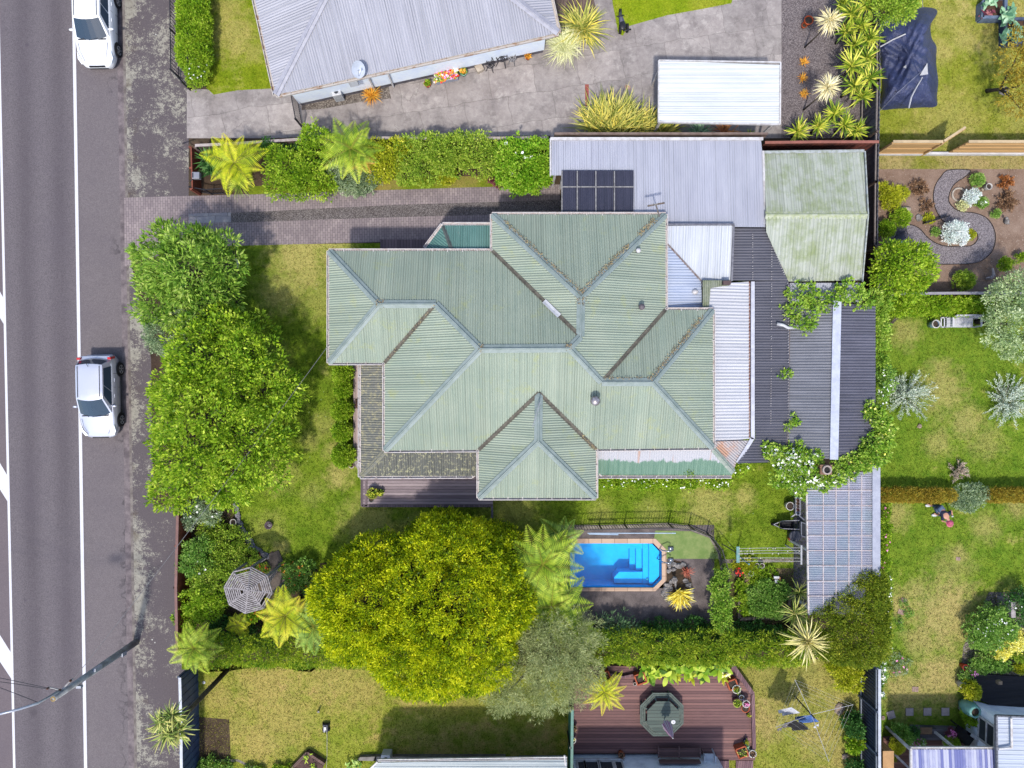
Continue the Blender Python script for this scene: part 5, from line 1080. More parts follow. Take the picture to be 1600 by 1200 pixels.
# ================================================ cars
def car(name, label, loc, heading, L, Wd, Hh_, wb, paint, wx_off=0.0, hood=.95, tail=.30):
    """hatchback > body, roof, windows, wheels, lamps, mirrors; built facing -Y"""
    t = thing(name, label, "car", loc); t.rotation_euler.z = heading; hw = Wd / 2
    GL = glass("car_glass", (.02, .035, .055, 1), .03); TR = mat("black_trim", A(36, 36, 42), rough=.5, grain=0)
    def put(mb, nm, m, par=None, smooth=True, bevel=0):
        me = MB(); me.v = mb.v; me.f = mb.f; me.u = mb.u
        o_ = bpy.data.meshes.new(nm); o_.from_pydata(me.v, [], me.f)
        if smooth: o_.polygons.foreach_set("use_smooth", [True] * len(o_.polygons))
        o_.update(); ob = link(nm, o_, m, par or t)
        if smooth:
            md = ob.modifiers.new("split", 'EDGE_SPLIT'); md.split_angle = math.radians(38)
        return ob
    yf, yr = -L / 2, L / 2; belt = Hh_ * .62
    # body stations from nose to tail: y, half width, top height at the centre, shoulder height, floor
    S = [(yf, .52, .50, .46, .30), (yf + .05, .70, .62, .55, .22), (yf + .16, .82, .70, .62, .20), (yf + .38, .93, .79, .70, .18), (yf + .7, .985, .86, .78, .18), (yf + hood, 1.0, .93, .84, .18), (yf + hood + .45, 1.0, .97, belt * .98, .18), (0.1, 1.0, belt + .02, belt, .18),
         (yr - 1.0, 1.0, belt + .04, belt + .02, .18), (yr - .45, .98, belt + .05, belt + .02, .19), (yr - .18, .93, belt + .02, belt - .02, .22), (yr - .05, .84, belt - .06, belt - .1, .28), (yr, .72, .62, .58, .34)]
    mb = MB(); rows = []
    for y, w, zt, zs, zb in S:
        w *= hw; half = [(w * .90, zb), (w * .985, zb + .12), (w, (zb + zs) * .52), (w * .985, zs - .05), (w * .93, zs + .012), (w * .80, zs + (zt - zs) * .55), (w * .45, zt - .012), (0, zt)]
        rows.append([(x, y, z) for x, z in half] + [(-x, y, z) for x, z in reversed(half[:-1])])
    k = len(rows[0]); mb.add([p for r in rows for p in r], [(i * k + j, i * k + j + 1, (i + 1) * k + j + 1, (i + 1) * k + j) for i in range(len(rows) - 1) for j in range(k - 1)] + [tuple(reversed(range(k))), tuple(range((len(rows) - 1) * k, len(rows) * k))] + [((i + 1) * k, (i + 1) * k + k - 1, i * k + k - 1, i * k) for i in range(len(rows) - 1)])
    put(mb, "body", paint)
    # greenhouse: base ring on the shoulders and roof ring
    y0, y1 = yf + hood + .02, yr - .14; r0, r1 = yf + hood + .80, yr - .42
    def ring(yA, yB, w, z, bow, n=6):
        f = [(w * (-1 + 2 * i / n), yA + bow * (abs(-1 + 2 * i / n) ** 2), z - .02 * abs(-1 + 2 * i / n)) for i in range(n + 1)]
        s1 = [(w * 1.015, yA + bow + (yB - yA - bow * 1.6) * i / 5, z - .02) for i in range(1, 5)]
        b_ = [(w * (1 - 2 * i / n), yB - bow * .6 * abs(1 - 2 * i / n) ** 2, z - .02 * abs(1 - 2 * i / n)) for i in range(n + 1)]
        s2 = [(-p[0], p[1], p[2]) for p in reversed(s1)]; return f + s1 + b_ + s2
    lo_, hi_ = ring(y0, y1, hw * .90, belt + .03, .20), ring(r0, r1, hw * .72, Hh_ - .05, .10); N = len(lo_)
    parts = {"windscreen": [], "side_window": [], "rear_window": [], "pillars": []}
    for i in range(N):
        j = (i + 1) % N
        if i < 6: nm = "windscreen"
        elif 11 <= i < 17: nm = "rear_window"
        else: nm = "side_window"
        parts[nm].append(i)
    def lerp3(a, b, t_): return tuple(a[q] + (b[q] - a[q]) * t_ for q in range(3))
    pil = MB()
    for i in range(N): j = (i + 1) % N; pil.add([lo_[i], lo_[j], hi_[j], hi_[i]], [(0, 1, 2, 3)])
    put(pil, "pillars", paint, smooth=True)
    cen = np.array([0, (y0 + y1) / 2, belt]); sides = {"left": [], "right": []}
    def patch(ids, nm, lo_t, hi_t, trim0, trim1):
        m_ = MB(); pts = []
        idx = ids + [(ids[-1] + 1) % N]; n = len(idx)
        A_ = [Vector(lerp3(lo_[i], hi_[i], lo_t)) for i in idx]; B_ = [Vector(lerp3(lo_[i], hi_[i], hi_t)) for i in idx]
        A_[0] = A_[0].lerp(A_[1], trim0); B_[0] = B_[0].lerp(B_[1], trim0); A_[-1] = A_[-1].lerp(A_[-2], trim1); B_[-1] = B_[-1].lerp(B_[-2], trim1)
        for q in range(n - 1):
            nn = (A_[q + 1] - A_[q]).cross(B_[q] - A_[q]).normalized(); o_ = nn * .012
            m_.add([A_[q] + o_, A_[q + 1] + o_, B_[q + 1] + o_, B_[q] + o_], [(0, 1, 2, 3)])
        return put(m_, nm, GL)
    ws = patch([0, 1, 2, 3, 4, 5], "windscreen", .03, .97, .28, .28)
    patch([11, 12, 13, 14, 15, 16], "rear_window", .22, .95, .3, .3)
    patch([6, 7], "side_window", .06, .9, .55, .06); patch([8, 9, 10], "side_window", .08, .9, .06, .55)
    patch([17, 18, 19], "side_window", .08, .9, .55, .06); patch([20, 21], "side_window", .06, .9, .06, .55)
    wp_ = MB()
    for s in (-1, 1): wp_.tube([(s * .08 - .2, y0 + .02, belt + .05), (s * .35 - .05, y0 + .09, belt + .09)], .012, 5)
    wp_.beam((-hw * .74, y0 + .07, belt + .035), (hw * .74, y0 + .07, belt + .035), .05, .02); put(wp_, "wiper", TR, ws, False)
    rf_ = MB(); n = N; rings = [hi_]
    for f_, dz in ((.93, .022), (.7, .038), (.35, .048)):
        rings.append([((p[0]) * f_, (r0 + r1) / 2 + (p[1] - (r0 + r1) / 2) * f_, p[2] + dz + (1 - f_) * .02) for p in hi_])
    rf_.add([p for r in rings for p in r], [(i * n + q, i * n + (q + 1) % n, (i + 1) * n + (q + 1) % n, (i + 1) * n + q) for i in range(3) for q in range(n)] + [tuple(range(3 * n, 4 * n))])
    ro = put(rf_, "roof", paint)
    gr = MB()
    for s in (-1, 1): gr.beam((s * hw * .60, r0 + .14, Hh_ - .014), (s * hw * .60, r1 - .1, Hh_ - .014), .018, .022)
    put(gr, "roof_channel", TR, ro, False)
    ant = MB(); ant.tube([(0, r1 - .12, Hh_), (0, r1 + .05, Hh_ + .14)], .012, 5); put(ant, "antenna", TR, ro, False)
    RIM = mat("alloy", A(196, 198, 204), rough=.3, metal=.5, grain=0); TYR = mat("tyre_rubber", A(34, 34, 38), rough=.85, grain=.05)
    for sx in (-1, 1):
        for yy in (-wb / 2 + wx_off, wb / 2 + wx_off):
            x = sx * hw; ty = MB()
            def disc(mb_, r, xa, xb, n_=20):
                pts = [(xa, yy + r * math.cos(6.283 * q / n_), .30 + r * math.sin(6.283 * q / n_)) for q in range(n_)] + [(xb, yy + r * math.cos(6.283 * q / n_), .30 + r * math.sin(6.283 * q / n_)) for q in range(n_)]
                mb_.add(pts, [(q, (q + 1) % n_, n_ + (q + 1) % n_, n_ + q) for q in range(n_)] + [tuple(range(n_)), tuple(reversed(range(n_, 2 * n_)))])
            disc(ty, .30, x - sx * .2, x + sx * .035); wo = put(ty, "wheel", TYR, None, True)
            ri = MB(); disc(ri, .055, x, x + sx * .05)
            for q in range(5):
                a_ = 6.283 * q / 5; ri.beam((x + sx * .04, yy + .04 * math.cos(a_), .30 + .04 * math.sin(a_)), (x + sx * .04, yy + .2 * math.cos(a_), .30 + .2 * math.sin(a_)), .05, .02, Vc((1, 0, 0)))
            pts = []; n_ = 20
            for r in (.17, .205): pts += [(x + sx * .042, yy + r * math.cos(6.283 * q / n_), .30 + r * math.sin(6.283 * q / n_)) for q in range(n_)]
            ri.add(pts, [(q, (q + 1) % n_, n_ + (q + 1) % n_, n_ + q) for q in range(n_)]); put(ri, "rim", RIM, wo, False)
            ac = MB(); pts = []; 
            for r in (.30, .365): pts += [(x + sx * .006, yy + r * math.cos(math.pi * q / 12), .30 + r * math.sin(math.pi * q / 12)) for q in range(13)]
            ac.add(pts, [(q, q + 1, 13 + q + 1, 13 + q) for q in range(12)]); put(ac, "wheel_arch", TR, None, False)
        hl = MB(); hl.add([(sx * hw * .985 * .93, yf + .62, .80), (sx * hw * .80, yf + .40, .772), (sx * hw * .60, yf + .13, .665), (sx * hw * .80, yf + .115, .60), (sx * hw * .95, yf + .33, .69)], [(0, 1, 2, 3, 4) if sx > 0 else (4, 3, 2, 1, 0)])
        for q in range(5): hl.v[q] = hl.v[q] + Vc((0, -.01, .018))
        put(hl, "headlight", glass("lamp_glass", (.55, .58, .62, 1), .08), None, False)
        tl = MB(); tl.beam((sx * hw * .86, yr - .10, belt - .26), (sx * hw * .84, yr - .17, belt + .10), .15, .10, Vc((0, 1, 0))); put(tl, "tail_light", mat("red_lamp", A(220, 40, 50), rough=.2, grain=0), None, False)
        mi = MB(); mi.ball((sx * (hw * .9 + .14), y0 + .50, belt + .07), (.12, .06, .075), 10, 6); mi.beam((sx * hw * .86, y0 + .53, belt + .02), (sx * (hw * .9 + .08), y0 + .51, belt + .05), .05, .05); put(mi, "mirror", paint)
        dh = MB()
        for yy in (.02, .75): dh.beam((sx * (hw + .004), yy - .08, belt - .1), (sx * (hw + .004), yy + .08, belt - .1), .025, .03)
        put(dh, "door_handle", paint, None, False)
        sm = MB()
        for yy in (-.42, .42, 1.05): sm.beam((sx * (hw * .999), yy, .24), (sx * hw * .985, yy, belt - .03), .012, .008, Vc((1, 0, 0)))
        put(sm, "door_seam", TR, None, False)
    g_ = MB(); g_.beam((-hw * .42, yf + .025, .55), (hw * .42, yf + .025, .55), .06, .10); g_.beam((-hw * .5, yf + .0, .38), (hw * .5, yf + .0, .38), .04, .08); put(g_, "grille", TR, None, False)
    hs = MB(); 
    for s in (-1, 1): hs.tube([(s * hw * .56, yf + .2, .735), (s * hw * .72, yf + hood * .6, .865), (s * hw * .80, yf + hood - .04, .905)], .008, 4)
    put(hs, "bonnet_seam", TR, None, False)
    bp = MB(); bp.beam((-hw * .7, yr - .02, .42), (hw * .7, yr - .02, .42), .08, .2); put(bp, "bumper", paint, None, False)
    return t
CW = NT("white_car_paint"); CWM = CW.done(A(244, 246, 250, 1.75), .22, 0, .5); CW.b.inputs["Coat Weight"].default_value = .6
CS = NT("silver_car_paint"); CSM = CS.done(A(214, 217, 232, 1.7), .22, .35, .5); CS.b.inputs["Coat Weight"].default_value = .6
car("parked_car", "silver hatchback with red tail lamps parked at the kerb beside the big hedge tree", Vc((-19.07, -.58, -.126)), math.radians(1.0), 3.82, 1.66, 1.50, 2.36, CSM, .08)
car("parked_car", "white car cut off by the top edge, parked at the kerb", Vc((-19.23, 16.68, -.126)), math.radians(1.0), 4.0, 1.70, 1.50, 2.30, CWM, .0, 1.0)
# ================================================ trees, shrubs, hedges
plant("conifer_tree", "huge rounded golden-green conifer between the villa's deck and the bottom lawn", "tree",
      [(700, 940, 122, 5.2), (574, 945, 84, 4.7), (588, 890, 54, 3.7), (690, 866, 62, 3.4), (770, 884, 60, 3.3), (655, 1010, 84, 4.6), (742, 1022, 64, 4.2), (556, 990, 54, 3.8), (692, 1056, 42, 3.2), (786, 945, 52, 4.0), (526, 935, 46, 3.6), (738, 850, 36, 2.5), (708, 836, 30, 2.3), (640, 1050, 32, 3.0), (548, 880, 24, 2.8)],
      FOL['conifer'], .23, (.13, .055), 38, .75, trunk=.32, jag=.045, inner=.3, flat=.25, tspread=.85)
plant("tree", "broad bright-green leafy tree overhanging the footpath beside the silver car", "tree",
      [(345, 570, 82, 4.8), (322, 645, 84, 5.1), (412, 606, 54, 4.3), (300, 610, 58, 4.5), (303, 715, 60, 4.2), (382, 700, 70, 4.3), (440, 612, 32, 3.5), (350, 758, 40, 3.2), (268, 768, 36, 2.8), (425, 700, 26, 3.2), (340, 520, 42, 3.8), (262, 690, 26, 3.4), (372, 550, 40, 4.2)],
      foliage("street_tree_leaves", [(44, 80, 14), (108, 144, 26), (156, 180, 46), (198, 206, 88)]), .28, (.17, .085), 26, .55, trunk=.2, jag=.12, inner=.4, flat=.35, tspread=.5)
plant("tree", "mid-green tree of star-shaped leaf tufts at the front corner of the drive", "tree",
      [(292, 420, 60, 4.6), (242, 402, 34, 3.7), (338, 408, 40, 3.9), (246, 470, 38, 3.5), (318, 470, 42, 3.7), (348, 450, 26, 3.3), (258, 374, 26, 3.2), (312, 372, 22, 3.2), (280, 480, 34, 3.6), (350, 376, 12, 3.0), (355, 482, 16, 2.8), (222, 440, 14, 3.0)],
      foliage("star_leaves", [(50, 86, 24), (102, 140, 44), (148, 176, 70), (190, 202, 114)]), .28, (.25, .075), 24, .55, trunk=.16, jag=.13, inner=.4, flat=.4, tspread=.55)
plant("shrub", "dull grey-green shrub tucked between the two front trees", "shrub", [(262, 520, 36, 2.8), (308, 505, 40, 3.0), (282, 545, 28, 2.6), (325, 500, 26, 2.8)], FOL['grey'], .16, (.09, .045), 22, 1.2, trunk=.08, jag=.1)
plant("tree", "feathery grey-olive tree between the golden conifer and the red deck", "tree", [(866, 1018, 50, 4.0), (900, 1000, 36, 3.4), (812, 1066, 40, 3.3), (872, 1066, 46, 3.4), (782, 1095, 24, 2.6), (908, 1050, 30, 3.0), (850, 990, 34, 3.3), (838, 1088, 28, 2.8)],
      foliage("manuka_leaves", [(94, 106, 58), (130, 140, 86), (162, 168, 114), (190, 192, 142)]), .2, (.15, .022), 26, 1.0, trunk=.12, jag=.22, inner=.35, flat=.2)
plant("tree", "light green tree by the curved gravel path at the left of the mulched garden", "tree", [(1412, 412, 34, 3.2), (1436, 424, 26, 2.9), (1392, 432, 24, 2.8), (1425, 440, 26, 2.6), (1395, 402, 22, 2.8), (1440, 400, 18, 2.8)], MATS['street_tree_leaves'], .2, (.16, .07), 17, 1.0, trunk=.09, jag=.14)
plant("tree", "pale grey-green tree cut by the right edge beside the white garden bench", "tree", [(1578, 468, 28, 3.4), (1592, 505, 38, 3.6), (1568, 520, 22, 2.9), (1605, 450, 30, 3.4), (1577, 540, 18, 2.8), (1562, 458, 14, 2.7), (1600, 545, 22, 3.0), (1555, 500, 12, 2.6)], foliage("pale_tree_leaves", [(96, 122, 70), (140, 162, 106), (178, 192, 144), (204, 212, 176)]), .2, (.12, .06), 18, 1.0, trunk=.12, jag=.16)
plant("tree", "bronze-yellow open tree at the top right corner of the tent lawn", "tree", [(1592, 92, 26, 3.0), (1600, 130, 28, 3.0), (1605, 60, 24, 3.0), (1588, 150, 16, 2.4), (1598, 168, 14, 2.2)], FOL['autumn'], .2, (.16, .05), 13, .7, trunk=.08, jag=.25)
plant("tree", "dark and lime leafed tree overhanging the top of the blue tent", "tree", [(1388, 12, 24, 3.0), (1408, 8, 24, 3.0), (1398, 26, 14, 2.6), (1375, -6, 20, 2.6), (1420, -10, 22, 2.6)], FOL['olive'], .2, (.13, .06), 18, 1.0, trunk=.09, jag=.15)
def sprig(name, label, px, py, r, z, m, n, L, group=None):
    """shrub of many upright feathery sprigs"""
    c = P(px, py, z * .5); t = thing(name, label, "shrub", (c.x, c.y, 0), group); k = n
    az = RNG.uniform(0, 6.283, k); q = RNG.uniform(size=k) ** .6; el = 1.45 - q * 1.1
    Ls = L * RNG.uniform(.6, 1.1, k); b = np.array([c.x, c.y, .1]) + np.stack([np.cos(az) * q * .12, np.sin(az) * q * .12, np.zeros(k)], 1)
    d = np.stack([np.cos(az) * np.cos(el), np.sin(az) * np.cos(el), np.sin(el)], 1); mb = MB(); Vs, Ts = [], []
    for i in range(14):
        s = .2 + .8 * i / 13; p = b + d * (Ls * s)[:, None]; p[:, 2] -= .25 * (s ** 2) * Ls * np.cos(el)
        for j in range(3):
            D = nrmz(d * .8 + RNG.normal(size=(k, 3)) * .55); V, F, T = leaf_quads(p, D, .12 * RNG.uniform(.7, 1.2, k), .03, RNG.uniform(size=k), .3); Vs.append(V); Ts.append(T)
    V = np.concatenate(Vs); np_build("foliage", V, np.arange(len(V)).reshape(-1, 4), m, t, np.concatenate(Ts))
    for i in range(0, k, 3): mb.tube([Vector(b[i]), Vector(b[i] + d[i] * Ls[i] * .6)], .008, 4, False)
    mb.build("stems", TWIG, t); return t
sprig("shrub", "feathery silver shrub on the right lawn nearest the vine-covered fence", 1426, 620, 38, 1.6, FOL['silver'], 95, 1.35)
sprig("shrub", "feathery silver shrub on the right lawn cut by the picture's right edge", 1586, 628, 38, 1.6, FOL['silver'], 95, 1.35)
# clipped hedges
plant("hedge", "clipped bright hedge behind the black picket fence at the top left", "hedge", box_lobes(300, -40, 300, 84, 1.25, 24, 18) + box_lobes(290, -40, 290, 80, 1.2, 14, 14) + box_lobes(312, -40, 312, 80, 1.2, 14, 14), FOL['bright'], .13, (.09, .045), 18, 1.3, jag=.06, inner=.15)
plant("shrub", "small end clump of the top left hedge with tiny white flowers", "shrub", [(307, 112, 17, 1.1), (302, 128, 9, .8), (312, 100, 13, 1.1)], FOL['bright'], .12, (.08, .04), 18, 1.2, extra=(("blossom", FOL['wflower'], 14, .05, 0),))
HK = dict(clump=.16, leaf=(.11, .045), per=20, jag=.09, inner=.15, flat=.25)
plant("hedge", "long clipped hedge between the shrub garden and the bottom left lawn", "hedge", box_lobes(318, 1022, 600, 1026, 1.7, 19, 15) + box_lobes(318, 1008, 600, 1010, 1.6, 15, 14), FOL['hedge'], dens=.75, **HK)
plant("hedge", "long clipped hedge between the pool area and the red deck", "hedge", box_lobes(925, 1018, 1250, 1022, 1.7, 20, 15) + box_lobes(925, 1002, 1246, 1006, 1.65, 16, 14), FOL['hedge'], dens=.75, **HK)
hl = []
for x, y, r in ((1292, 975, 24), (1320, 955, 26), (1348, 930, 26), (1368, 915, 20), (1370, 950, 22), (1340, 965, 28), (1310, 990, 28), (1340, 1000, 30), (1366, 985, 26), (1368, 1015, 22), (1345, 1020, 24), (1318, 1016, 24), (1290, 1005, 24), (1372, 900, 12), (1376, 970, 14), (1378, 1000, 14), (1356, 905, 14)): hl.append((x, y, r, 2.75, .5))
plant("hedge", "big square-cut dark olive hedge block at the lower end of the pergola", "hedge", hl, foliage("cypress_hedge", [(50, 70, 14), (92, 112, 24), (128, 140, 36), (166, 166, 56)]), dens=1.3, down=-.5, **HK)
plant("hedge", "leafy lime hedge along the grey fence of the mulched garden", "hedge", box_lobes(1384, 474, 1540, 474, 1.15, 14, 11) + box_lobes(1384, 482, 1534, 482, .9, 10, 9), FOL['bright'], .14, (.11, .055), 17, 1.2, jag=.1, inner=.15)
plant("hedge", "low bronze-brown clipped hedge on the left of the gap behind the crouching person", "hedge", box_lobes(1382, 774, 1484, 774, .95, 11, 8), FOL['autumn'], .1, (.07, .035), 17, 1.3, jag=.06, inner=.12)
plant("hedge", "low bronze-brown clipped hedge on the right of the gap, cut by the right edge", "hedge", box_lobes(1550, 774, 1640, 774, .95, 11, 8), FOL['autumn'], .1, (.07, .035), 17, 1.3, jag=.06, inner=.12)
plant("shrub", "grey-green sprawling shrub filling the gap in the bronze hedge", "shrub", [(1508, 776, 18, .9), (1528, 772, 16, .9), (1515, 786, 14, .7), (1498, 782, 10, .6)], FOL['grey'], .12, (.08, .04), 15, 1.0, jag=.15)
sprig("shrub", "leafless grey twiggy bush in front of the bronze hedge gap", 1500, 738, 14, .7, foliage("grey_twigs", [(120, 104, 92), (150, 134, 120), (170, 156, 140), (180, 170, 150)], .05), 30, .5)
for i, (x, y, r) in enumerate(((535, 584, 15), (535, 608, 13.5), (534, 641, 15.5), (534, 674, 14.5), (536, 712, 17))):
    plant("clipped_shrub", ["clipped round shrub by the verandah, topmost of the row under the roof corner", "clipped round shrub by the verandah, second of the row, smallest", "clipped round shrub by the verandah, middle of the row", "clipped round shrub by the verandah, fourth of the row", "clipped round shrub by the verandah step, lowest and largest of the row"][i], "shrub",
          [(x, y, r, 1.0), (x + 2, y - 3, r * .8, .95), (x - 2, y + 4, r * .8, .9)], FOL['bright'], .11, (.085, .045), 16, 1.2, "clipped shrubs along the verandah", jag=.06, inner=.15)
# the bed between the two drives
def shrub(label, lobes, fol, clump=.17, leaf=(.11, .055), per=17, dens=1.0, extra=(), **kw):
    return plant("shrub", label, "shrub", lobes, FOL[fol] if isinstance(fol, str) else fol, clump, leaf, per, dens, extra=extra, **kw)
shrub("bright yellow-green bush right of the yellow front fern in the drive bed", [(448, 262, 30, 1.9), (478, 262, 24, 1.8), (475, 282, 26, 1.7), (438, 285, 24, 1.5), (500, 285, 22, 1.5), (432, 240, 16, 1.7)], 'bright')
shrub("lime shrub leaning over the pale-capped fence near the black side gate", [(490, 215, 20, 2.1), (505, 222, 18, 2.1), (480, 225, 14, 1.9)], 'bright')
shrub("silvery grey-green shrub below the bronze-tipped fern in the drive bed", [(545, 275, 26, 1.2), (570, 270, 24, 1.2), (525, 265, 14, 1.1), (560, 288, 18, .9)], 'grey', .13, (.1, .04))
shrub("lemon-green shrub right of the bronze-tipped fern in the drive bed", [(590, 235, 20, 1.8), (600, 255, 24, 1.7), (622, 232, 18, 1.8), (610, 245, 16, 1.7), (585, 270, 14, 1.3)], 'yellow', .17)
shrub("olive shrub against the fence, left half of the long drive bed planting", [(640, 240, 26, 1.8), (660, 260, 26, 1.7), (670, 232, 24, 1.9), (635, 268, 20, 1.4), (690, 250, 22, 1.7)], 'olive')
shrub("olive and green shrub against the fence above the bare soil in the drive bed", [(692, 236, 24, 1.8), (715, 232, 26, 1.8), (708, 256, 20, 1.5), (745, 235, 26, 1.8), (772, 240, 22, 1.8), (755, 260, 18, 1.4), (785, 258, 16, 1.4)], 'olive')
shrub("small round yellow-green shrub low in the drive bed beside bare soil", [(694, 268, 17, 1.0), (700, 276, 11, .8)], 'yellow', .11, (.08, .04))
shrub("lush bright green broad-leaved bush with white flowers at the carport corner", [(815, 255, 36, 1.9), (842, 240, 24, 1.9), (795, 240, 22, 1.9), (848, 262, 18, 1.7), (790, 268, 20, 1.4), (835, 275, 24, 1.5), (812, 280, 18, 1.2)], foliage("lush_leaves", [(50, 100, 14), (100, 150, 28), (144, 178, 50), (178, 196, 84)]), .16, (.12, .07), 18, 1.1, extra=(("blossom", FOL['wflower'], 9, .1, 0),))
shrub("small dark purple shrub on the soil of the drive bed", [(778, 284, 8, .5), (788, 280, 9, .5), (770, 279, 6, .45)], 'purple', .08, (.07, .04))
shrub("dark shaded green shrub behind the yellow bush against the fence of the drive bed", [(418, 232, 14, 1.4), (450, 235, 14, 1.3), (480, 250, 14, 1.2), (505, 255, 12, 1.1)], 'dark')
spiky("strap_plant", "dark glossy strap-leaved plant beside the red-brown front fence", "plant", 331, 258, .8, .8, FOL['dark'], 60, .07, (.2, 1.3), (.4, 1.3), heads=[(328, 252, .8, .75), (334, 268, .7, .65)])
fern("tree_fern", "vivid yellow tree fern at the street end of the drive bed", 366, 254, 1.9, 1.45, FOL['ferny'], 13, .5, 1.1, ph=.3)
spiky("grass_tuft", "small green grassy tuft under the yellow fern by the drive", "plant", 375, 288, .35, .8, FOL['olive'], 120, .02, (.2, 1.3), (.6, 1.5))
fern("tree_fern", "yellow-green tree fern in the drive bed leaning over the capped fence", 548, 232, 2.0, 1.5, FOL['fern'], 12, .5, 1.1, ph=.1)
fern("tree_fern", "bronze-tipped small fern below the leaning fern in the drive bed", 563, 250, 1.5, .8, foliage("bronze_fronds", [(150, 120, 40), (190, 150, 60), (206, 160, 90), (216, 190, 90)], .3), 8, .5, 1.0, ph=.7, trunk=.07)
# ferns round the conifer and pool
fern("tree_fern", "large tree fern reaching over the shallow left end of the swimming pool", 848, 882, 2.7, 1.65, FOL['fern'], 14, .45, 1.05, ph=.15)
fern("tree_fern", "large tree fern below the pool-side one, fronds over the dark paving", 862, 948, 2.5, 1.8, FOL['fern'], 14, .42, 1.1, ph=.4)
fern("tree_fern", "dull small tree fern half hidden at the pool fence's left end", 878, 842, 1.6, 1.2, FOL['ferng'], 9, .4, 1.0, ph=.2)
fern("tree_fern", "tree fern in the lower gap between conifer and pool-side ferns", 896, 986, 2.0, 1.15, FOL['fern'], 10, .4, 1.1, ph=.6)
fern("tree_fern", "pale yellow fern standing on the red deck", 944, 1082, 1.2, 1.15, FOL['ferny'], 13, .35, .9, ph=.2, trunk=.07, width=.22)
fern("tree_fern", "lime tree fern leaning over the footpath at the bottom of the shrub garden", 303, 1012, 2.0, 1.3, FOL['fern'], 12, .5, 1.1, ph=.5)
fern("tree_fern", "broad pale lime fern beside the octagonal lattice roof", 446, 962, 2.3, 1.25, FOL['ferny'], 13, .6, 1.1, ph=.1, width=.42)
fern("tree_fern", "green tree fern between the lime fern and the golden conifer", 490, 978, 2.2, 1.45, FOL['ferng'], 12, .45, 1.15, ph=.3)
fern("tree_fern", "small yellow-leaved plant with spread fronds below the lattice roof", 372, 976, 1.0, .6, FOL['ferny'], 8, .4, 1.0, ph=.2, trunk=.05, width=.5)
# palms, flax, yucca
spiky("cabbage_tree", "tall cabbage tree whose bare trunk leans past the blue steel fence, head over the footpath", "palm tree", 0, 0, 0, 0, FOL['palm'], 70, .06, (-.5, 1.3), (.3, 1.3), trunk=.1, heads=[(262, 1145, 5.6, .85), (252, 1128, 5.8, .6), (270, 1118, 5.7, .6), (280, 1140, 5.5, .7)], base_px=(355, 1047, 0), bark=BARK)
spiky("cabbage_tree", "straw-tipped cabbage tree head against the square-cut hedge", "palm tree", 0, 0, 0, 0, foliage("straw_palm", [(120, 122, 60), (170, 166, 96), (206, 192, 132), (214, 204, 150)], .2), 110, .06, (-.2, 1.4), (.2, .9), trunk=.11, heads=[(1260, 1002, 2.4, 1.1)])
spiky("cabbage_tree", "smaller green cabbage tree behind the straw-tipped one", "palm tree", 0, 0, 0, 0, FOL['palm'], 70, .05, (-.1, 1.4), (.2, .9), trunk=.09, heads=[(1242, 958, 1.7, .85), (1248, 925, 1.0, .6)])
yh = [(1330, 22, 1.6, .7), (1352, 8, 1.9, .7), (1345, 42, 1.4, .7), (1322, 50, 1.1, .6), (1358, 62, 1.5, .7), (1335, 72, 1.3, .65), (1330, 104, 1.5, .85), (1354, 92, 1.6, .7), (1334, 134, 1.3, .75), (1358, 122, 1.6, .7), (1346, 152, 1.1, .65), (1315, 8, 1.2, .6)]
for i, h_ in enumerate(yh):
    spiky("yucca", ["just right of the upper straw mop-headed tree", "at the top edge nearest the fence", "in the clump's middle, below the topmost fence-side one", "small and low, poking out left below the upper mop-headed tree", "against the fence beside the tent's longest white strip", "smallish, directly above the largest of the clump", "largest of the clump, sticking out left over the gravel", "against the fence right of the largest of the clump", "immediately right of the lower straw mop-headed tree", "against the fence, right of the lower mop-headed tree", "lowest of the fence clump, leaning by the fence", "at the top edge furthest out over the gravel"][i].join(("spiky yucca ", "")), "plant", 0, 0, 0, 0, FOL['yucca'], 60, .07, (-.1, 1.45), (.1, .7), "yuccas beside the grey gravel", trunk=.06, heads=[h_])
for i, h_ in enumerate([(1304, 178, 1.0, .62), (1278, 198, .8, .66), (1246, 206, .7, .72), (1318, 196, .9, .66), (1338, 204, .8, .68)]):
    spiky("yucca", ["highest", "second from the left", "leftmost", "second from the right", "rightmost"][i] + " of the five spiky yuccas in a row behind the garage fence", "plant", 0, 0, 0, 0, FOL['yucca'], 58, .07, (-.1, 1.45), (.1, .7), "yuccas behind the garage fence", trunk=.06, heads=[h_])
spiky("cabbage_tree", "straw-coloured mop-headed small tree beside the orange pot on the gravel", "palm tree", 0, 0, 0, 0, FOL['straw'], 150, .035, (-.6, 1.4), (.3, 1.1), trunk=.035, heads=[(1296, 33, 2.5, .62)], base_px=(1257, 74, 0), bark=TWIG)
spiky("cabbage_tree", "straw-coloured mop-headed small tree on the gravel below the row of orange tufts", "palm tree", 0, 0, 0, 0, FOL['straw'], 150, .035, (-.6, 1.4), (.3, 1.1), trunk=.035, heads=[(1293, 136, 2.5, .64)], base_px=(1255, 172, 0), bark=TWIG)
for i, y in enumerate((97, 122, 147)): spiky("grass_tuft", ["top", "middle", "bottom"][i] + " of three small orange grass tufts in a line on the gravel", "plant", 1256 - (i % 2) * 2, y, .12, .26, FOL['orange'], 70, .02, (.2, 1.4), (.6, 1.6), "orange tufts on the gravel")
spiky("grass_tuft", "rust-orange grass clump on pebbles below the slanting white wall", "plant", 581, 150, .2, .55, FOL['orange'], 160, .02, (.2, 1.4), (.6, 1.6))
spiky("flax", "variegated flax bush beside the brown deck of the lavender-roofed house", "plant", 908, 48, .5, 1.35, FOL['flax'], 190, .06, (.1, 1.4), (.3, 1.3), spread=.14)
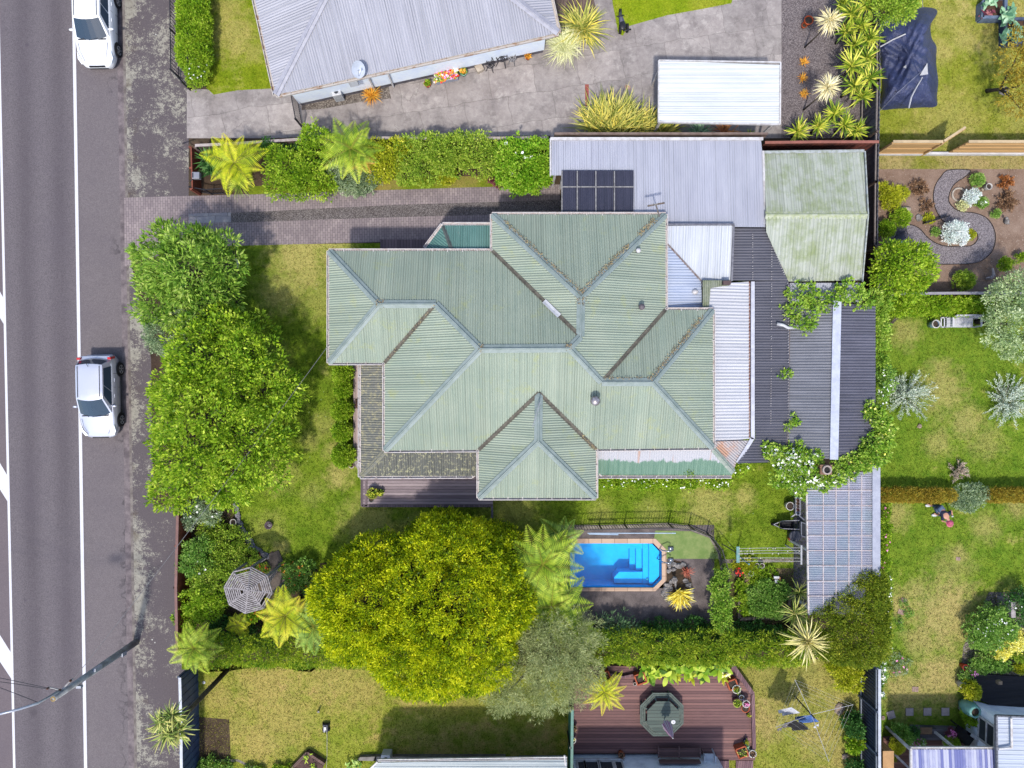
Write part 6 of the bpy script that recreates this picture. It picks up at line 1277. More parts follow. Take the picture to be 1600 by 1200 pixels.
spiky("grass_tuft", "pale weeping tussock grass left of the variegated flax", "plant", 882, 72, .5, .95, FOL['tussock'], 420, .018, (.1, 1.3), (.9, 1.9), spread=.18)
spiky("flax", "largest flax bush against the carport wall in the concrete yard", "plant", 958, 204, .4, 1.85, FOL['flax'], 230, .065, (.1, 1.4), (.2, 1.1), spread=.3, az=(-.15, 3.3), heads=[(940, 206, .4, 1.5), (960, 204, .4, 1.75), (978, 206, .4, 1.4)])
spiky("flax", "yellowish flax bush between the largest flax and the white carport", "plant", 1022, 206, .4, 1.2, FOL['flax'], 110, .06, (.1, 1.4), (.2, 1.1), spread=.2, az=(-.2, 3.35), heads=[(1012, 207, .3, 1.2), (1035, 208, .3, 1.0)])
spiky("flax", "low blue-green spiky plant below the white carport", "plant", 1091, 210, .3, .7, FOL['cabbage'], 110, .035, (.1, 1.3), (.2, .9), spread=.12)
spiky("flax", "bronze-red flax right of the blue-green plant below the white carport", "plant", 1131, 210, .3, .75, FOL['bronze'], 100, .045, (.1, 1.3), (.2, .9), spread=.12)
spiky("grass_tuft", "small green tuft under the white carport's lower right corner", "plant", 1170, 214, .15, .35, FOL['bright'], 60, .03, (.2, 1.2), (.4, 1.2))
# shrub garden at the lower left
shrub("grey-green flowering shrub directly under the broad front tree's lower edge", [(300, 800, 18, 1.3), (318, 790, 16, 1.3), (330, 806, 14, 1.1), (296, 815, 12, 1.1)], 'grey', extra=(("blossom", FOL['wflower'], 16, .06, 0),))
shrub("dark green shrub with few white flowers against the red-brown street fence", [(305, 860, 20, 1.5), (320, 850, 14, 1.3), (298, 880, 20, 1.5), (318, 885, 18, 1.3)], 'mid', extra=(("blossom", FOL['wflower'], 8, .07, 0),))
shrub("olive shrub in the middle of the lower left shrub garden", [(345, 860, 26, 1.0), (360, 880, 24, 1.0), (330, 830, 20, .9), (365, 845, 20, .8), (385, 870, 14, .8)], 'olive', .15, (.1, .05))
shrub("yellow-green shrub left of the octagonal lattice roof", [(320, 905, 22, 1.4), (340, 900, 20, 1.3), (355, 895, 14, 1.2)], 'olive')
shrub("bright green and dark shrub against the fence below the lattice roof", [(300, 940, 20, 1.5), (316, 930, 20, 1.5), (326, 955, 18, 1.3), (340, 940, 14, 1.2)], 'bright')
shrub("low yellow-green shrub at the footpath fence above the lime fern", [(288, 966, 16, 1.2), (300, 975, 14, 1.2), (310, 960, 12, 1.1)], 'bright')
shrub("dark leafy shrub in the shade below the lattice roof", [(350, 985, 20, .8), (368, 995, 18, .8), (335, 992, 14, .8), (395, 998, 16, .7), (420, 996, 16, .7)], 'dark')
shrub("fresh green shrub between the lattice roof and the conifer", [(462, 900, 18, 1.1), (475, 888, 14, 1.0), (455, 915, 12, .9), (478, 912, 13, .9)], 'mid', extra=(("blossom", FOL['oflower'], 14, .05, 0), ("blossom", FOL['rflower'], 8, .05, 0)))
shrub("red-flowered bedding above the octagonal lattice roof", [(385, 888, 10, .4), (400, 882, 10, .4), (370, 894, 8, .4), (412, 888, 8, .4)], 'olive', .1, (.07, .035), extra=(("blossom", FOL['rflower'], 40, .055, 0),))
shrub("red-flowered plant below the octagonal lattice roof", [(394, 964, 8, .8), (402, 958, 7, .8)], 'bright', .1, (.12, .06), extra=(("blossom", FOL['rflower'], 22, .07, 0),))
shrub("orange and mauve flowered plants at the small garden gate by the conifer", [(445, 888, 9, .5), (458, 885, 9, .5)], 'olive', .09, (.07, .035), extra=(("blossom", FOL['oflower'], 24, .05, 0), ("blossom", FOL['pflower'], 8, .05, 0)))
# around the pool and vegetable plot
shrub("upright leafy climber along the pool fence's right end", [(1128, 900, 12, 1.4), (1126, 920, 14, 1.5), (1130, 940, 14, 1.5), (1126, 958, 15, 1.5), (1130, 976, 14, 1.4), (1134, 990, 11, 1.2)], 'vine', .15, (.11, .06))
shrub("dark wattle-like shrub with grey sprays at the pool paving's lower left", [(945, 990, 20, 1.0), (965, 985, 22, 1.1), (985, 992, 18, 1.0)], foliage("wattle_leaves", [(50, 84, 50), (84, 122, 76), (122, 152, 104), (150, 176, 130)]), .2, (.2, .03), 16, .8, jag=.3)
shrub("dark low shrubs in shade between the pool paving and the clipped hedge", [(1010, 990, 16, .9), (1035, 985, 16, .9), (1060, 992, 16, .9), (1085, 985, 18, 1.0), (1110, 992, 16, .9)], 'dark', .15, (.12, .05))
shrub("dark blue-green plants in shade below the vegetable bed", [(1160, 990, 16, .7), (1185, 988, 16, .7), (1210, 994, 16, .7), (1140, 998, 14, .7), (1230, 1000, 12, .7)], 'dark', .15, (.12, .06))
shrub("dense green herbs overflowing the timber vegetable bed", [(1205, 935, 18, .75), (1220, 925, 14, .75), (1185, 945, 18, .7), (1210, 950, 16, .7), (1175, 930, 12, .6), (1195, 915, 12, .6)], 'mid', .1, (.08, .05), 18, 1.2)
shrub("pale green vegetable at the left end of the timber bed", [(1160, 930, 10, .5), (1164, 950, 10, .5), (1158, 915, 8, .4)], 'bright', .1, (.09, .05))
shrub("leafy weeds above the timber bed by the garden seat", [(1190, 905, 14, .4), (1175, 900, 12, .35), (1205, 895, 10, .3), (1180, 885, 10, .3)], 'bright', .1, (.08, .04), 12, .8)
shrub("yellow-green ground cover by the potted plants below the washing line", [(1168, 884, 12, .3), (1155, 884, 10, .3), (1176, 890, 8, .3)], 'yellow', .08, (.06, .03))
shrub("yellow-green shrub at the lower lawn's right below the square-cut hedge", [(1315, 1044, 16, 1.1), (1330, 1050, 16, 1.1), (1322, 1066, 13, 1.0), (1336, 1072, 10, .9), (1304, 1036, 12, 1.0)], 'yellow', .15, (.12, .06))
shrub("dark green glossy shrub against the dark blue steel fence", [(1333, 1130, 13, .9), (1338, 1142, 12, .9), (1335, 1118, 8, .8)], 'dark', .12, (.12, .06))
shrub("bright green shrub just below the dark glossy one at the blue fence", [(1340, 1160, 12, .9), (1335, 1168, 10, .8)], 'bright', .12, (.12, .06))
shrub("dark shrub at the bottom edge against the dark blue steel fence", [(1335, 1200, 12, .8), (1342, 1210, 10, .8)], 'dark', .12, (.12, .06))
shrub("low plants on the dark soil behind the little bottom left lawn wall", [(325, 1200, 16, .5), (345, 1204, 14, .5), (310, 1206, 12, .5), (390, 1208, 10, .4)], 'mid', .12, (.1, .05))
def bigleaf(name, label, spots, m, L=.45, W=.22, n=9, z=.5, group=None):
    """clumps of broad paddle leaves"""
    c = P(*spots[0]); t = thing(name, label, "plant", (c.x, c.y, 0), group); Vs, Ts = [], []
    for px, py in spots:
        c = np.array(P(px, py, z)); az = RNG.uniform(0, 6.283, n); V, F, T = ribbons(c + RNG.normal(size=(n, 3)) * .06, az, RNG.uniform(.2, 1.1, n), L * RNG.uniform(.7, 1.2, n), W * RNG.uniform(.7, 1.1, n), RNG.uniform(.6, 1.3, n), RNG.uniform(size=n), 4)
        Vs.append(V); Ts.append(T)
    off = 0; Fs = []
    k = 10
    for V in Vs:
        nn = len(V) // k; idx = np.arange(nn)[:, None] * k + off
        Fs.append(np.concatenate([np.stack([idx[:, 0] + 2 * i, idx[:, 0] + 2 * i + 1, idx[:, 0] + 2 * i + 3, idx[:, 0] + 2 * i + 2], 1) for i in range(4)])); off += len(V)
    np_build("leaves", np.concatenate(Vs), np.concatenate(Fs), m, t, np.concatenate(Ts)); return t
bigleaf("lily_plant", "big glossy paddle-leaved plants along the top edge of the red deck", [(1010, 1045), (1022, 1048), (1035, 1042), (1048, 1046), (1060, 1042), (1072, 1048), (1084, 1042), (1097, 1047), (1108, 1042), (1120, 1046), (1132, 1042), (1016, 1056), (1042, 1054), (1100, 1054)], FOL['bright'], .5, .24, 10, .5)
bigleaf("lily_plant", "yellow-tipped paddle-leaved plants at the outer edge of the deck planting", [(1028, 1056), (1054, 1056), (1080, 1056), (1126, 1054)], FOL['yellow'], .36, .13, 9, .4)
bigleaf("lily_plant", "pale yellow leaves drooping over the deck's angled upper corner", [(1132, 1058), (1136, 1054)], FOL['yflower'], .28, .1, 7, .4)
# vines on the roofs
VK = dict(clump=.16, leaf=(.13, .09), per=16, jag=.3, inner=.1, down=-.2)
plant("vine", "lime creeper spilling from the garage's lower edge onto the shed roof", "vine", [(1245, 462, 16, 2.85, .3), (1262, 458, 14, 2.85, .3), (1248, 482, 20, 2.95, .3), (1262, 490, 18, 2.9, .3), (1275, 475, 16, 2.9, .3), (1290, 468, 16, 2.85, .3), (1306, 462, 14, 2.85, .3), (1320, 460, 14, 2.8, .3), (1334, 455, 14, 2.8, .3), (1326, 446, 10, 2.8, .3), (1340, 466, 14, 2.8, .3), (1352, 470, 14, 2.6, .3), (1255, 503, 14, 2.8, .25), (1262, 515, 8, 2.75, .2), (1238, 495, 10, 2.75, .2), (1226, 472, 9, 2.75, .2), (1224, 484, 8, 2.7, .2)], FOL['vine'], dens=.5, **VK)
plant("vine", "creeper trailing down the right fence between the lime hedge and silver shrub", "vine", [(1366, 466, 14, 2.3), (1378, 472, 14, 2.0), (1374, 490, 12, 2.0), (1376, 505, 12, 1.9), (1380, 520, 10, 1.8), (1376, 535, 11, 1.8), (1384, 548, 10, 1.5), (1378, 562, 10, 1.6)], FOL['vine'], dens=.9, clump=.16, leaf=(.11, .07), per=15, jag=.25)
plant("vine", "dark shaded climber on the right fence above the flowering vine", "vine", [(1382, 580, 12, 1.3), (1388, 598, 12, 1.2), (1380, 612, 11, 1.5), (1378, 628, 9, 1.6)], FOL['mid'], dens=.9, clump=.15, leaf=(.1, .06), per=15, jag=.25, extra=(("blossom", FOL['wflower'], 26, .05, 0),))
plant("vine", "flower-specked vine climbing the right side of the grey shed roof", "vine", [(1360, 640, 12, 2.75, .3), (1368, 655, 16, 2.7, .4), (1376, 672, 16, 2.6, .4), (1374, 690, 16, 2.6, .4), (1362, 692, 14, 2.8, .3), (1360, 708, 16, 2.8, .35), (1376, 712, 14, 2.5, .4), (1345, 718, 14, 2.8, .3), (1330, 724, 13, 2.75, .3), (1315, 726, 12, 2.7, .3), (1384, 676, 10, 2.2), (1352, 726, 12, 2.7, .3), (1366, 724, 10, 2.5, .3), (1331, 738, 7, 2.6, .3), (1330, 750, 6, 2.55, .2)], FOL['vine'], dens=1.0, extra=(("blossom", FOL['yflower'], 60, .06, 0),), **VK)
plant("vine", "mass of vine covered in white blossom at the end of the dark covered way", "vine", [(1222, 720, 18, 2.7, .4), (1240, 716, 20, 2.8, .4), (1256, 724, 20, 2.8, .45), (1230, 738, 18, 2.6, .45), (1250, 745, 20, 2.6, .5), (1270, 740, 18, 2.7, .4), (1285, 752, 14, 2.6, .4), (1245, 762, 12, 2.3, .4), (1252, 774, 8, 2.2, .3), (1212, 706, 12, 2.7, .3), (1200, 702, 10, 2.6, .25), (1306, 746, 12, 2.6, .3), (1272, 712, 10, 2.7, .3), (1216, 752, 10, 2.2, .4)], FOL['vine'], dens=1.0, extra=(("blossom", FOL['wflower'], 300, .075, 0),), **VK)
plant("vine", "small sprig of creeper growing through the middle joint of the dark covered way", "vine", [(1236, 654, 6, 2.5, .12), (1244, 656, 6, 2.5, .12), (1230, 583, 6, 2.5, .12), (1222, 584, 5, 2.5, .12), (1231, 668, 4, 2.45, .1)], FOL['vine'], dens=.5, **VK)
plant("vine", "leafy climber with pale flowers along the foot of the flaking green lean-to", "vine", [(945 + i * 13.5, 752 + ru(-3, 4), ru(8, 12), ru(.6, 1.0)) for i in range(15)] + [(1150, 735, 10, 1.9), (1165, 730, 8, 2.2), (1075, 738, 9, 2.35), (1085, 740, 7, 2.3), (1120, 742, 6, 2.2)], FOL['bright'], dens=.9, clump=.13, leaf=(.1, .06), per=14, jag=.3, extra=(("blossom", FOL['wflower'], 70, .05, 0),))
# mulched garden on the right
sm = lambda lab, px, py, r, z, f, **kw: shrub(lab, [(px, py, r, z), (px + r * .3, py + r * .2, r * .7, z * .9), (px - r * .3, py - r * .1, r * .7, z * .9)], f, .09, (.075, .035), 16, 1.1, jag=.14, **kw)
sm("round bright green shrub above the pale log in the mulched garden's left side", 1409, 339, 13, .8, 'bright')
sm("round bright green shrub beside the gravel path's end by the fence", 1386, 357, 12, .8, 'bright')
shrub("yellow conifer-like shrub by the fence at the top left of the mulched garden", [(1388, 300, 12, .7), (1398, 308, 12, .7), (1411, 301, 9, .5), (1392, 318, 9, .6), (1380, 292, 7, .6)], 'yellow', .1, (.12, .03), 15, 1.0, jag=.25)
shrub("large white-silver bush inside the loop of the gravel path", [(1489, 360, 12, .8), (1502, 358, 10, .8), (1486, 370, 9, .7), (1503, 371, 10, .7), (1494, 353, 8, .7)], 'white', .1, (.09, .04), 15, 1.1, jag=.2)
shrub("white-silver bush beside the round stone ring in the mulched garden", [(1516, 308, 9, .6), (1522, 304, 8, .6), (1514, 314, 7, .5)], 'white', .09, (.08, .04), 15, 1.1, jag=.2)
sm("fresh green tuft near the top of the mulched garden", 1528, 281, 9, .5, 'mid')
sm("variegated cream shrub below the stone ring", 1505, 321, 7, .4, 'tussock')
sm("green shrub with white flowers right of the silver bush by the stone ring", 1535, 316, 8, .5, 'mid', extra=(("blossom", FOL['wflower'], 10, .07, 0),))
sprig("shrub", "dark brown twiggy bush at the right of the mulched garden", 1576, 314, 14, .7, FOL['brown'], 50, .48)
sprig("shrub", "small rust-brown dry tuft near the mulched garden's upper right", 1571, 284, 8, .3, foliage("rust_dry", [(96, 54, 28), (130, 76, 36), (150, 96, 50), (160, 110, 70)], .05), 26, .28)
sm("small green plant with a pale flower between path and dark twiggy bush", 1556, 334, 6, .35, 'mid')
sm("tiny green plant inside the path loop left of the white-silver bush", 1463, 362, 6, .3, 'mid')
sm("yellow-green low plant beside the black trellis strip", 1452, 341, 8, .25, 'yellow')
sm("golden plant inside the path loop at its right end", 1516, 366, 7, .4, 'yellow')
sm("muted olive shrub near the grey fence in the mulched garden", 1508, 437, 14, .8, 'olive')
sm("green shrub above the pale grey tree in the mulched garden", 1572, 412, 10, .9, 'bright')
sm("small green plants at the mulched garden's right edge", 1596, 402, 7, .5, 'bright')
sprig("shrub", "reddish-brown faint twiggy clump left of the path's upper bend", 1437, 292, 10, .4, FOL['brown'], 36, .38)
sprig("shrub", "brown twigs above the olive shrub near the dark shadow of the tree", 1447, 320, 8, .3, FOL['brown'], 18, .28)
# flower bed of the lower right house
shrub("large white-flowered bush beside the lower right lawn", [(1535, 985, 22, 1.2), (1552, 972, 22, 1.3), (1548, 1000, 20, 1.1), (1570, 985, 18, 1.2), (1528, 1002, 12, .9), (1560, 960, 12, 1.1)], 'mid', .13, (.1, .05), extra=(("blossom", FOL['wflower'], 50, .045, 0),))
shrub("yellow-leaved flowering shrub right of the white-flowered bush", [(1570, 1008, 16, 1.0), (1590, 1000, 16, 1.0), (1562, 1020, 12, .8), (1600, 1004, 14, 1.0)], 'yflower', .12, (.08, .05), dens=.8)
shrub("dark green shrub behind a grey post at the right edge above the flower bed", [(1590, 945, 18, 1.2), (1605, 960, 18, 1.2), (1600, 935, 14, 1.1)], 'dark', extra=(("blossom", FOL['wflower'], 10, .05, 0),))
shrub("dark green low bush above the black deck", [(1535, 1038, 14, .7), (1552, 1036, 14, .7), (1522, 1042, 10, .6), (1568, 1040, 10, .6)], 'mid', .12, (.1, .05))
sm("round yellow-green clipped ball at the right edge of the black deck", 1593, 1044, 9, .7, 'yellow')
shrub("green shrub at the right edge below the yellow-leaved one", [(1596, 1024, 12, .8), (1604, 1018, 10, .8)], 'olive', .12)
shrub("white daisies along the dark blue steel fence beside the right lawn", [(1378, 1046, 7, .6), (1380, 1058, 7, .6), (1376, 1068, 6, .6), (1380, 1036, 5, .5), (1377, 1085, 6, .4)], 'mid', .1, (.08, .04), extra=(("blossom", FOL['wflower'], 46, .07, 0),))
shrub("narrow lime flower border between the pergola flashing and the right lawn", [(1384 + ru(-3, 3), 792 + i * 9.5, 7, .55) for i in range(11)], 'bright', .1, (.08, .04), extra=(("blossom", FOL['pflower'], 12, .06, 0),))
shrub("thin strip of weeds and white flowers beside the square-cut hedge on the right lawn", [(1390, 905 + i * 12, 5, .35) for i in range(10)], 'olive', .08, (.07, .03), 12, .8, extra=(("blossom", FOL['wflower'], 30, .05, 0),))
shrub("grey-green weeds with small blooms on the lawn below the square-cut hedge", [(1402, 1030, 10, .3), (1410, 1046, 10, .3), (1396, 1050, 8, .3), (1420, 1035, 6, .2)], 'grey', .08, (.06, .03), 10, .5, extra=(("blossom", FOL['pflower'], 6, .06, 0),))
shrub("low weeds growing through the broken paving on the right lawn", [(1412, 945, 8, .2), (1420, 958, 8, .2), (1404, 968, 7, .2), (1408, 980, 5, .2)], 'mid', .07, (.06, .03), 10, .6)
# ================================================ swimming pool
PO = thing("swimming_pool", "blue swimming pool with pale tile coping, steps and two chrome handrails", "swimming pool", P(965, 882))
PB = mat("pool_shell", A(104, 196, 236, 1.1), A(90, 184, 230, 1.1), 1.2, rough=.5, grain=0)
def ppoly(x0, y0, x1, y1, c): return [(x0, y0), (x1 - c, y0), (x1, y0 + c), (x1, y1 - c), (x1 - c, y1), (x0, y1)]
inner = ppoly(891, 849, 1034, 918, 13); mb = MB(); W = [P(*p).xy for p in inner]; n = len(W)
mb.add([Vc((*w, z)) for z in (0, -1.35) for w in W], [(i, n + i, n + (i + 1) % n, (i + 1) % n) for i in range(n)] + [tuple(range(n, 2 * n))][:1]); mb.build("shell", PB, PO)
st = MB()
def slab(pts, z): st.prism([P(*p).xy for p in pts], -1.34, z)
slab([(1016, 852), (1021, 852), (1032, 864), (1032, 903), (1021, 915), (1016, 915)], -.30)
slab([(1007.5, 850.5), (1016, 850.5), (1016, 916.5), (1007.5, 916.5)], -.52)
slab([(962, 851), (1007, 851), (1007, 861), (970, 861)], -.52); slab([(962, 907), (970, 898), (1007, 898), (1007, 916), (962, 916)], -.52)
slab([(998, 861.2), (1007, 861.2), (1007, 897.8), (998, 897.8)], -.75); slab([(989, 861.2), (997.8, 861.2), (997.8, 897.8), (989, 897.8)], -1.0)
st.build("steps", mat("pool_steps", A(104, 196, 236, 1.1), A(90, 184, 230, 1.1), 2, rough=.5, grain=0), PO)
WT = NT("pool_water"); _t = WT.node("ShaderNodeBsdfTransparent"); _t.inputs[0].default_value = (.25, .79, .94, 1); _g = WT.node("ShaderNodeBsdfGlossy"); _g.inputs["Roughness"].default_value = .02
_f = WT.node("ShaderNodeFresnel"); _f.inputs[0].default_value = 1.33; _b = WT.node("ShaderNodeBump"); WT.l.new(WT.noise(WT.pos(), 2.6, 3), _b.inputs["Height"]); _b.inputs["Strength"].default_value = .12; _b.inputs["Distance"].default_value = .1
WT.l.new(_b.outputs[0], _f.inputs["Normal"]); WT.l.new(_b.outputs[0], _g.inputs["Normal"]); _m = WT.node("ShaderNodeMixShader"); WT.l.new(_f.outputs[0], _m.inputs[0]); WT.l.new(_t.outputs[0], _m.inputs[1]); WT.l.new(_g.outputs[0], _m.inputs[2]); WT.l.new(_m.outputs[0], WT.out.inputs[0])
MB().poly([Vc((*w, -.13)) for w in reversed(W)]).build("water", WT.m, PO)
COP = NT("pool_coping"); _br = COP.node("ShaderNodeTexBrick"); COP.l.new(COP.pos(), _br.inputs["Vector"]); _br.inputs["Scale"].default_value = 1; _br.inputs["Brick Width"].default_value = .6; _br.inputs["Row Height"].default_value = .6; _br.inputs["Mortar Size"].default_value = .012; _br.offset = 0
_br.inputs["Color1"].default_value = A(222, 192, 168); _br.inputs["Color2"].default_value = A(206, 172, 148); _br.inputs["Mortar"].default_value = A(150, 120, 100)
COPM = COP.done(COP.mix(COP.ramp(COP.noise(COP.pos(), 5, 6), .5, .75, 0, .4), _br.outputs["Color"], A(186, 160, 140)), .8)
outer = ppoly(884, 841.5, 1041, 923.5, 17); cb = MB(); O = [P(*p).xy for p in outer]
for i in range(n):
    if i == n - 1: continue
    j = (i + 1) % n; cb.add([Vc((*O[i], .03)), Vc((*O[j], .03)), Vc((*W[j], .03)), Vc((*W[i], .03))], [(0, 3, 2, 1)]); cb.add([Vc((*W[i], .03)), Vc((*W[j], .03)), Vc((*W[j], -.08)), Vc((*W[i], -.08))], [(0, 1, 2, 3)]); cb.add([Vc((*O[i], .03)), Vc((*O[j], .03)), Vc((*O[j], -.02)), Vc((*O[i], -.02))], [(3, 2, 1, 0)])
cb.build("coping", COPM, PO)
CHROME = mat("chrome", A(220, 226, 236), rough=.12, metal=.8, grain=0)
for y in (857, 875):
    h = MB(); a = P(1045, y, 0); h.tube([a, a + Vc((.02, 0, .5)), a + Vc((-.12, 0, .62)), a + Vc((-.36, .0, .42)), a + Vc((-.5, 0, -.3))], .028, 8); h.box(a + Vc((.08, 0, .04)), (.26, .2, .07)); h.build("handrail", CHROME, PO, smooth=True)
sk = MB()
for p in ((1014, 851), (1014, 909)): sk.lathe(P(*p, -.02) + Vc((0, 0, -.45)), [(.05, 0), (.05, .03), (.01, .04)], 10)
sk.build("pool_light", HPW, PO)
PLN = MB(); PLN.tube([P(918, 833, .92), P(1056, 833, 1.0)], .025, 7); PLN.tube([P(966, 835, .95), P(920, 834, .92)], .035, 7); tag(PLN.build("pool_pole", mat("pole_blue_white", A(186, 210, 236), rough=.3, grain=0), org=P(990, 833, .9)), "long pale blue pool pole lying along the black pool fence", "pole")
# rockery beside the pool
def rock(mb, c, r, flat=.6):
    c = Vector(c); base = len(mb.v); mb.ball(c, (r * ru(.8, 1.25), r * ru(.8, 1.25), r * flat), 7, 5, .22)
STONE = mat("grey_stone", A(176, 172, 170), A(124, 118, 116), 7, rough=.9, bump=.5)
SOILP = soil("rockery_soil", A(110, 94, 78), A(78, 66, 54)); sheet("rockery_bed", SOILP, smooth_poly([(1042, 878), (1068, 880), (1080, 905), (1083, 935), (1068, 950), (1050, 944), (1036, 930), (1040, 915)], 4), .0101)
RK = []
for i, (x, y, r) in enumerate([(1046, 884, .14), (1053, 882, .13), (1060, 884, .15), (1067, 882, .13), (1045, 892, .13), (1052, 890, .12), (1044, 914, .15), (1040, 921, .14), (1037, 927, .14), (1048, 910, .12), (1071, 908, .13), (1076, 914, .14), (1080, 922, .14), (1081, 931, .14), (1080, 939, .13), (1074, 945, .14), (1065, 948, .13), (1056, 946, .13), (1047, 941, .13), (1041, 935, .12), (1054, 907, .14), (1048, 920, .12), (1073, 946, .1), (1062, 886, .1), (1043, 927, .11)]):
    m_ = MB(); rock(m_, P(x, y, .05), r); o = m_.build("rock", STONE, org=P(x, y, 0), smooth=False); tag(o, "grey rock edging the little rockery beside the pool", "rock", "rocks of the pool rockery")
spiky("yellow_tuft", "bright yellow strap-leaved tuft in the rockery beside the pool", "plant", 1062, 926, .3, .75, foliage("gold_strap", [(170, 150, 30), (214, 190, 60), (230, 208, 80), (236, 224, 130)], .25), 80, .045, (.1, 1.2), (.4, 1.1), az=(3.0, 6.8), spread=.1)
spiky("red_tuft", "small red-brown spiky plant in the rockery beside the pool", "plant", 1074, 894, .2, .32, foliage("red_strap", [(90, 40, 36), (140, 66, 52), (160, 86, 66), (176, 110, 90)], .2), 60, .025, (.1, 1.3), (.3, 1.0))
o = MB(); rock(o, P(1054, 905, .4), .12); o.tube([P(1056, 920, 0), P(1055, 907, .4)], .05, 6); tag(o.build("garden_lamp", STONE, org=P(1056, 920)), "small stone lantern ornament in the middle of the rockery", "ornament")
# ================================================ tent, raised beds
def rings(outline, zf, K=9, sub=2, z0=.02):
    """a draped surface: rings from an outline towards its middle, heights from zf"""
    pts = smooth_poly(outline, sub); c = np.mean(np.array(pts), 0); mb = MB(); n = len(pts)
    for k in range(K + 1):
        t = k / K; s = 1 - t * .94
        for x, y in pts:
            X, Y = c[0] + (x - c[0]) * s, c[1] + (y - c[1]) * s; z = z0 + zf(t, X, Y); mb.v.append(P(X, Y, z)); mb.u.append((0, 0))
    mb.f = [(k * n + i, k * n + (i + 1) % n, (k + 1) * n + (i + 1) % n, (k + 1) * n + i)[::-1] for k in range(K) for i in range(n)] + [tuple(range(K * n, K * n + n))[::-1]]
    return mb
TENT = thing("tent", "sagging dark blue dome tent with white guy strips pitched on the lawn", "tent", P(1418, 95))
to = [(1370, 48), (1384, 28), (1405, 21), (1426, 13), (1444, 11), (1462, 14), (1464, 22), (1456, 33), (1454, 45), (1456, 60), (1463, 72), (1463, 88), (1463, 102), (1466, 126), (1464, 150), (1463, 166), (1440, 168), (1420, 169), (1398, 170), (1376, 170), (1377, 145), (1378, 120), (1376, 100), (1374, 84), (1368, 78), (1369, 62)]
def tz(t, x, y):
    w = math.sin(x * .55 + y * .28) * .035 + math.sin(x * .21 - y * .35 + 1) * .05 + math.sin((x * .9 - y * .5)) * .02
    ridge_ = math.exp(-((x - (1448 - (y - 20) * .25)) / 22) ** 2) * .5
    dip = -.35 * math.exp(-(((x - 1398) / 18) ** 2 + ((y - 100) / 26) ** 2))
    return min(1, t * 2.6) ** .7 * (.75 + ridge_ + dip) + w * min(1, t * 4)
TM = NT("tent_nylon"); _n = TM.noise(TM.mapping(TM.pos(), scale=(1, .5, 1), rot=(0, 0, .6)), 5, 6, .7); TM.bump(_n, .8, .12)
TMM = TM.done(TM.mix(TM.ramp(TM.noise(TM.pos(), .8, 5), .4, .6), A(66, 76, 122), A(54, 64, 104)), .42, 0, .5)
rings(to, tz, 14, 4).build("canopy", TMM, TENT, smooth=True)
ss = MB()
def tp_(x, y): 
    c = np.mean(np.array(smooth_poly(to, 4)), 0); d = .6; return P(x, y, .1 + tz(.35, x, y) + .06)
for pl_ in ([(1372, 75), (1395, 62), (1415, 53)], [(1441, 121), (1430, 140), (1424, 152), (1420, 169)], [(1372, 42), (1392, 31)], [(1405, 24), (1412, 20)]): ss.tube([tp_(*q) for q in pl_], .03, 5)
ss.build("guy_strip", mat("white_webbing", A(226, 226, 230), rough=.7), TENT)
ss = MB(); ss.tube([P(1376, 172, .05), tp_(1402, 145), tp_(1428, 122), tp_(1446, 106)], .012, 4); ss.tube([P(1442, 12, .6), P(1440, -20, .02)], .012, 4); ss.build("guy_line", mat("grey_cord", A(170, 176, 200)), TENT)
ss = MB(); ss.poly([tp_(1449, 98), tp_(1437, 118), tp_(1450, 116)]); ss.poly([tp_(1416, 101), tp_(1411, 105), tp_(1416, 107)]); ss.build("flap", mat("white_webbing", A(226, 226, 230)), TENT)
RBM = mat("blue_grey_board", A(126, 144, 170), A(100, 118, 146), 4, rough=.6)
def raised(name, label, pts, h, m, inner_m, thick=.06, cat="raised bed"):
    W = [P(*p) for p in pts]; t = thing(name, label, cat, W[0]); b = MB(); n = len(W)
    for i in range(n): b.beam(W[i] + Vc((0, 0, h / 2)), W[(i + 1) % n] + Vc((0, 0, h / 2)), thick, h)
    b.build("side_boards", m, t); MB().poly([Vc((w.x, w.y, h * .7)) for w in W]).build("soil", inner_m, t); return t
BSO = soil("compost", A(116, 92, 76), A(84, 66, 54))
raised("raised_bed", "blue-grey angular raised bed with a dark red plant on the tent lawn", [(1526, 34), (1527, 10), (1536, 3), (1562, 4), (1562, 34)], .45, RBM, BSO, .14)
raised("raised_bed", "second blue-grey raised bed stepping down to the right with blue-green leaves", [(1562, 37), (1594, 36), (1594, 72), (1562, 73)], .45, mat("navy_board", A(92, 104, 130), A(70, 82, 108), 4), BSO, .12)
bigleaf("cabbage_plant", "blue-green leafy vegetable at the corner between the two blue-grey beds", [(1570, 22), (1575, 30), (1578, 18)], FOL['cabbage'], .38, .22, 9, .6)
bigleaf("cabbage_plant", "blue-green vegetables in the lower blue-grey bed", [(1568, 60), (1580, 56), (1592, 58), (1590, 46)], FOL['cabbage'], .34, .2, 9, .55)
bigleaf("cabbage_plant", "pale green leaves over the top edge of the upper blue-grey bed", [(1545, 5), (1538, 4), (1553, 3)], FOL['cabbage'], .34, .14, 8, .5)
bigleaf("beet_plant", "dark red leafed plant in the upper blue-grey bed", [(1541, 20), (1545, 17)], FOL['purple'], .28, .1, 9, .45)
o = MB(); rock(o, P(1570, 142, .1), .2); tag(o.build("rock", STONE, org=P(1570, 142)), "grey rock under the bronze-yellow tree", "rock")
o = MB(); rock(o, P(1371, 108, .06), .22, .35); tag(o.build("rock", mat("pink_stone", A(196, 176, 170), A(160, 140, 134), 5), org=P(1371, 108)), "flat pinkish stone between the tent and the grey fence", "rock")
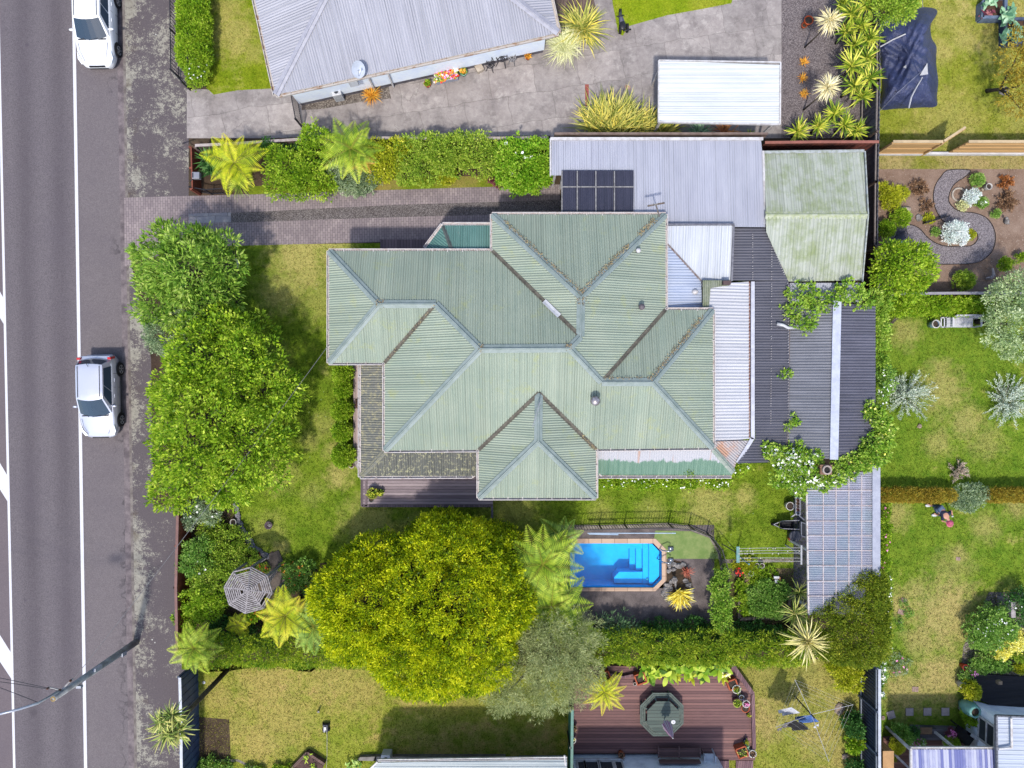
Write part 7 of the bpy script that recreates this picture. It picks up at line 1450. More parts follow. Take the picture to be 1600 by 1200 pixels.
# ================================================ pots
TERRA = mat("terracotta", A(206, 106, 66), A(180, 86, 54), 6, rough=.8); GLZ = lambda n_, c: mat(n_, c, rough=.25, grain=.03)
def pot(label, px, py, r, m, fol=None, n=24, h=None, square=False, rim=None, z0=0.01, group=None, flower=None, lh=.25, name="plant_pot"):
    """pot > bowl (rim), compost, plant"""
    h = h or r * 1.5; t = thing(name, label, "plant pot", P(px, py, z0 + h) - Vc((0, 0, h)), group); o = t.location.copy(); mb = MB()
    if square:
        for s in range(4):
            a = math.pi / 2 * s + .35; c = o + Vc((math.cos(a) * r * .93, math.sin(a) * r * .93, h / 2)); mb.box(c, (.06, r * 1.86, h), a)
    else: mb.lathe(o, [(r * .72, 0), (r * .9, h * .6), (r, h * .96), (r, h), (r * .84, h), (r * .8, h * .8)], 18, True)
    mb.build("bowl", m, t, smooth=not square)
    if rim: MB().lathe(o + Vc((0, 0, h)), [(r * 1.03, -.04), (r * 1.05, .012), (r * .82, .014), (r * .8, -.03)], 18, False).build("rim", rim, t, smooth=True)
    s = MB(); s.lathe(o + Vc((0, 0, h * .82)), [(r * .82, 0), (.001, .01)], 14, False); s.build("compost", mat("potting_mix", A(84, 70, 60), A(60, 50, 44), 12, rough=.95), t)
    if fol is not None:
        c = np.array(o) + np.array([0, 0, h * .95]); k = n * 6; d = nrmz(RNG.normal(size=(k, 3)) + np.array([0, 0, .6])); d[:, 2] = np.abs(d[:, 2])
        C = c + d * r * np.array([.8, .8, lh / r * .8]) * RNG.uniform(.2, 1.1, (k, 1)); V, F, T = leaf_quads(C, nrmz(d + RNG.normal(size=(k, 3)) * .5), .09, .05, RNG.uniform(size=k), .4); np_build("plant", V, F, fol, t, T)
    if flower is not None:
        k = 14; d = nrmz(RNG.normal(size=(k, 3)) + np.array([0, 0, 1.0])); d[:, 2] = np.abs(d[:, 2]); flowers(t, "blossom", flower, np.array(o) + np.array([0, 0, h]) + d * np.array([r, r, lh]) * RNG.uniform(.5, 1.15, (k, 1)), d, .055)
    return t
WPOT = mat("white_pot", A(232, 230, 226), A(206, 200, 194), 8, rough=.5)
pot("rusty orange pot lying on the grey gravel beside the mop-headed tree", 1264, 31, .22, mat("orange_glaze", A(216, 96, 36), A(196, 80, 30), 6, rough=.4), h=.3)
pot("smaller orange pot against the larger one on the grey gravel", 1257, 39, .13, mat("orange_glaze", A(216, 96, 36)), h=.18)
pot("red terracotta pot of lime leaves at the slanting white wall", 668, 130, .17, mat("red_glaze", A(206, 60, 44), rough=.4), FOL['bright'], 30)
pot("green-blue pot with orange flowers at the slanting white wall", 724, 112, .18, GLZ("jade_glaze", A(130, 190, 170)), FOL['olive'], 16, flower=FOL['oflower'])
pot("small terracotta pot by the wall corner near the pale tussock", 825, 88, .14, TERRA, FOL['orange'], 14)
trough = thing("planter", "long white trough crowded with mixed bright flowers at the slanting white wall", "planter", P(698, 122)); mb = MB(); c = P(698, 122, .15); mb.box(c, (1.05, .34, .3), math.radians(12)); mb.build("trough", mat("trough_grey", A(186, 190, 206), rough=.5), trough, bevel=.02)
k = 120; C = np.array(c) + np.stack([RNG.uniform(-.55, .55, k), RNG.uniform(-.2, .25, k), RNG.uniform(.15, .35, k)], 1); C[:, 1] += (C[:, 0] - c.x) * .21
for nm, f_, s0, s1 in (("foliage", FOL['olive'], 0, 40), ("blossom", FOL['rflower'], 40, 62), ("blossom", FOL['pflower'], 62, 84), ("blossom", FOL['oflower'], 84, 106), ("blossom", FOL['wflower'], 106, 120)): flowers(trough, nm, f_, C[s0:s1], np.tile([0, 0, 1.0], (s1 - s0, 1)), .08)
o = MB(); o.box(P(749, 107, .12), (.34, .34, .24), .5); tag(o.build("planter_box", mat("cream_block", A(222, 208, 190), A(196, 180, 162), 6), org=P(749, 107), bevel=.01), "empty cream block standing between the trough and the black iron chairs", "block")
IRON = mat("wrought_iron", A(70, 68, 74), A(50, 48, 54), 14, rough=.6)
def iron_set(label, px, py, r, h, cat, m=IRON):
    t = thing("garden_chair" if cat == "chair" else "garden_table", label, cat, P(px, py)); o = P(px, py)
    tp2 = MB(); tp2.lathe(o + Vc((0, 0, h)), [(r, 0), (r, .025), (r * .86, .025), (r * .86, 0)], 18, False)
    for i in range(10): a = 6.283 * i / 10; tp2.beam(o + Vc((0, 0, h + .012)), o + Vc((r * .9 * math.cos(a), r * .9 * math.sin(a), h + .012)), .035, .014)
    tp2.lathe(o + Vc((0, 0, h + .01)), [(r * .45, 0), (r * .45, .012), (r * .35, .012), (r * .35, 0)], 14, False); tp2.build("seat" if cat == "chair" else "tabletop", m, t)
    for i in range(4):
        a = 6.283 * i / 4 + .6; l = MB(); l.tube([o + Vc((r * .7 * math.cos(a), r * .7 * math.sin(a), h)), o + Vc((r * .8 * math.cos(a), r * .8 * math.sin(a), h * .5)), o + Vc((r * 1.25 * math.cos(a), r * 1.25 * math.sin(a), .0))], .018, 5); l.build("leg", m, t)
    if cat == "chair":
        b = MB(); pts = [o + Vc((r * math.cos(a), r * math.sin(a), h + .42 * math.sin((a - .6) / 1.9 * math.pi) + .02)) for a in np.linspace(.6, 2.5, 12)]; b.tube(pts, .018, 5)
        for q in pts[1:-1:2]: b.tube([Vc((q.x, q.y, h)), q], .012, 4)
        b.build("backrest", m, t)
iron_set("black wrought-iron chair left of the round iron table by the slanting white wall", 766, 107, .2, .44, "chair")
iron_set("black wrought-iron round table by the slanting white wall", 784, 98, .27, .66, "table")
iron_set("silver-grey wrought-iron chair right of the round iron table", 800, 97, .19, .44, "chair", mat("silver_iron", A(176, 174, 178), A(110, 108, 112), 14, rough=.5))
# black motorbike-like mobility mower by the lawn in the concrete yard
BK = thing("kick_scooter", "black and blue-grey pedal trike parked at the edge of the top lawn", "tricycle", P(971, 35)); b0 = P(974, 46, .3); b1 = P(969, 22, .3)
m_ = MB(); m_.tube([b0 + Vc((0, 0, .05)), P(972, 36, .5), P(970, 26, .62), b1 + Vc((0, 0, .1))], [.09, .14, .09, .06], 8); m_.tube([P(969, 22, .3), P(969.5, 25, .9)], .03, 6); m_.build("frame", mat("trike_grey", A(90, 92, 116), rough=.35), BK)
for px, py, ax in ((969, 21, 0), (969, 46, .2), (980, 44, .2)):
    w = MB(); c = P(px, py, .2); pts = []
    for xx in (-.05, .05): pts += [c + Vc((xx, .2 * math.cos(6.283 * q / 16), .2 * math.sin(6.283 * q / 16))) for q in range(16)]
    w.add(pts, [(q, (q + 1) % 16, 16 + (q + 1) % 16, 16 + q) for q in range(16)] + [tuple(range(16)), tuple(reversed(range(16, 32)))]); w.build("wheel", mat("tyre_rubber", A(34, 34, 38)), BK)
m_ = MB(); m_.tube([P(964, 26, .9), P(969.5, 25, .95), P(975, 24, .9)], .025, 6); m_.build("handlebar", BLK, BK)
m_ = MB(); m_.ball(P(973, 40, .62), (.16, .22, .07), 10, 6); m_.beam(P(974, 48, .5), P(986, 46, .45), .05, .05); m_.build("seat", BLK, BK, smooth=True)
# red strip and cover plates in the concrete
o = MB().poly([Vc((v.x, v.y, .0085)) for v in G2([(914, 132), (920, 132), (919.5, 166), (914.5, 166)])]).build("red_brick_strip", mat("red_strip", A(186, 100, 88), A(160, 84, 76), 12)); tag(o, kind="structure")
o = MB().poly([Vc((v.x, v.y, .0085)) for v in smooth_poly([(978, 131), (984, 134), (986, 139), (979, 140), (976, 136)], 3) for v in [P(*v)]]).build("rust_patch", mat("rust_stain", A(206, 156, 124), A(190, 180, 172), 12)); tag(o, kind="structure")
# ================================================ front lawn and villa odds and ends
def stones(name, label, pts, r, m, group, n=None):
    for i, (x, y) in enumerate(pts):
        s = MB(); rock(s, P(x, y, .06), r * ru(.85, 1.15), .7); o = s.build(name, m, org=P(x, y, 0)); tag(o, label, "stone", group)
edge = smooth_poly([(369, 790), (372, 806), (376, 822), (385, 838), (396, 854), (408, 864), (417, 870)], 4, False)
stones("edging_stone", "grey edging stone of the curved row between front lawn and shrub garden", edge[::1], .13, mat("edging_grey", A(166, 164, 172), A(118, 116, 124), 8, rough=.9, bump=.4), "edging stones of the front lawn")
FP = thing("fire_bowl", "small dark iron bowl sitting in the front lawn", "bowl", P(421, 820)); m_ = MB(); m_.lathe(P(421, 820, .01), [(.1, 0), (.17, .1), (.19, .16), (.16, .16), (.08, .05)], 16); m_.build("bowl", mat("rust_bowl", A(110, 90, 104), A(80, 66, 74), 14, rough=.7), FP, smooth=True); m_ = MB(); m_.ball(P(421, 820, .1), .1, 8, 5, .2); m_.build("stones", STONE, FP)
pot("pale ring-shaped concrete pot by the curved stone edging", 364, 816, .15, WPOT, h=.25)
pot("round terracotta pot nearest the garden gate by the lattice roof", 402, 867, .13, TERRA, FOL['olive'], 8, h=.24)
pot("dark pot with a pale rim at the foot of the stone edging", 392, 858, .14, mat("dark_pot", A(70, 64, 60), rough=.6), FOL['olive'], 8, h=.24, rim=WPOT)
GZ = thing("gazebo", "weathered octagonal open lattice gazebo roof in the shrub garden", "gazebo", P(396, 920)); gc = P(388, 922, 2.75); GZW = mat("grey_lattice", A(190, 184, 186), A(140, 134, 136), 12, rough=.85); R8 = [P(388 + 37.5 * math.cos(.12 + math.pi / 4 * i), 922 + 36 * math.sin(.12 + math.pi / 4 * i), 2.2) for i in range(8)]
hb, bt = MB(), MB()
for i in range(8):
    a, b = R8[i], R8[(i + 1) % 8]; hb.beam(gc, a, .06, .06); hb.beam(a, b, .06, .06)
    for k in range(1, 11):
        t_ = k / 11
        if random.random() < .93: bt.beam(gc.lerp(a, t_) + Vc((0, 0, .04)), gc.lerp(b, t_) + Vc((0, 0, .04)), .055, .02)
hb.build("rafter", GZW, GZ); bt.build("battens", mat("batten_grey", A(206, 200, 202), A(120, 112, 114), 9, lo=.3, hi=.7, rough=.85), GZ)
for i in range(8): m_ = MB(); g = R8[i]; m_.box((g.x, g.y, 1.08), (.08, .08, 2.16)); m_.build("post", GZW, GZ)
m_ = MB(); m_.box((gc.x, gc.y, .04), (1.7, 1.7, .06), .4); m_.build("floor", mat("gazebo_floor", A(110, 98, 90), A(80, 70, 64), 4), GZ)
TR_ = thing("trellis_gate", "grey lattice gate panel between the octagonal roof and the orange flowers", "trellis", P(434, 895)); tb = MB(); a, b = P(424, 908), P(440, 884)
for i in range(10): q = a.lerp(b, i / 9); tb.beam(q + Vc((0, 0, .1)), q + Vc((0, 0, 1.2)), .03, .02)
for z in np.linspace(.15, 1.15, 8): tb.beam(a + Vc((0, 0, z)), b + Vc((0, 0, z)), .03, .02)
tb.build("lattice", GZW, TR_); tb = MB(); tb.beam(P(404, 880, .02), P(418, 870, .02), .1, .5); tb.build("side_panel", GZW, TR_)
o = MB(); o.box(P(426, 880, .02), (.7, .9, .03), .7); tag(o.build("brick_landing", mat("brown_landing", A(104, 82, 72), A(80, 62, 56), 8), org=P(426, 880)), kind="structure")
pot("dark pot of yellow flowers on the grey deck, larger of two", 582, 771, .26, mat("dark_pot", A(70, 64, 60)), FOL['olive'], 26, z0=.32, flower=FOL['yellow'], rim=mat("pot_rim_olive", A(150, 150, 60)), h=.3)
pot("empty black pot in front of the yellow-flowered one on the grey deck", 580, 781, .12, mat("black_pot", A(40, 40, 42)), h=.25, z0=.32, rim=mat("grey_rim", A(140, 140, 140)))
pot("trailing yellow-flowered pot at the right of the grey deck's pot group", 594, 770, .17, mat("dark_pot", A(70, 64, 60)), FOL['olive'], 16, z0=.32, flower=FOL['yellow'], h=.18)
pot("small white pot on the verandah edge by the lowest clipped shrub", 549, 727, .14, WPOT, FOL['brown'], 8, h=.3, z0=.02)
CT = thing("cat", "small dark brown cat lying on the pink verandah boards", "cat", P(558, 631, .31)); m_ = MB(); m_.ball(P(558, 632, .37), (.08, .18, .07), 10, 6); m_.ball(P(558, 625, .4), (.06, .065, .06), 9, 6); m_.tube([P(558, 637, .34), P(560, 641, .33), P(562, 640, .33)], .018, 5)
for s in (-1, 1): m_.lathe(P(558, 624.5, .44) + Vc((s * .035, 0, 0)), [(.02, 0), (.002, .035)], 6)
for s in (-1, 1): m_.tube([P(558, 628, .34) + Vc((s * .06, 0, 0)), P(558, 624, .32) + Vc((s * .07, .02, 0))], .02, 5); m_.tube([P(558, 635, .34) + Vc((s * .07, 0, 0)), P(558, 632, .32) + Vc((s * .1, .02, 0))], .025, 5)
m_.build("body", mat("cat_fur", A(110, 78, 66), A(70, 50, 46), 14, rough=.9), CT, smooth=True)
SG = thing("rail_post", "short white curved pipe standing at the edge of the front lawn by the star-leaved tree", "pipe", P(371, 412)); m_ = MB(); m_.tube([P(372, 418, 0), P(372, 418, .35), P(371, 408, .5), P(368, 405, .4)], .05, 8); m_.build("pipe", mat("white_pipe", A(226, 226, 230), rough=.4), SG, smooth=True)
PI = thing("flue_pipe", "bent white pipe lying on the dark covered way", "pipe", P(1222, 508, 2.5)); m_ = MB(); m_.tube([P(1214, 506, 2.62), P(1224, 508, 2.62), P(1231, 512, 2.58), P(1242, 512, 2.55)], .07, 8); m_.build("pipe", mat("white_pipe", A(226, 226, 230)), PI, smooth=True)
# ================================================ back lawn: barbecue, washing lines, vegetable bed
pot("white-rimmed round tub on the back lawn by the shed path", 1235, 791, .2, WPOT, h=.42)
BQ = thing("wheelbarrow", "black wheelbarrow with pale handles on the grass beside the shed path", "wheelbarrow", P(1225, 822)); m_ = MB(); T_ = [P(1218, 815, .55), P(1240, 814, .6), P(1240, 830, .6), P(1218, 826, .55)]; B_ = [P(1222, 817, .25), P(1236, 817, .28), P(1236, 826, .28), P(1222, 824, .25)]
m_.add(T_ + B_, [(4, 5, 6, 7), (0, 1, 5, 4), (1, 2, 6, 5), (2, 3, 7, 6), (3, 0, 4, 7), (7, 6, 5, 4), (4, 5, 1, 0), (5, 6, 2, 1), (6, 7, 3, 2), (7, 4, 0, 3)]); m_.build("tray", mat("barrow_black", A(64, 66, 76), rough=.5), BQ)
m_ = MB()
for s, y in ((1, 814), (-1, 826)): m_.tube([P(1209, 819.5, .35), P(1222, y, .5), P(1249, y + (-1 if s > 0 else 1), .62)], .018, 6)
m_.tube([P(1236, 816, .3), P(1237, 816, 0)], .018, 5); m_.tube([P(1236, 828, .3), P(1237, 828, 0)], .018, 5); m_.build("handles", mat("pale_tube", A(206, 206, 212), rough=.35), BQ)
m_ = MB(); c = P(1211, 819, .18); pts = []
for yy in (-.05, .05): pts += [c + Vc((.18 * math.cos(6.283 * q / 16), yy, .18 * math.sin(6.283 * q / 16))) for q in range(16)]
m_.add(pts, [(q, (q + 1) % 16, 16 + (q + 1) % 16, 16 + q) for q in range(16)] + [tuple(range(16)), tuple(reversed(range(16, 32)))]); m_.build("wheel", mat("tyre_rubber", A(34, 34, 38)), BQ)
o = MB(); o.lathe(P(1236, 834, .01), [(.2, 0), (.27, .5), (.28, .52), (.2, .54), (.02, .56)], 16); tag(o.build("rubbish_bin", mat("bin_grey", A(98, 100, 112), rough=.6), org=P(1236, 834), smooth=True), "round grey lidded tub right below the wheelbarrow", "tub")
o = MB(); o.tube([P(1232, 842, .1), P(1248, 837, .1)], .1, 8); tag(o.build("clay_pipe", TERRA, org=P(1240, 840)), "terracotta pipe lying below the grey tub", "pipe")
SHV = thing("potting_shelf", "narrow wall shelf of small pots and bottles above the wheelbarrow by the shed path", "shelf", P(1246, 785)); m_ = MB(); m_.beam(P(1244, 765, .8), P(1244, 805, .8), .05, .06); m_.beam(P(1247, 765, .76), P(1247, 805, .76), .26, .03); m_.beam(P(1246, 803, .5), P(1257, 813, .7), .05, .05); m_.beam(P(1243, 803, .4), P(1236, 808, .3), .05, .05); m_.build("shelf", mat("shelf_white", A(206, 208, 216), rough=.6), SHV)
for i, (y, c_) in enumerate(((782, A(186, 120, 80)), (787, A(190, 140, 100)), (792, A(206, 180, 170)), (797, A(150, 40, 60)), (802, A(50, 120, 190)))): pot(["brown pot at the top", "tan pot second from the top", "pale pot in the middle", "crimson pot fourth down", "blue pot at the lower end"][i] + " of the narrow shelf by the shed path", 1247, y, .07, mat("small_pot_%s" % "brown tan pale crimson blue".split()[i], c_, rough=.5), h=.12, z0=.78)
BNC = thing("bench", "empty dark-topped bench frame with white edges against the pergola gutter", "bench", P(1253, 830)); m_ = MB(); m_.beam(P(1254, 815, .45), P(1254, 838, .45), .3, .04); m_.build("seat", mat("bench_dark", A(70, 74, 80), rough=.6), BNC); m_ = MB(); m_.beam(P(1252, 815, .48), P(1252, 838, .48), .04, .05)
for y in (816, 837): m_.beam(P(1252, y, .0), P(1252, y, .46), .05, .05); m_.beam(P(1252, y, .47), P(1258, y + 2, .47), .04, .04)
m_.build("frame", mat("shelf_white", A(206, 208, 216)), BNC)
WL = thing("washing_line", "fixed washing line with a pale teal crossbar over the vegetable plot", "washing line", P(1150, 878)); m_ = MB(); m_.tube([P(1150, 866, 0), (P(1150, 866).x, P(1150, 866).y, 1.9)], .04, 8); q = P(1153, 867, 1.9); m_.build("post", mat("teal_post", A(126, 176, 172), rough=.4), WL)
m_ = MB(); m_.beam(P(1153, 854, 1.92), P(1153, 879, 1.92), .14, .06); m_.build("crossbar", mat("teal_post", A(126, 176, 172)), WL); m_ = MB(); m_.beam(P(1252, 852, 1.9), P(1252, 882, 1.9), .07, .05); m_.tube([P(1252, 866, 1.9), (P(1252, 866, 1.9).x, P(1252, 866, 1.9).y, 0)], .035, 6); m_.build("far_crossbar", mat("shelf_white", A(206, 208, 216)), WL)
m_ = MB()
for y in (857, 861, 865, 872, 877): a, b = P(1154, y, 1.95), P(1252, y - 1 if y < 870 else y, 1.93); m_.tube([a, a.lerp(b, .5) - Vc((0, 0, .06)), b], .01, 4)
m_.build("line", mat("line_white", A(226, 226, 220)), WL); m_ = MB()
for i in range(26):
    y = random.choice((857, 861, 865, 872)); x = 1154 + random.random() ** 2 * 98; m_.box(P(x, y, 1.94), (.03, .06, .05))
m_.build("pegs", mat("peg_pale", A(226, 222, 206)), WL); m_ = MB(); m_.tube([P(1128, 850, .9), P(1152, 864, .05)], .025, 6); m_.build("stay", BLK, WL)
for i, a_ in enumerate([("black tub of red flowers at the washing-line end of the vegetable plot", 1153, 893, .19, mat("black_pot", A(40, 40, 42)), FOL['purple'], FOL['rflower']), ("ring-rimmed pale pot left of a pair below the washing line", 1183, 884, .12, WPOT, None, None), ("ring-rimmed pale pot right of a pair below the washing line", 1191, 884, .12, WPOT, None, None), ("white bucket below the pair of ring-rimmed pots", 1174, 896, .13, GLZ("white_bucket", A(236, 238, 242)), None, None), ("pale aqua small pot beside the pair of ring-rimmed pots", 1177, 887, .08, GLZ("aqua_glaze", A(170, 214, 220)), None, None), ("terracotta pot with a red plant at the timber bed's top edge", 1191, 925, .12, TERRA, FOL['rflower'], None)]):
    pot(a_[0], a_[1], a_[2], a_[3], a_[4], a_[5], 8, flower=a_[6], h=.25)
VB = thing("raised_bed", "long weathered timber-edged vegetable bed below the washing line", "raised bed", P(1190, 945)); m_ = MB()
for a, b in (((1154, 923), (1154, 966)), ((1154, 966), (1230, 962)), ((1230, 962), (1232, 925)), ((1154, 923), (1168, 922))): m_.beam(P(*a, .15), P(*b, .15), .14, .3)
m_.build("side_boards", mat("old_timber", A(130, 120, 108), A(92, 84, 74), 6, rough=.9), VB); MB().poly([Vc((v.x, v.y, .2)) for v in G2([(1155, 924), (1231, 924), (1229, 962), (1155, 965)])]).build("soil", BSO, VB)
BL = thing("brick_edging", "short row of worn terracotta blocks rising from the timber vegetable bed", "edging", P(1166, 910)); m_ = MB()
for y, r in ((893, .1), (900, .13), (906, .11), (912, .1), (918, .1)): m_.box(P(1166, y, .1), (.24, .18 + r * .3, .2), ru(-.2, .2))
m_.build("blocks", mat("worn_block", A(176, 140, 116), A(140, 110, 92), 8), BL)
GS = thing("wooden_box", "small varnished wooden box with white contents standing by the timber bed", "box", P(1213, 907)); m_ = MB(); m_.box(P(1213, 907, .2), (.26, .42, .4)); m_.build("box", mat("varnished_wood", A(190, 132, 84), A(160, 106, 66), 8), GS, bevel=.01); m_ = MB(); m_.box(P(1213, 908, .43), (.14, .16, .06)); m_.box(P(1213, 902, .44), (.24, .1, .1)); m_.build("contents", HPW, GS)
# ================================================ mulched garden ornaments
o = MB(); o.tube([P(1401, 327, .12), P(1411, 326, .12), P(1422, 327, .12)], [.1, .11, .1], 9); tag(o.build("log", mat("pale_log", A(214, 200, 180), A(186, 170, 150), 8), org=P(1411, 327), smooth=True), "pale cut log lying above the round bright shrub", "log")
o = MB(); c = P(1498, 304, .03); pts = []
o.tube([c + Vc((.30 * math.cos(a), .30 * math.sin(a), 0)) for a in np.linspace(.4, 6.0, 26)], .05, 7); tag(o.build("stone_ring", mat("pale_ring", A(206, 196, 184), A(180, 168, 156), 8), org=c, smooth=True), "pale broken ring of stone beside the white-silver bush", "ring")
pot("pale bird-bath pot with a sandy top near the mulched garden's upper middle", 1546, 291, .15, WPOT, h=.4); o = MB(); o.tube([P(1533, 297, .05), P(1541, 293, .08)], [.08, .07], 8); tag(o.build("log", mat("pale_log", A(214, 200, 180)), org=P(1537, 295)), "short pale log beside the bird-bath pot", "log")
STT = thing("bird_statue", "grey stone bird statue standing on the mulch right of the path", "statue", P(1573, 345)); m_ = MB(); m_.ball(P(1573, 346, .16), (.1, .15, .13), 9, 6); m_.ball(P(1573, 341, .32), (.07, .07, .07), 8, 5); m_.lathe(P(1573, 346, 0), [(.12, 0), (.1, .06)], 10); m_.tube([P(1573, 349, .2), P(1578, 350, .16)], [.05, .02], 6); m_.tube([P(1573, 340, .33), P(1572, 337, .32)], [.02, .004], 5); m_.build("body", STONE, STT, smooth=True)
o = MB(); a, b = P(1444, 349, .15), P(1481, 338, .15); o.beam(a, b, .04, .3); [o.beam(a.lerp(b, t_) + Vc((0, -.03, .16)), a.lerp(b, t_) + Vc((0, .07, .16)), .03, .02) for t_ in np.linspace(0, 1, 14)]; tag(o.build("trellis_strip", BLK, org=a), "short black lattice strip set across the path loop", "trellis")
for x, y, r, l in ((1436, 340, .16, "pale grey rock left of the black lattice strip"), (1422, 338, .14, "flat grey rock right of the round bright shrub in the mulch"), (1403, 311, .12, "small grey rock by the yellow shrub in the mulch"), (1406, 324, .1, "dark small rock above the pale log")):
    o = MB(); rock(o, P(x, y, .05), r, .5); tag(o.build("rock", STONE, org=P(x, y)), l, "rock")
DW = thing("driftwood", "forked pale driftwood branch lying on the mulch near the grey tree", "driftwood", P(1550, 432)); m_ = MB(); m_.tube([P(1540, 436, .1), P(1549, 434, .18), P(1553, 430, .22), P(1551, 419, .3)], [.04, .09, .08, .04], 7); m_.tube([P(1550, 433, .15), P(1541, 434, .3)], [.06, .02], 6); m_.build("branch", mat("driftwood_grey", A(196, 188, 190), A(160, 150, 152), 8), DW, smooth=True)
FC = thing("folding_chair", "dark mesh folding chair on the path's end by the fence", "chair", P(1404, 367)); m_ = MB(); m_.poly([P(1398, 372, .4), P(1412, 364, .4), P(1416, 360, .8), P(1404, 360, .78)]); m_.poly([P(1398, 372, .4), P(1404, 378, .42), P(1416, 372, .42), P(1412, 364, .4)]); m_.build("seat", mat("mesh_navy", A(60, 64, 84), rough=.7), FC); m_ = MB(); m_.tube([P(1398, 372, .4), P(1404, 358, .85), P(1416, 358, .88), P(1418, 366, .5)], .015, 5)
for x, y in ((1398, 372), (1412, 364), (1404, 378), (1416, 372)): m_.tube([P(x, y, .4), P(x + 2, y + 1, 0)], .014, 5)
m_.build("frame", BLK, FC)
o = MB(); o.lathe(P(1407, 384, .01), [(.12, 0), (.2, .12), (.21, .13), (.16, .13), (.05, .06)], 14); tag(o.build("basin", GLZ("blue_plastic", A(120, 160, 214)), org=P(1407, 384)), "blue plastic basin half under the light green tree", "basin")
SB = thing("garden_bench", "white slatted garden bench with a curved back on the right lawn", "bench", P(1497, 505)); WBN = mat("bench_white", A(232, 232, 240), A(214, 214, 226), 8, rough=.5, grain=.05); sl = MB(); zt = .42
x0, x1 = 1477, 1520
for i in range(7): sl.beam(P(x0 + 2, 498 + i * 2.1, zt), P(x1, 498 + i * 2.1, zt), .048, .025)
sl.build("seat", WBN, SB); bk = MB(); n_ = 22
for i in range(n_):
    t_ = i / (n_ - 1); x = x0 + 1 + (x1 - x0 - 1) * t_; hh = .82 + .12 * math.exp(-((t_ - .55) / .22) ** 2); g = P(x, 501, 0); bk.beam(Vc((g.x, g.y + .10, .46)), Vc((g.x, g.y + .17, hh)), .035, .02, Vc((0, 1, 0)))
    if i: g2 = P(x0 + 1 + (x1 - x0 - 1) * (i - 1) / (n_ - 1), 501, 0); h2 = .82 + .12 * math.exp(-(((i - 1) / (n_ - 1) - .55) / .22) ** 2); bk.beam(Vc((g2.x, g2.y + .17, h2)), Vc((g.x, g.y + .17, hh)), .06, .09)
bk.build("backrest", WBN, SB)
for x in (x0, (x0 + x1) / 2, x1):
    for y in (498, 511): m_ = MB(); m_.beam(P(x, y, 0), Vc((P(x, y).x, P(x, y).y, .42 if y < 500 else .42)), .06, .06); m_.build("leg", WBN, SB)
for x in (x0, x1): m_ = MB(); m_.beam(Vc((P(x, 498).x, P(x, 498).y, .64)), Vc((P(x, 511).x, P(x, 511).y, .64)), .08, .03); m_.beam(Vc((P(x, 511).x, P(x, 511).y, .4)), Vc((P(x, 511).x, P(x, 511).y, .63)), .05, .05); m_.build("armrest", WBN, SB)
o = thing("side_table", "small white slatted table between bench and blue pot on the right lawn", "table", P(1472, 505)); m_ = MB()
for x in (1470.5, 1475.5): m_.beam(P(x, 496, .42), P(x, 512, .42), .05, .03)
for y in (496.5, 511): m_.beam(P(1470, y, .42), P(1476, y, .42), .05, .03)
for x, y in ((1471, 497), (1475, 497), (1471, 511), (1475, 511)): m_.beam(P(x, y, 0), Vc((P(x, y).x, P(x, y).y, .41)), .04, .04)
m_.build("tabletop", WBN, o)
pot("tall pale blue glazed pot beside the white garden bench", 1463, 506, .19, GLZ("sky_glaze", A(150, 190, 220)), h=.55, rim=WPOT)
lt = MB()
for i in range(3): lt.beam(P(1384 + i * 3, 512 - i * 1, .05), P(1402 + i * 2, 494 - i * 0, .5), .03, .05)
tag(lt.build("garden_trellis", mat("old_timber", A(130, 120, 108)), org=P(1393, 503)), "dark little lattice panel leaning at the lawn corner under the creeper", "trellis")
# ================================================ right lawn: person, stepping stones
for i, (x, y, r) in enumerate(((1392, 1117, .3), (1421, 1112, 0), (1449, 1112, 0), (1477, 1112, 0))):
    o = MB(); o.box(P(x, y, .02), (.36, .36, .05), r); tag(o.build("stepping_stone", concrete("stone_slab", A(226, 212, 208), A(190, 176, 172), 0, (3, 3), False, .3), org=P(x, y), bevel=.008), ["square stepping stone turned askew, leftmost of the row", "square stepping stone next to the askew one", "square stepping stone second from the planter bed's corner", "square stepping stone nearest the white house"][i], "stepping stone", "stepping stones on the right lawn")
for x, y, s, l in ((1430, 1077, .3, "cracked square paving stone among dry grass above the stepping stones"), (1412, 938, .26, "broken paving stone with grass round it, upper of two by the square hedge"), (1408, 956, .3, "broken paving stone with grass round it, lower of two by the square hedge"), (1497, 873, .2, "small tan stone in the lawn below the crouching person's right")):
    o = MB(); o.box(P(x, y, .012), (s, s * .8, .03), ru(-.4, .4)); tag(o.build("paving_stone", mat("pinkish_slab", A(190, 160, 146), A(160, 134, 124), 8), org=P(x, y), bevel=.006), l, "paving stone")
def skin_body(name, m, nodes, edges, parent, org, root=0, sub=1):
    me = bpy.data.meshes.new(name); me.from_pydata([Vector(n_[0]) - org for n_ in nodes], edges, []); ob = link(name, me, m, parent)
    md = ob.modifiers.new("skin", 'SKIN'); md.use_smooth_shade = True
    for i, n_ in enumerate(nodes):
        v = me.skin_vertices[0].data[i]; r = n_[1]; v.radius = (r, r) if not isinstance(r, tuple) else r; v.use_root = (i == root)
    sb = ob.modifiers.new("sub", 'SUBSURF'); sb.levels = sub; sb.render_levels = sub + 1; return ob
PE = thing("person", "person bending low over the lawn in a navy top, blue-grey trousers and a pink cap", "person", P(1462, 798))
SK = mat("skin", A(226, 168, 140), rough=.6, grain=0); G_ = P(1462, 800); O_ = G_.copy()
hip = P(1468, 798, .72); chest = P(1478, 808, .92); neck = P(1481, 813, .96); head = P(1483, 817, .98)
ax = (Vc((chest.x - hip.x, chest.y - hip.y, 0))).normalized(); sd2 = Vc((-ax.y, ax.x, 0))
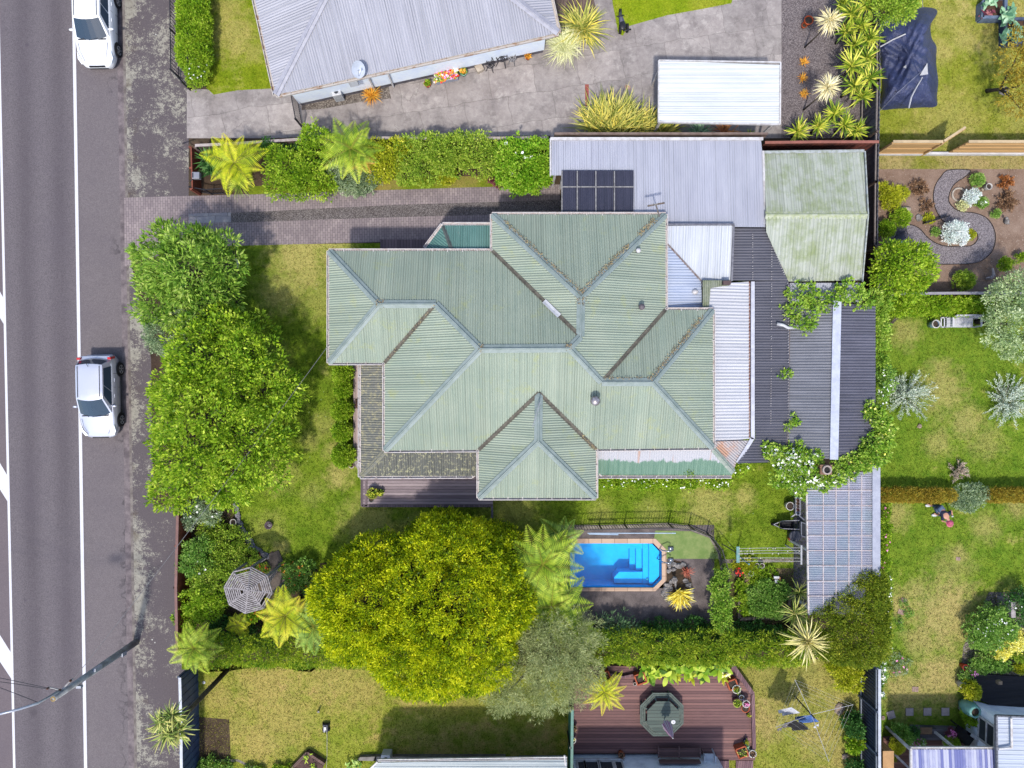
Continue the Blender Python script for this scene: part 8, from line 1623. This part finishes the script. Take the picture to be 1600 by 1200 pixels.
hL, hR = hip + sd2 * .11, hip - sd2 * .11; kL = P(1465, 793, .42) ; fL = P(1453, 791, .10); kR = P(1473, 806, .42); fR = P(1463, 806, .08)
sL, sR = chest + sd2 * .19, chest - sd2 * .19; eL = P(1486, 799, .66); wL_ = P(1488, 806, .42); eR = P(1472, 816, .66); wR_ = P(1480, 818, .40)
nodes = [(hip, .13), (hip.lerp(chest, .5), .125), (chest, .13), (neck, .06), (head, (.085, .1)), (hL, .1), (kL, .065), (fL, .045), (fL + Vc((-.13, .05, -.04)), .035), (hR, .1), (kR, .065), (fR, .045), (fR + Vc((-.12, .06, -.02)), .035), (sL, .06), (eL, .042), (wL_, .03), (sR, .06), (eR, .042), (wR_, .03)]
edges = [(0, 1), (1, 2), (2, 3), (3, 4), (0, 5), (5, 6), (6, 7), (7, 8), (0, 9), (9, 10), (10, 11), (11, 12), (2, 13), (13, 14), (14, 15), (2, 16), (16, 17), (17, 18)]
for wi_, w_ in ((15, wL_), (18, wR_)):
    dr = Vc((.25, -.35, -.9)).normalized(); sp_ = Vc((.8, .5, 0)).normalized(); palm = w_ + dr * .06; nodes.append((palm, .028)); pi_ = len(nodes) - 1; edges.append((wi_, pi_))
    for j, L_ in enumerate((.060, .072, .076, .070)): a_ = palm + sp_ * (-.03 + .02 * j) + dr * .03; nodes += [(a_ + dr * .01, .009), (a_ + dr * L_ * .6 + Vc((.01, .01, 0)), .008), (a_ + dr * L_ + Vc((.03, .02, 0)), .007)]; q = len(nodes); edges += [(pi_, q - 3), (q - 3, q - 2), (q - 2, q - 1)]
    nodes += [(palm - sp_ * .04, .01), (palm - sp_ * .06 + dr * .035, .008)]; q = len(nodes); edges += [(pi_, q - 2), (q - 2, q - 1)]
skin_body("body", SK, nodes, edges, PE, O_)
NAVY = mat("navy_cloth", A(52, 56, 84), A(42, 46, 70), 9, rough=.85, bump=.3, bscale=14); DEN = mat("denim_cloth", A(104, 124, 156), A(84, 104, 136), 9, rough=.85, bump=.3, bscale=14)
skin_body("top", NAVY, [(hip + ax * .08, .155), (hip.lerp(chest, .55), .15), (chest, .155), (sL, .085), (sL.lerp(eL, .55), .068), (sR, .085), (sR.lerp(eR, .55), .068)], [(0, 1), (1, 2), (2, 3), (3, 4), (2, 5), (5, 6)], PE, O_)
skin_body("trousers", DEN, [(hip, .15), (hL, .12), (kL, .085), (fL + Vc((.05, -.02, .06)), .06), (hR, .12), (kR, .085), (fR + Vc((.06, -.03, .06)), .06)], [(0, 1), (1, 2), (2, 3), (0, 4), (4, 5), (5, 6)], PE, O_)
for f_ in (fL, fR): s_ = MB(); s_.ball(f_ + Vc((-.07, .03, -.03)), (.15, .075, .055), 10, 6); s_.build("shoe", HPW, PE, smooth=True)
for w_ in (wL_,): s_ = MB(); s_.ball(w_ + Vc((.01, -.02, -.02)), (.05, .05, .06), 8, 6); s_.build("cuff", HPW, PE, smooth=True)
cp = MB(); cp.ball(head + Vc((0, 0, .045)), (.118, .12, .09), 14, 8); cp.lathe(head + ax * .03 + Vc((0, 0, .04)), [(.115, 0), (.17, -.012), (.17, -.004), (.11, .012)], 16, False); cp.build("cap", mat("pink_cap", A(206, 66, 120), A(226, 130, 150), 18, rough=.8), PE, smooth=True)
hr = MB(); hr.ball(head - ax * .03 + Vc((0, 0, -.01)), (.1, .1, .1), 12, 8); hr.build("hair", mat("grey_hair", A(190, 180, 170), A(150, 140, 130), 20, rough=.8), PE, smooth=True)
co = MB(); co.lathe(neck, [(.085, -.02), (.1, .0), (.085, .03)], 14, False); co.build("collar", mat("mint_collar", A(180, 226, 196), rough=.8), PE, smooth=True)
fe = MB(); fd = (ax + Vc((0, 0, -.6))).normalized(); fe.ball(head + fd * .095, (.014, .014, .02), 6, 5); fe.build("nose", SK, PE, smooth=True); fe = MB()
for s in (-1, 1): fe.ball(head + fd * .085 + sd2 * .035 * s + Vc((0, 0, .03)), .012, 6, 5)
fe.build("eyes", BLK, PE); fe = MB(); fe.beam(head + fd * .088 - sd2 * .025 - Vc((0, 0, .045)), head + fd * .088 + sd2 * .025 - Vc((0, 0, .045)), .012, .01); fe.build("mouth", mat("lips", A(190, 110, 100)), PE)
# ================================================ bottom lawns and deck
RC = thing("rotary_clothesline", "rotary clothesline with blue, white and grey washing on the lower right lawn", "clothesline", P(1242, 1088)); g = P(1242, 1088); tp3 = Vc((g.x, g.y, 2.3)); m_ = MB(); m_.tube([g, tp3], .03, 8); m_.build("pole", mat("clothesline_pole", A(84, 86, 92), rough=.5), RC)
ARM = mat("pale_tube", A(206, 206, 212)); tips = [P(1242, 1062, 2.2), P(1333, 1101, 2.2), P(1295, 1190, 2.2), P(1212, 1136, 2.2)]; hubp = Vc((g.x, g.y, 1.9))
ar = MB(); 
for t_ in tips: ar.tube([hubp, t_], .011, 6)
ar.build("arm", ARM, RC); ln = MB()
for f_ in (.45, .6, .75, .9, 1.0):
    for i in range(4): ln.tube([hubp.lerp(tips[i], f_), hubp.lerp(tips[(i + 1) % 4], f_)], .0028, 3)
ln.build("line", mat("line_white", A(226, 226, 220)), RC); pg = MB()
for i in range(30): f_ = random.choice((.45, .6, .75, .9)); j = random.randrange(4); pg.box(hubp.lerp(tips[j], f_).lerp(hubp.lerp(tips[(j + 1) % 4], f_), random.random()), (.03, .03, .04))
pg.build("pegs", mat("peg_yellow", A(226, 214, 150)), RC)
def cloth(label, a, b, drop, m, z=1.98, cat="laundry"):
    A_, B_ = P(*a, z), P(*b, z); mb = MB(); nx, ny = 8, 8; d = (B_ - A_).normalized(); s = Vc((-d.y, d.x, 0))
    for j in range(ny + 1):
        for i in range(nx + 1):
            q = A_.lerp(B_, i / nx); f_ = j / ny; mb.v.append(q - Vc((0, 0, drop * f_)) + s * (.05 * math.sin(i * 1.7) * f_ - .75 * drop * f_)); mb.u.append((0, 0))
    mb.f = [(j * (nx + 1) + i, j * (nx + 1) + i + 1, (j + 1) * (nx + 1) + i + 1, (j + 1) * (nx + 1) + i) for j in range(ny) for i in range(nx)]
    tag(mb.build("laundry", m, org=A_, smooth=True), label, cat, "washing on the rotary clothesline")
WC_ = mat("white_cloth", A(226, 228, 238), rough=.9, grain=.04); BC = mat("blue_cloth", A(90, 130, 200), A(70, 104, 176), 9, rough=.9); GC = mat("grey_cloth", A(128, 122, 128), A(106, 100, 108), 9, rough=.9); KC = mat("black_cloth", A(36, 34, 38), rough=.9)
cloth("large white cloth hanging nearest the clothesline's dark pole", (1237, 1105), (1250, 1114), .85, WC_); cloth("blue towel hanging right of the clothesline's pole", (1268, 1117), (1280, 1128), .9, BC); cloth("white cloth hanging just below the blue towel", (1271, 1136), (1280, 1130), .5, WC_, 1.95); cloth("grey shirt hanging furthest left on the clothesline", (1222, 1134), (1242, 1124), .7, GC); cloth("grey sleeve-like cloth at the clothesline's left arm tip", (1216, 1138), (1224, 1136), .45, GC)
cloth("black garments hanging low between the grey shirt and white cloth", (1244, 1126), (1252, 1132), .7, KC); cloth("black stockings hanging beside the black garments", (1252, 1128), (1266, 1140), .8, KC)
MW = thing("lawn_mower", "small dark electric mower with a long pale cord on the bottom left lawn", "lawn mower", P(511, 1136)); m_ = MB(); c = P(509, 1137, .16); m_.box(c, (.26, .36, .2)); m_.build("body", mat("mower_dark", A(56, 60, 84), rough=.5), MW, bevel=.04)
for s in (-1, 1):
    for yy in (-.12, .14): w = MB(); w.tube([c + Vc((s * .13, yy, -.08)), c + Vc((s * .17, yy, -.08))], .075, 10); w.build("wheel", mat("tyre_rubber", A(34, 34, 38)), MW)
m_ = MB(); m_.box(c + Vc((.0, .02, .12)), (.1, .14, .08)); m_.box(c + Vc((-.04, -.1, .11)), (.03, .12, .03)); m_.build("motor_cover", HPW, MW); m_ = MB(); m_.tube([c + Vc((.07, 0, .1)), P(511, 1155, .02), P(511, 1178, .01), P(510, 1200, .01), P(511, 1230, .01)], .012, 5); m_.build("cord", mat("cord_pale", A(206, 200, 190)), MW)
o = MB(); o.tube([P(497, 1112, 0), P(497.5, 1112.5, .32)], .05, 7); tag(o.build("stake", mat("stake_brown", A(122, 84, 60), A(196, 190, 180), 4), org=P(497, 1112)), "short brown stake with a pale foot in the bottom left lawn", "stake")
PLT = thing("planter", "angled brown-edged flower planter cut by the bottom edge", "planter", P(482, 1190)); m_ = MB()
for a, b in (((456, 1200), (481, 1174)), ((481, 1174), (508, 1192)), ((456, 1200), (430, 1226))): m_.beam(P(*a, .15), P(*b, .15), .12, .3)
m_.build("side_boards", boards("planter_boards", A(126, 96, 88), A(100, 76, 70), 45, .12), PLT); MB().poly([Vc((v.x, v.y, .18)) for v in G2([(457, 1200), (481, 1176), (507, 1194), (490, 1240), (440, 1240)])]).build("soil", soil("bark_chips", A(130, 104, 100), A(84, 64, 62), A(176, 160, 160), 3), PLT)
bigleaf("lily_plant", "small green plant in the angled brown planter", [(480, 1184), (488, 1198)], FOL['bright'], .22, .06, 10, .3)
bigleaf("lily_plant", "green plants beside the concrete ledge at the bottom edge", [(552, 1192), (560, 1196), (545, 1198)], FOL['mid'], .26, .08, 10, .2)
shrub("low green plants along the bottom edge left of the angled planter", [(450, 1204, 8, .4), (432, 1206, 8, .4), (405, 1208, 8, .3)], 'bright', .1, (.1, .04))
RD = boards("red_deck_boards", A(156, 114, 108), A(114, 80, 80), 0, .135, .12); dk = MB(); dp_ = [(889, 1085), (893, 1046), (935, 1040), (1140, 1046), (1146, 1043), (1178, 1084), (1180, 1188), (1118, 1188), (1118, 1177), (892, 1177)]; dk.prism([P(*p, .22).xy for p in dp_], .02, .22); DK2 = dk.build("red_deck", RD, org=P(1030, 1110, 0)); tag(DK2, "large purple-red timber deck with angled corners and an octagonal table", "deck")
st_ = MB(); st_.beam(P(1142, 1036, .3), P(1176, 1084, .3), .2, .12); st_.beam(P(1176, 1084, .3), P(1178, 1170, .3), .16, .12); st_.build("edge_bench", boards("deck_edge_boards", A(146, 112, 116), A(112, 82, 90), 80, .1), DK2); sp2 = MB(); sp2.box(P(1130, 1195, .2), (.5, .45, .18)); sp2.box(P(1163, 1198, .05), (.8, .6, .1)); sp2.build("step", boards("deck_edge_boards", A(146, 112, 116), A(112, 82, 90)), DK2)
cv = MB(); pts = [P(938, 1040), P(952, 1049), P(972, 1053), P(990, 1049), P(1000, 1042)]
for a, b in zip(pts, pts[1:]): cv.beam(a + Vc((0, 0, .25)), b + Vc((0, 0, .25)), .1, .3)
tag(cv.build("bed_edging", boards("deck_edge_boards", A(146, 112, 116), A(112, 82, 90)), org=pts[0]), "curved dark timber edging round the planting pocket above the yellow fern's deck", "edging")
GF = fence("fence", "teal-green steel screen at the left end of the red deck", [(890, 1086), (889, 1200)], 1.55, mat("teal_steel", A(30, 130, 116), A(24, 110, 100), 4, rough=.45), BLK, None, 1.6, thick=.12)
TB = thing("picnic_table", "grey-green octagonal table ringed by eight benches on the red deck", "table", P(1030, 1110, .22)); tc = P(1031, 1109.5, .22); GW = boards("green_table_boards", A(98, 112, 104), A(76, 90, 84), 0, .16, .08, groove=.25); GB2 = mat("green_bench_paint", A(106, 120, 112), A(84, 98, 92), 6, rough=.7)
def octp(r, z, k=8, off=math.pi / 8): return [tc + Vc((r * math.cos(off + 2 * math.pi * i / k), r * math.sin(off + 2 * math.pi * i / k), z)) for i in range(k)]
m_ = MB(); m_.prism([v.xy for v in octp(.78, 0)], .22 + .68, .22 + .74); m_.build("tabletop", GW, TB)
r0, r1, r2, r3 = octp(.84, .44), octp(.93, .44), octp(1.03, .44), octp(1.10, .44)
for i in range(8):
    j = (i + 1) % 8; b = MB()
    for ra, rb_ in ((.82, .90), (.915, .99), (1.005, 1.08)):
        A_, B_ = octp(ra, .44), octp(rb_, .44); u = Vc((0, 0, .03)); b.add([A_[i], A_[j], B_[j], B_[i], A_[i] + u, A_[j] + u, B_[j] + u, B_[i] + u], [(4, 7, 6, 5), (0, 1, 2, 3), (0, 4, 5, 1), (2, 6, 7, 3), (1, 5, 6, 2), (0, 3, 7, 4)])
    b.build("bench", GB2, TB)
    l = MB(); l.beam(octp(.95, 0)[i], octp(.95, .44)[i], .07, .07); l.beam(octp(.55, .62)[i], octp(1.0, .40)[i], .06, .05); l.build("leg", GB2, TB)
UM = thing("umbrella", "closed pink and white striped parasol standing through the octagonal table", "umbrella", P(1032, 1109.5, .22)); b = P(1035, 1116, .96) ; b = Vc((tc.x + .05, tc.y - .08, .96)); tpu = b + Vc((0, 0, 1.75)); m_ = MB(); m_.tube([b - Vc((0, 0, .7)), tpu + Vc((0, 0, .08))], .022, 7); m_.build("pole", mat("umbrella_pole", A(230, 226, 230), rough=.4), UM)
UMM = NT("striped_canvas"); _x = UMM.sep(UMM.pos()); _a = UMM.math('ARCTAN2', UMM.math('SUBTRACT', _x[1], b.y), UMM.math('SUBTRACT', _x[0], b.x)); UMMM = UMM.done(UMM.mix(UMM.ramp(UMM.math('FRACT', UMM.math('MULTIPLY', _a, 2.2)), .45, .55), A(206, 130, 176), A(236, 222, 234)), .85)
m_ = MB(); prof = [(.19, .55), (.17, .8), (.14, 1.1), (.10, 1.4), (.03, 1.72)]; pts = []; n_ = 24
for r, z in prof: pts += [b + Vc((r * (1 + .28 * math.cos(8 * 6.283 * k / n_ + z)) * math.cos(6.283 * k / n_), r * (1 + .28 * math.cos(8 * 6.283 * k / n_ + z)) * math.sin(6.283 * k / n_), z)) for k in range(n_)]
m_.add(pts, [(i * n_ + k, i * n_ + (k + 1) % n_, (i + 1) * n_ + (k + 1) % n_, (i + 1) * n_ + k) for i in range(len(prof) - 1) for k in range(n_)]); m_.build("canopy", UMMM, UM, smooth=True)
o = MB(); o.lathe(P(1052, 1128, .965), [(.09, 0), (.1, .02), (.02, .025)], 14); tag(o.build("plate", HPW, org=P(1052, 1128, .965)), "white plate on the octagonal table", "plate")
pot("square terracotta planter with a dark round hole at the top of the red deck", 1001, 1061, .24, TERRA, h=.42, square=True, z0=.22); pot("square terracotta planter under the yellow fern's upper fronds", 946, 1058, .22, TERRA, FOL['brown'], 8, h=.42, square=True, z0=.22)
pot("square terracotta planter at the deck's angled right edge", 1145, 1070, .22, TERRA, h=.35, square=True, z0=.22); pot("grey-rimmed round pot with green sprouts in front of the angled-edge planter", 1151, 1077, .2, mat("grey_rim", A(140, 140, 140)), FOL['bright'], 10, h=.35, z0=.22, rim=WPOT)
pot("terracotta pot of lime sprouts left in the right-hand deck pot group", 1152, 1099, .19, mat("plum_pot", A(150, 90, 110)), FOL['bright'], 14, h=.35, z0=.22, rim=mat("lime_rim", A(190, 190, 90))); pot("white-rimmed round pot in the right-hand deck pot group", 1166, 1100, .17, WPOT, FOL['pflower'], 6, h=.4, z0=.22, rim=WPOT); pot("small pale blue pot at the back of the right-hand deck pot group", 1159, 1090, .12, GLZ("pale_blue_glaze", A(176, 190, 206)), h=.25, z0=.22); pot("low terracotta bowl below the white-rimmed pot on the deck", 1165, 1107, .2, TERRA, h=.18, z0=.22)
pot("tiny dark pot with a yellow plant at the deck's right edge", 1169, 1117, .08, mat("dark_pot", A(70, 64, 60)), FOL['yellow'], 6, h=.15, z0=.22)
pot("square terracotta planter by the step at the deck's lower right", 1160, 1176, .24, TERRA, FOL['olive'], 8, h=.4, square=True, z0=.22); pot("cream-rimmed round pot right of the lower square planter", 1176, 1178, .18, WPOT, FOL['brown'], 6, h=.35, z0=.05, rim=WPOT); pot("blue glazed pot above the lower square planter", 1166, 1167, .13, GLZ("blue_glaze", A(60, 110, 170)), FOL['cabbage'], 6, h=.25, z0=.22); pot("small lime and navy pot above the blue glazed one", 1166, 1159, .11, GLZ("navy_glaze", A(40, 50, 110)), FOL['yellow'], 8, h=.2, z0=.22)
pot("terracotta pot with a dark bare plant at the house wall of the red deck", 971, 1180, .15, TERRA, FOL['brown'], 12, h=.3, z0=.22); pot("olive-rimmed pot at the teal screen, upper of two", 896, 1139, .15, mat("olive_pot", A(120, 110, 60)), FOL['brown'], 6, h=.3, z0=.22); pot("black pot at the teal screen, lower of two", 895, 1157, .15, mat("black_pot", A(40, 40, 42)), FOL['yflower'], 4, h=.3, z0=.22, rim=WPOT)
pot("small white pot near the upper end of the teal screen", 895, 1117, .07, WPOT, h=.15, z0=.22); pot("small white pot beside the square planter by the lily leaves", 992, 1069, .08, WPOT, h=.15, z0=.22)
DB2 = thing("garden_bench", "brown timber outdoor bench against the white house wall on the red deck", "bench", P(1062, 1175, .22)); BRN = boards("brown_bench_boards", A(120, 90, 88), A(92, 68, 68), 0, .14); m_ = MB(); m_.beam(P(1030, 1176, .66), P(1094, 1176, .66), .42, .05); m_.build("seat", BRN, DB2); m_ = MB(); m_.beam(P(1030, 1190, .98), P(1094, 1190, .98), .06, .3); m_.build("backrest", BRN, DB2)
for x in (1029, 1061, 1094): m_ = MB(); m_.beam(P(x, 1168, .22), Vc((P(x, 1168).x, P(x, 1168).y, .64)), .07, .07); m_.beam(P(x, 1166, .82), P(x, 1184, .86), .06, .04); m_.build("leg", BRN, DB2)
PCH = thing("plastic_chair", "white plastic garden chair facing the red deck by the step", "chair", P(1104, 1180, .22)); m_ = MB(); c = P(1104, 1178, .22); PL2 = mat("plastic_white", A(226, 230, 238), rough=.35, grain=.03)
m_.box(c + Vc((0, 0, .40)), (.44, .44, .04)); m_.build("seat", PL2, PCH, bevel=.02); m_ = MB(); n_ = 7
for i in range(n_): a_ = -.9 + 1.8 * i / (n_ - 1); m_.beam(c + Vc((.22 * math.sin(a_) / math.sin(.9), -.22 - .03 * math.cos(a_), .42)), c + Vc((.20 * math.sin(a_) / math.sin(.9), -.34 - .03 * math.cos(a_), .92)), .05, .025, Vc((0, 1, 0)))
m_.beam(c + Vc((-.22, -.36, .92)), c + Vc((.22, -.36, .92)), .04, .08); m_.build("backrest", PL2, PCH)
for s in (-1, 1):
    m_ = MB(); m_.beam(c + Vc((s * .25, .2, .62)), c + Vc((s * .25, -.26, .64)), .06, .03); m_.build("armrest", PL2, PCH)
    for yy in (.2, -.2): m_ = MB(); m_.beam(c + Vc((s * .26, yy * 1.15, 0)), c + Vc((s * .23, yy, .62 if yy > 0 else .42)), .05, .05); m_.build("leg", PL2, PCH)
# ================================================ lower right house: pots and plants
bigp = thing("plant_pot", "large tall turquoise egg-shaped pot against the lower right house", "plant pot", P(1503, 1098)); o_ = P(1503, 1098); m_ = MB(); m_.lathe(o_, [(.2, 0), (.34, .35), (.36, .6), (.28, .95), (.26, 1.05), (.2, 1.05), (.19, .95)], 20, True); TQ = GLZ("turquoise_glaze", A(140, 200, 190)); m_.build("bowl", TQ, bigp, smooth=True); m_ = MB(); m_.lathe(o_ + Vc((0, 0, .96)), [(.2, 0), (.001, .02)], 14, False); m_.build("compost", mat("potting_mix", A(84, 70, 60)), bigp)
pot("white pot with a sprawling yellow-green shrub above the turquoise pot", 1506, 1072, .16, WPOT, FOL['yellow'], 30, h=.5, lh=.4); pot("white pot with a bushy green plant below the turquoise pot", 1509, 1111, .18, WPOT, FOL['bright'], 30, h=.4, lh=.4); pot("white and yellow pot of pink flowers at the black deck's corner", 1520, 1050, .18, WPOT, FOL['bright'], 10, h=.45, rim=mat("lime_rim", A(190, 190, 90)), flower=FOL['pflower']); pot("red flower pot at the lawn edge above the black deck's corner", 1509, 1043, .14, mat("red_glaze", A(206, 60, 44)), None, h=.35)
shrub("yellow-green bush growing from the white pot above the turquoise pot", [(1517, 1078, 12, .9), (1522, 1084, 9, .8)], 'yellow', .1, (.1, .05)); shrub("bushy green plant spilling from the white pot below the turquoise pot", [(1522, 1120, 13, .9), (1516, 1112, 9, .8)], 'bright', .1, (.12, .05)); shrub("sparse green shrub at the lawn edge below the pink-flowered pot", [(1508, 1060, 8, .5), (1512, 1054, 7, .5)], 'mid', .1, (.08, .04))
shrub("round clipped yellow-green topiary left of the violet striped roof", [(1404, 1165, 11, 1.1), (1402, 1170, 9, 1.0)], 'yellow', .08, (.05, .025), 18, 1.4, jag=.05); shrub("round clipped green topiary at the violet striped roof's upper edge", [(1489, 1163, 11, 1.1)], 'bright', .08, (.05, .025), 18, 1.4, jag=.05); shrub("leafy green potted plant beside the timber bench box", [(1410, 1145, 10, .8), (1418, 1152, 9, .8), (1402, 1140, 7, .7)], 'mid', .12, (.12, .05)); shrub("pink and white flowered plants left of the violet striped roof's corner", [(1438, 1160, 8, .6), (1430, 1162, 6, .5)], 'mid', .09, (.06, .03), extra=(("blossom", FOL['pflower'], 14, .06, 0), ("blossom", FOL['wflower'], 12, .05, 0))); shrub("magenta flowered basket plant near the black table", [(1487, 1147, 8, .9)], 'purple', .09, (.06, .03), extra=(("blossom", FOL['pflower'], 40, .06, 0),)); shrub("small yellow-green plant by the sloping white rail at the bottom edge", [(1395, 1184, 6, .4)], 'yellow', .08, (.06, .03)); shrub("dark green potted shrub by the mat on the timber bench box", [(1430, 1143, 7, .6)], 'dark', .09, (.08, .04))
o = MB(); o.lathe(P(1393, 1155, .15), [(.16, 0), (.2, .4), (.16, .4), (.14, .1)], 14); tag(o.build("tub", GLZ("cobalt_plastic", A(40, 50, 130)), org=P(1393, 1155)), "cobalt blue tub at the fence end of the small red-brown deck", "tub"); o = MB(); o.lathe(P(1480, 1160, .5), [(.25, 0), (.26, .03), (.02, .04)], 16); o.tube([P(1480, 1160, .15), P(1480, 1160, .5)], .03, 6); tag(o.build("garden_table", mat("tan_table", A(196, 166, 136)), org=P(1480, 1160)), "small tan round table tucked beside the clipped topiary", "table")
BTB = thing("garden_table", "black outdoor table with chrome glints at the corner of the small red-brown deck", "table", P(1503, 1152, .14)); m_ = MB(); m_.box(P(1505, 1150, .74), (.95, .6, .05), -.6); m_.build("tabletop", mat("black_gloss", A(30, 30, 36), rough=.15, grain=0), BTB)
for s in (-1, 1):
    for s2 in (-1, 1): m_ = MB(); q = P(1505, 1150, .74) + Matrix.Rotation(-.6, 3, 'Z') @ Vc((s * .42, s2 * .25, -.3)); m_.box(q, (.05, .05, .62)); m_.build("leg", BLK, BTB)
o = MB(); o.box(P(1561, 1066, .75), (.18, .16, .2)); tag(o.build("planter_box", mat("pale_block", A(186, 160, 130)), org=P(1561, 1066)), "small tan block standing on the black deck's edge", "block")
PT = MB(); PT.box(P(1572, 948, .5), (.2, .7, 1.0)); tag(PT.build("timber_post", mat("driftwood_grey", A(196, 188, 190)), org=P(1572, 948)), "broad grey timber upright at the head of the right-hand flower bed", "post")
for x, y, r, l in ((1580, 966, .16, "long pale stone below the grey timber upright"), (1406, 972, .1, "pale stone on the lawn below the broken paving"), (1380, 1122, .09, "tan stone by the fence left of the askew stepping stone"), (1437, 666, .14, "flat tan stone at the foot of the left silver shrub"), (1321, 1182, .16, "rounded pinkish rock at the dark blue fence's foot"), (1312, 1108, .22, "flat brown earth clod at the dark blue steel fence")):
    o = MB(); rock(o, P(x, y, .04), r, .5); tag(o.build("rock", mat("tan_stone", A(190, 168, 150), A(150, 130, 118), 6, rough=.9, bump=.4), org=P(x, y)), l, "rock")
o = MB(); o.lathe(P(319, 1066, .01), [(.06, 0), (.07, .04), (.02, .06)], 10); tag(o.build("plate", HPW, org=P(319, 1066)), "small white saucer on the grass by the blue steel fence", "saucer")
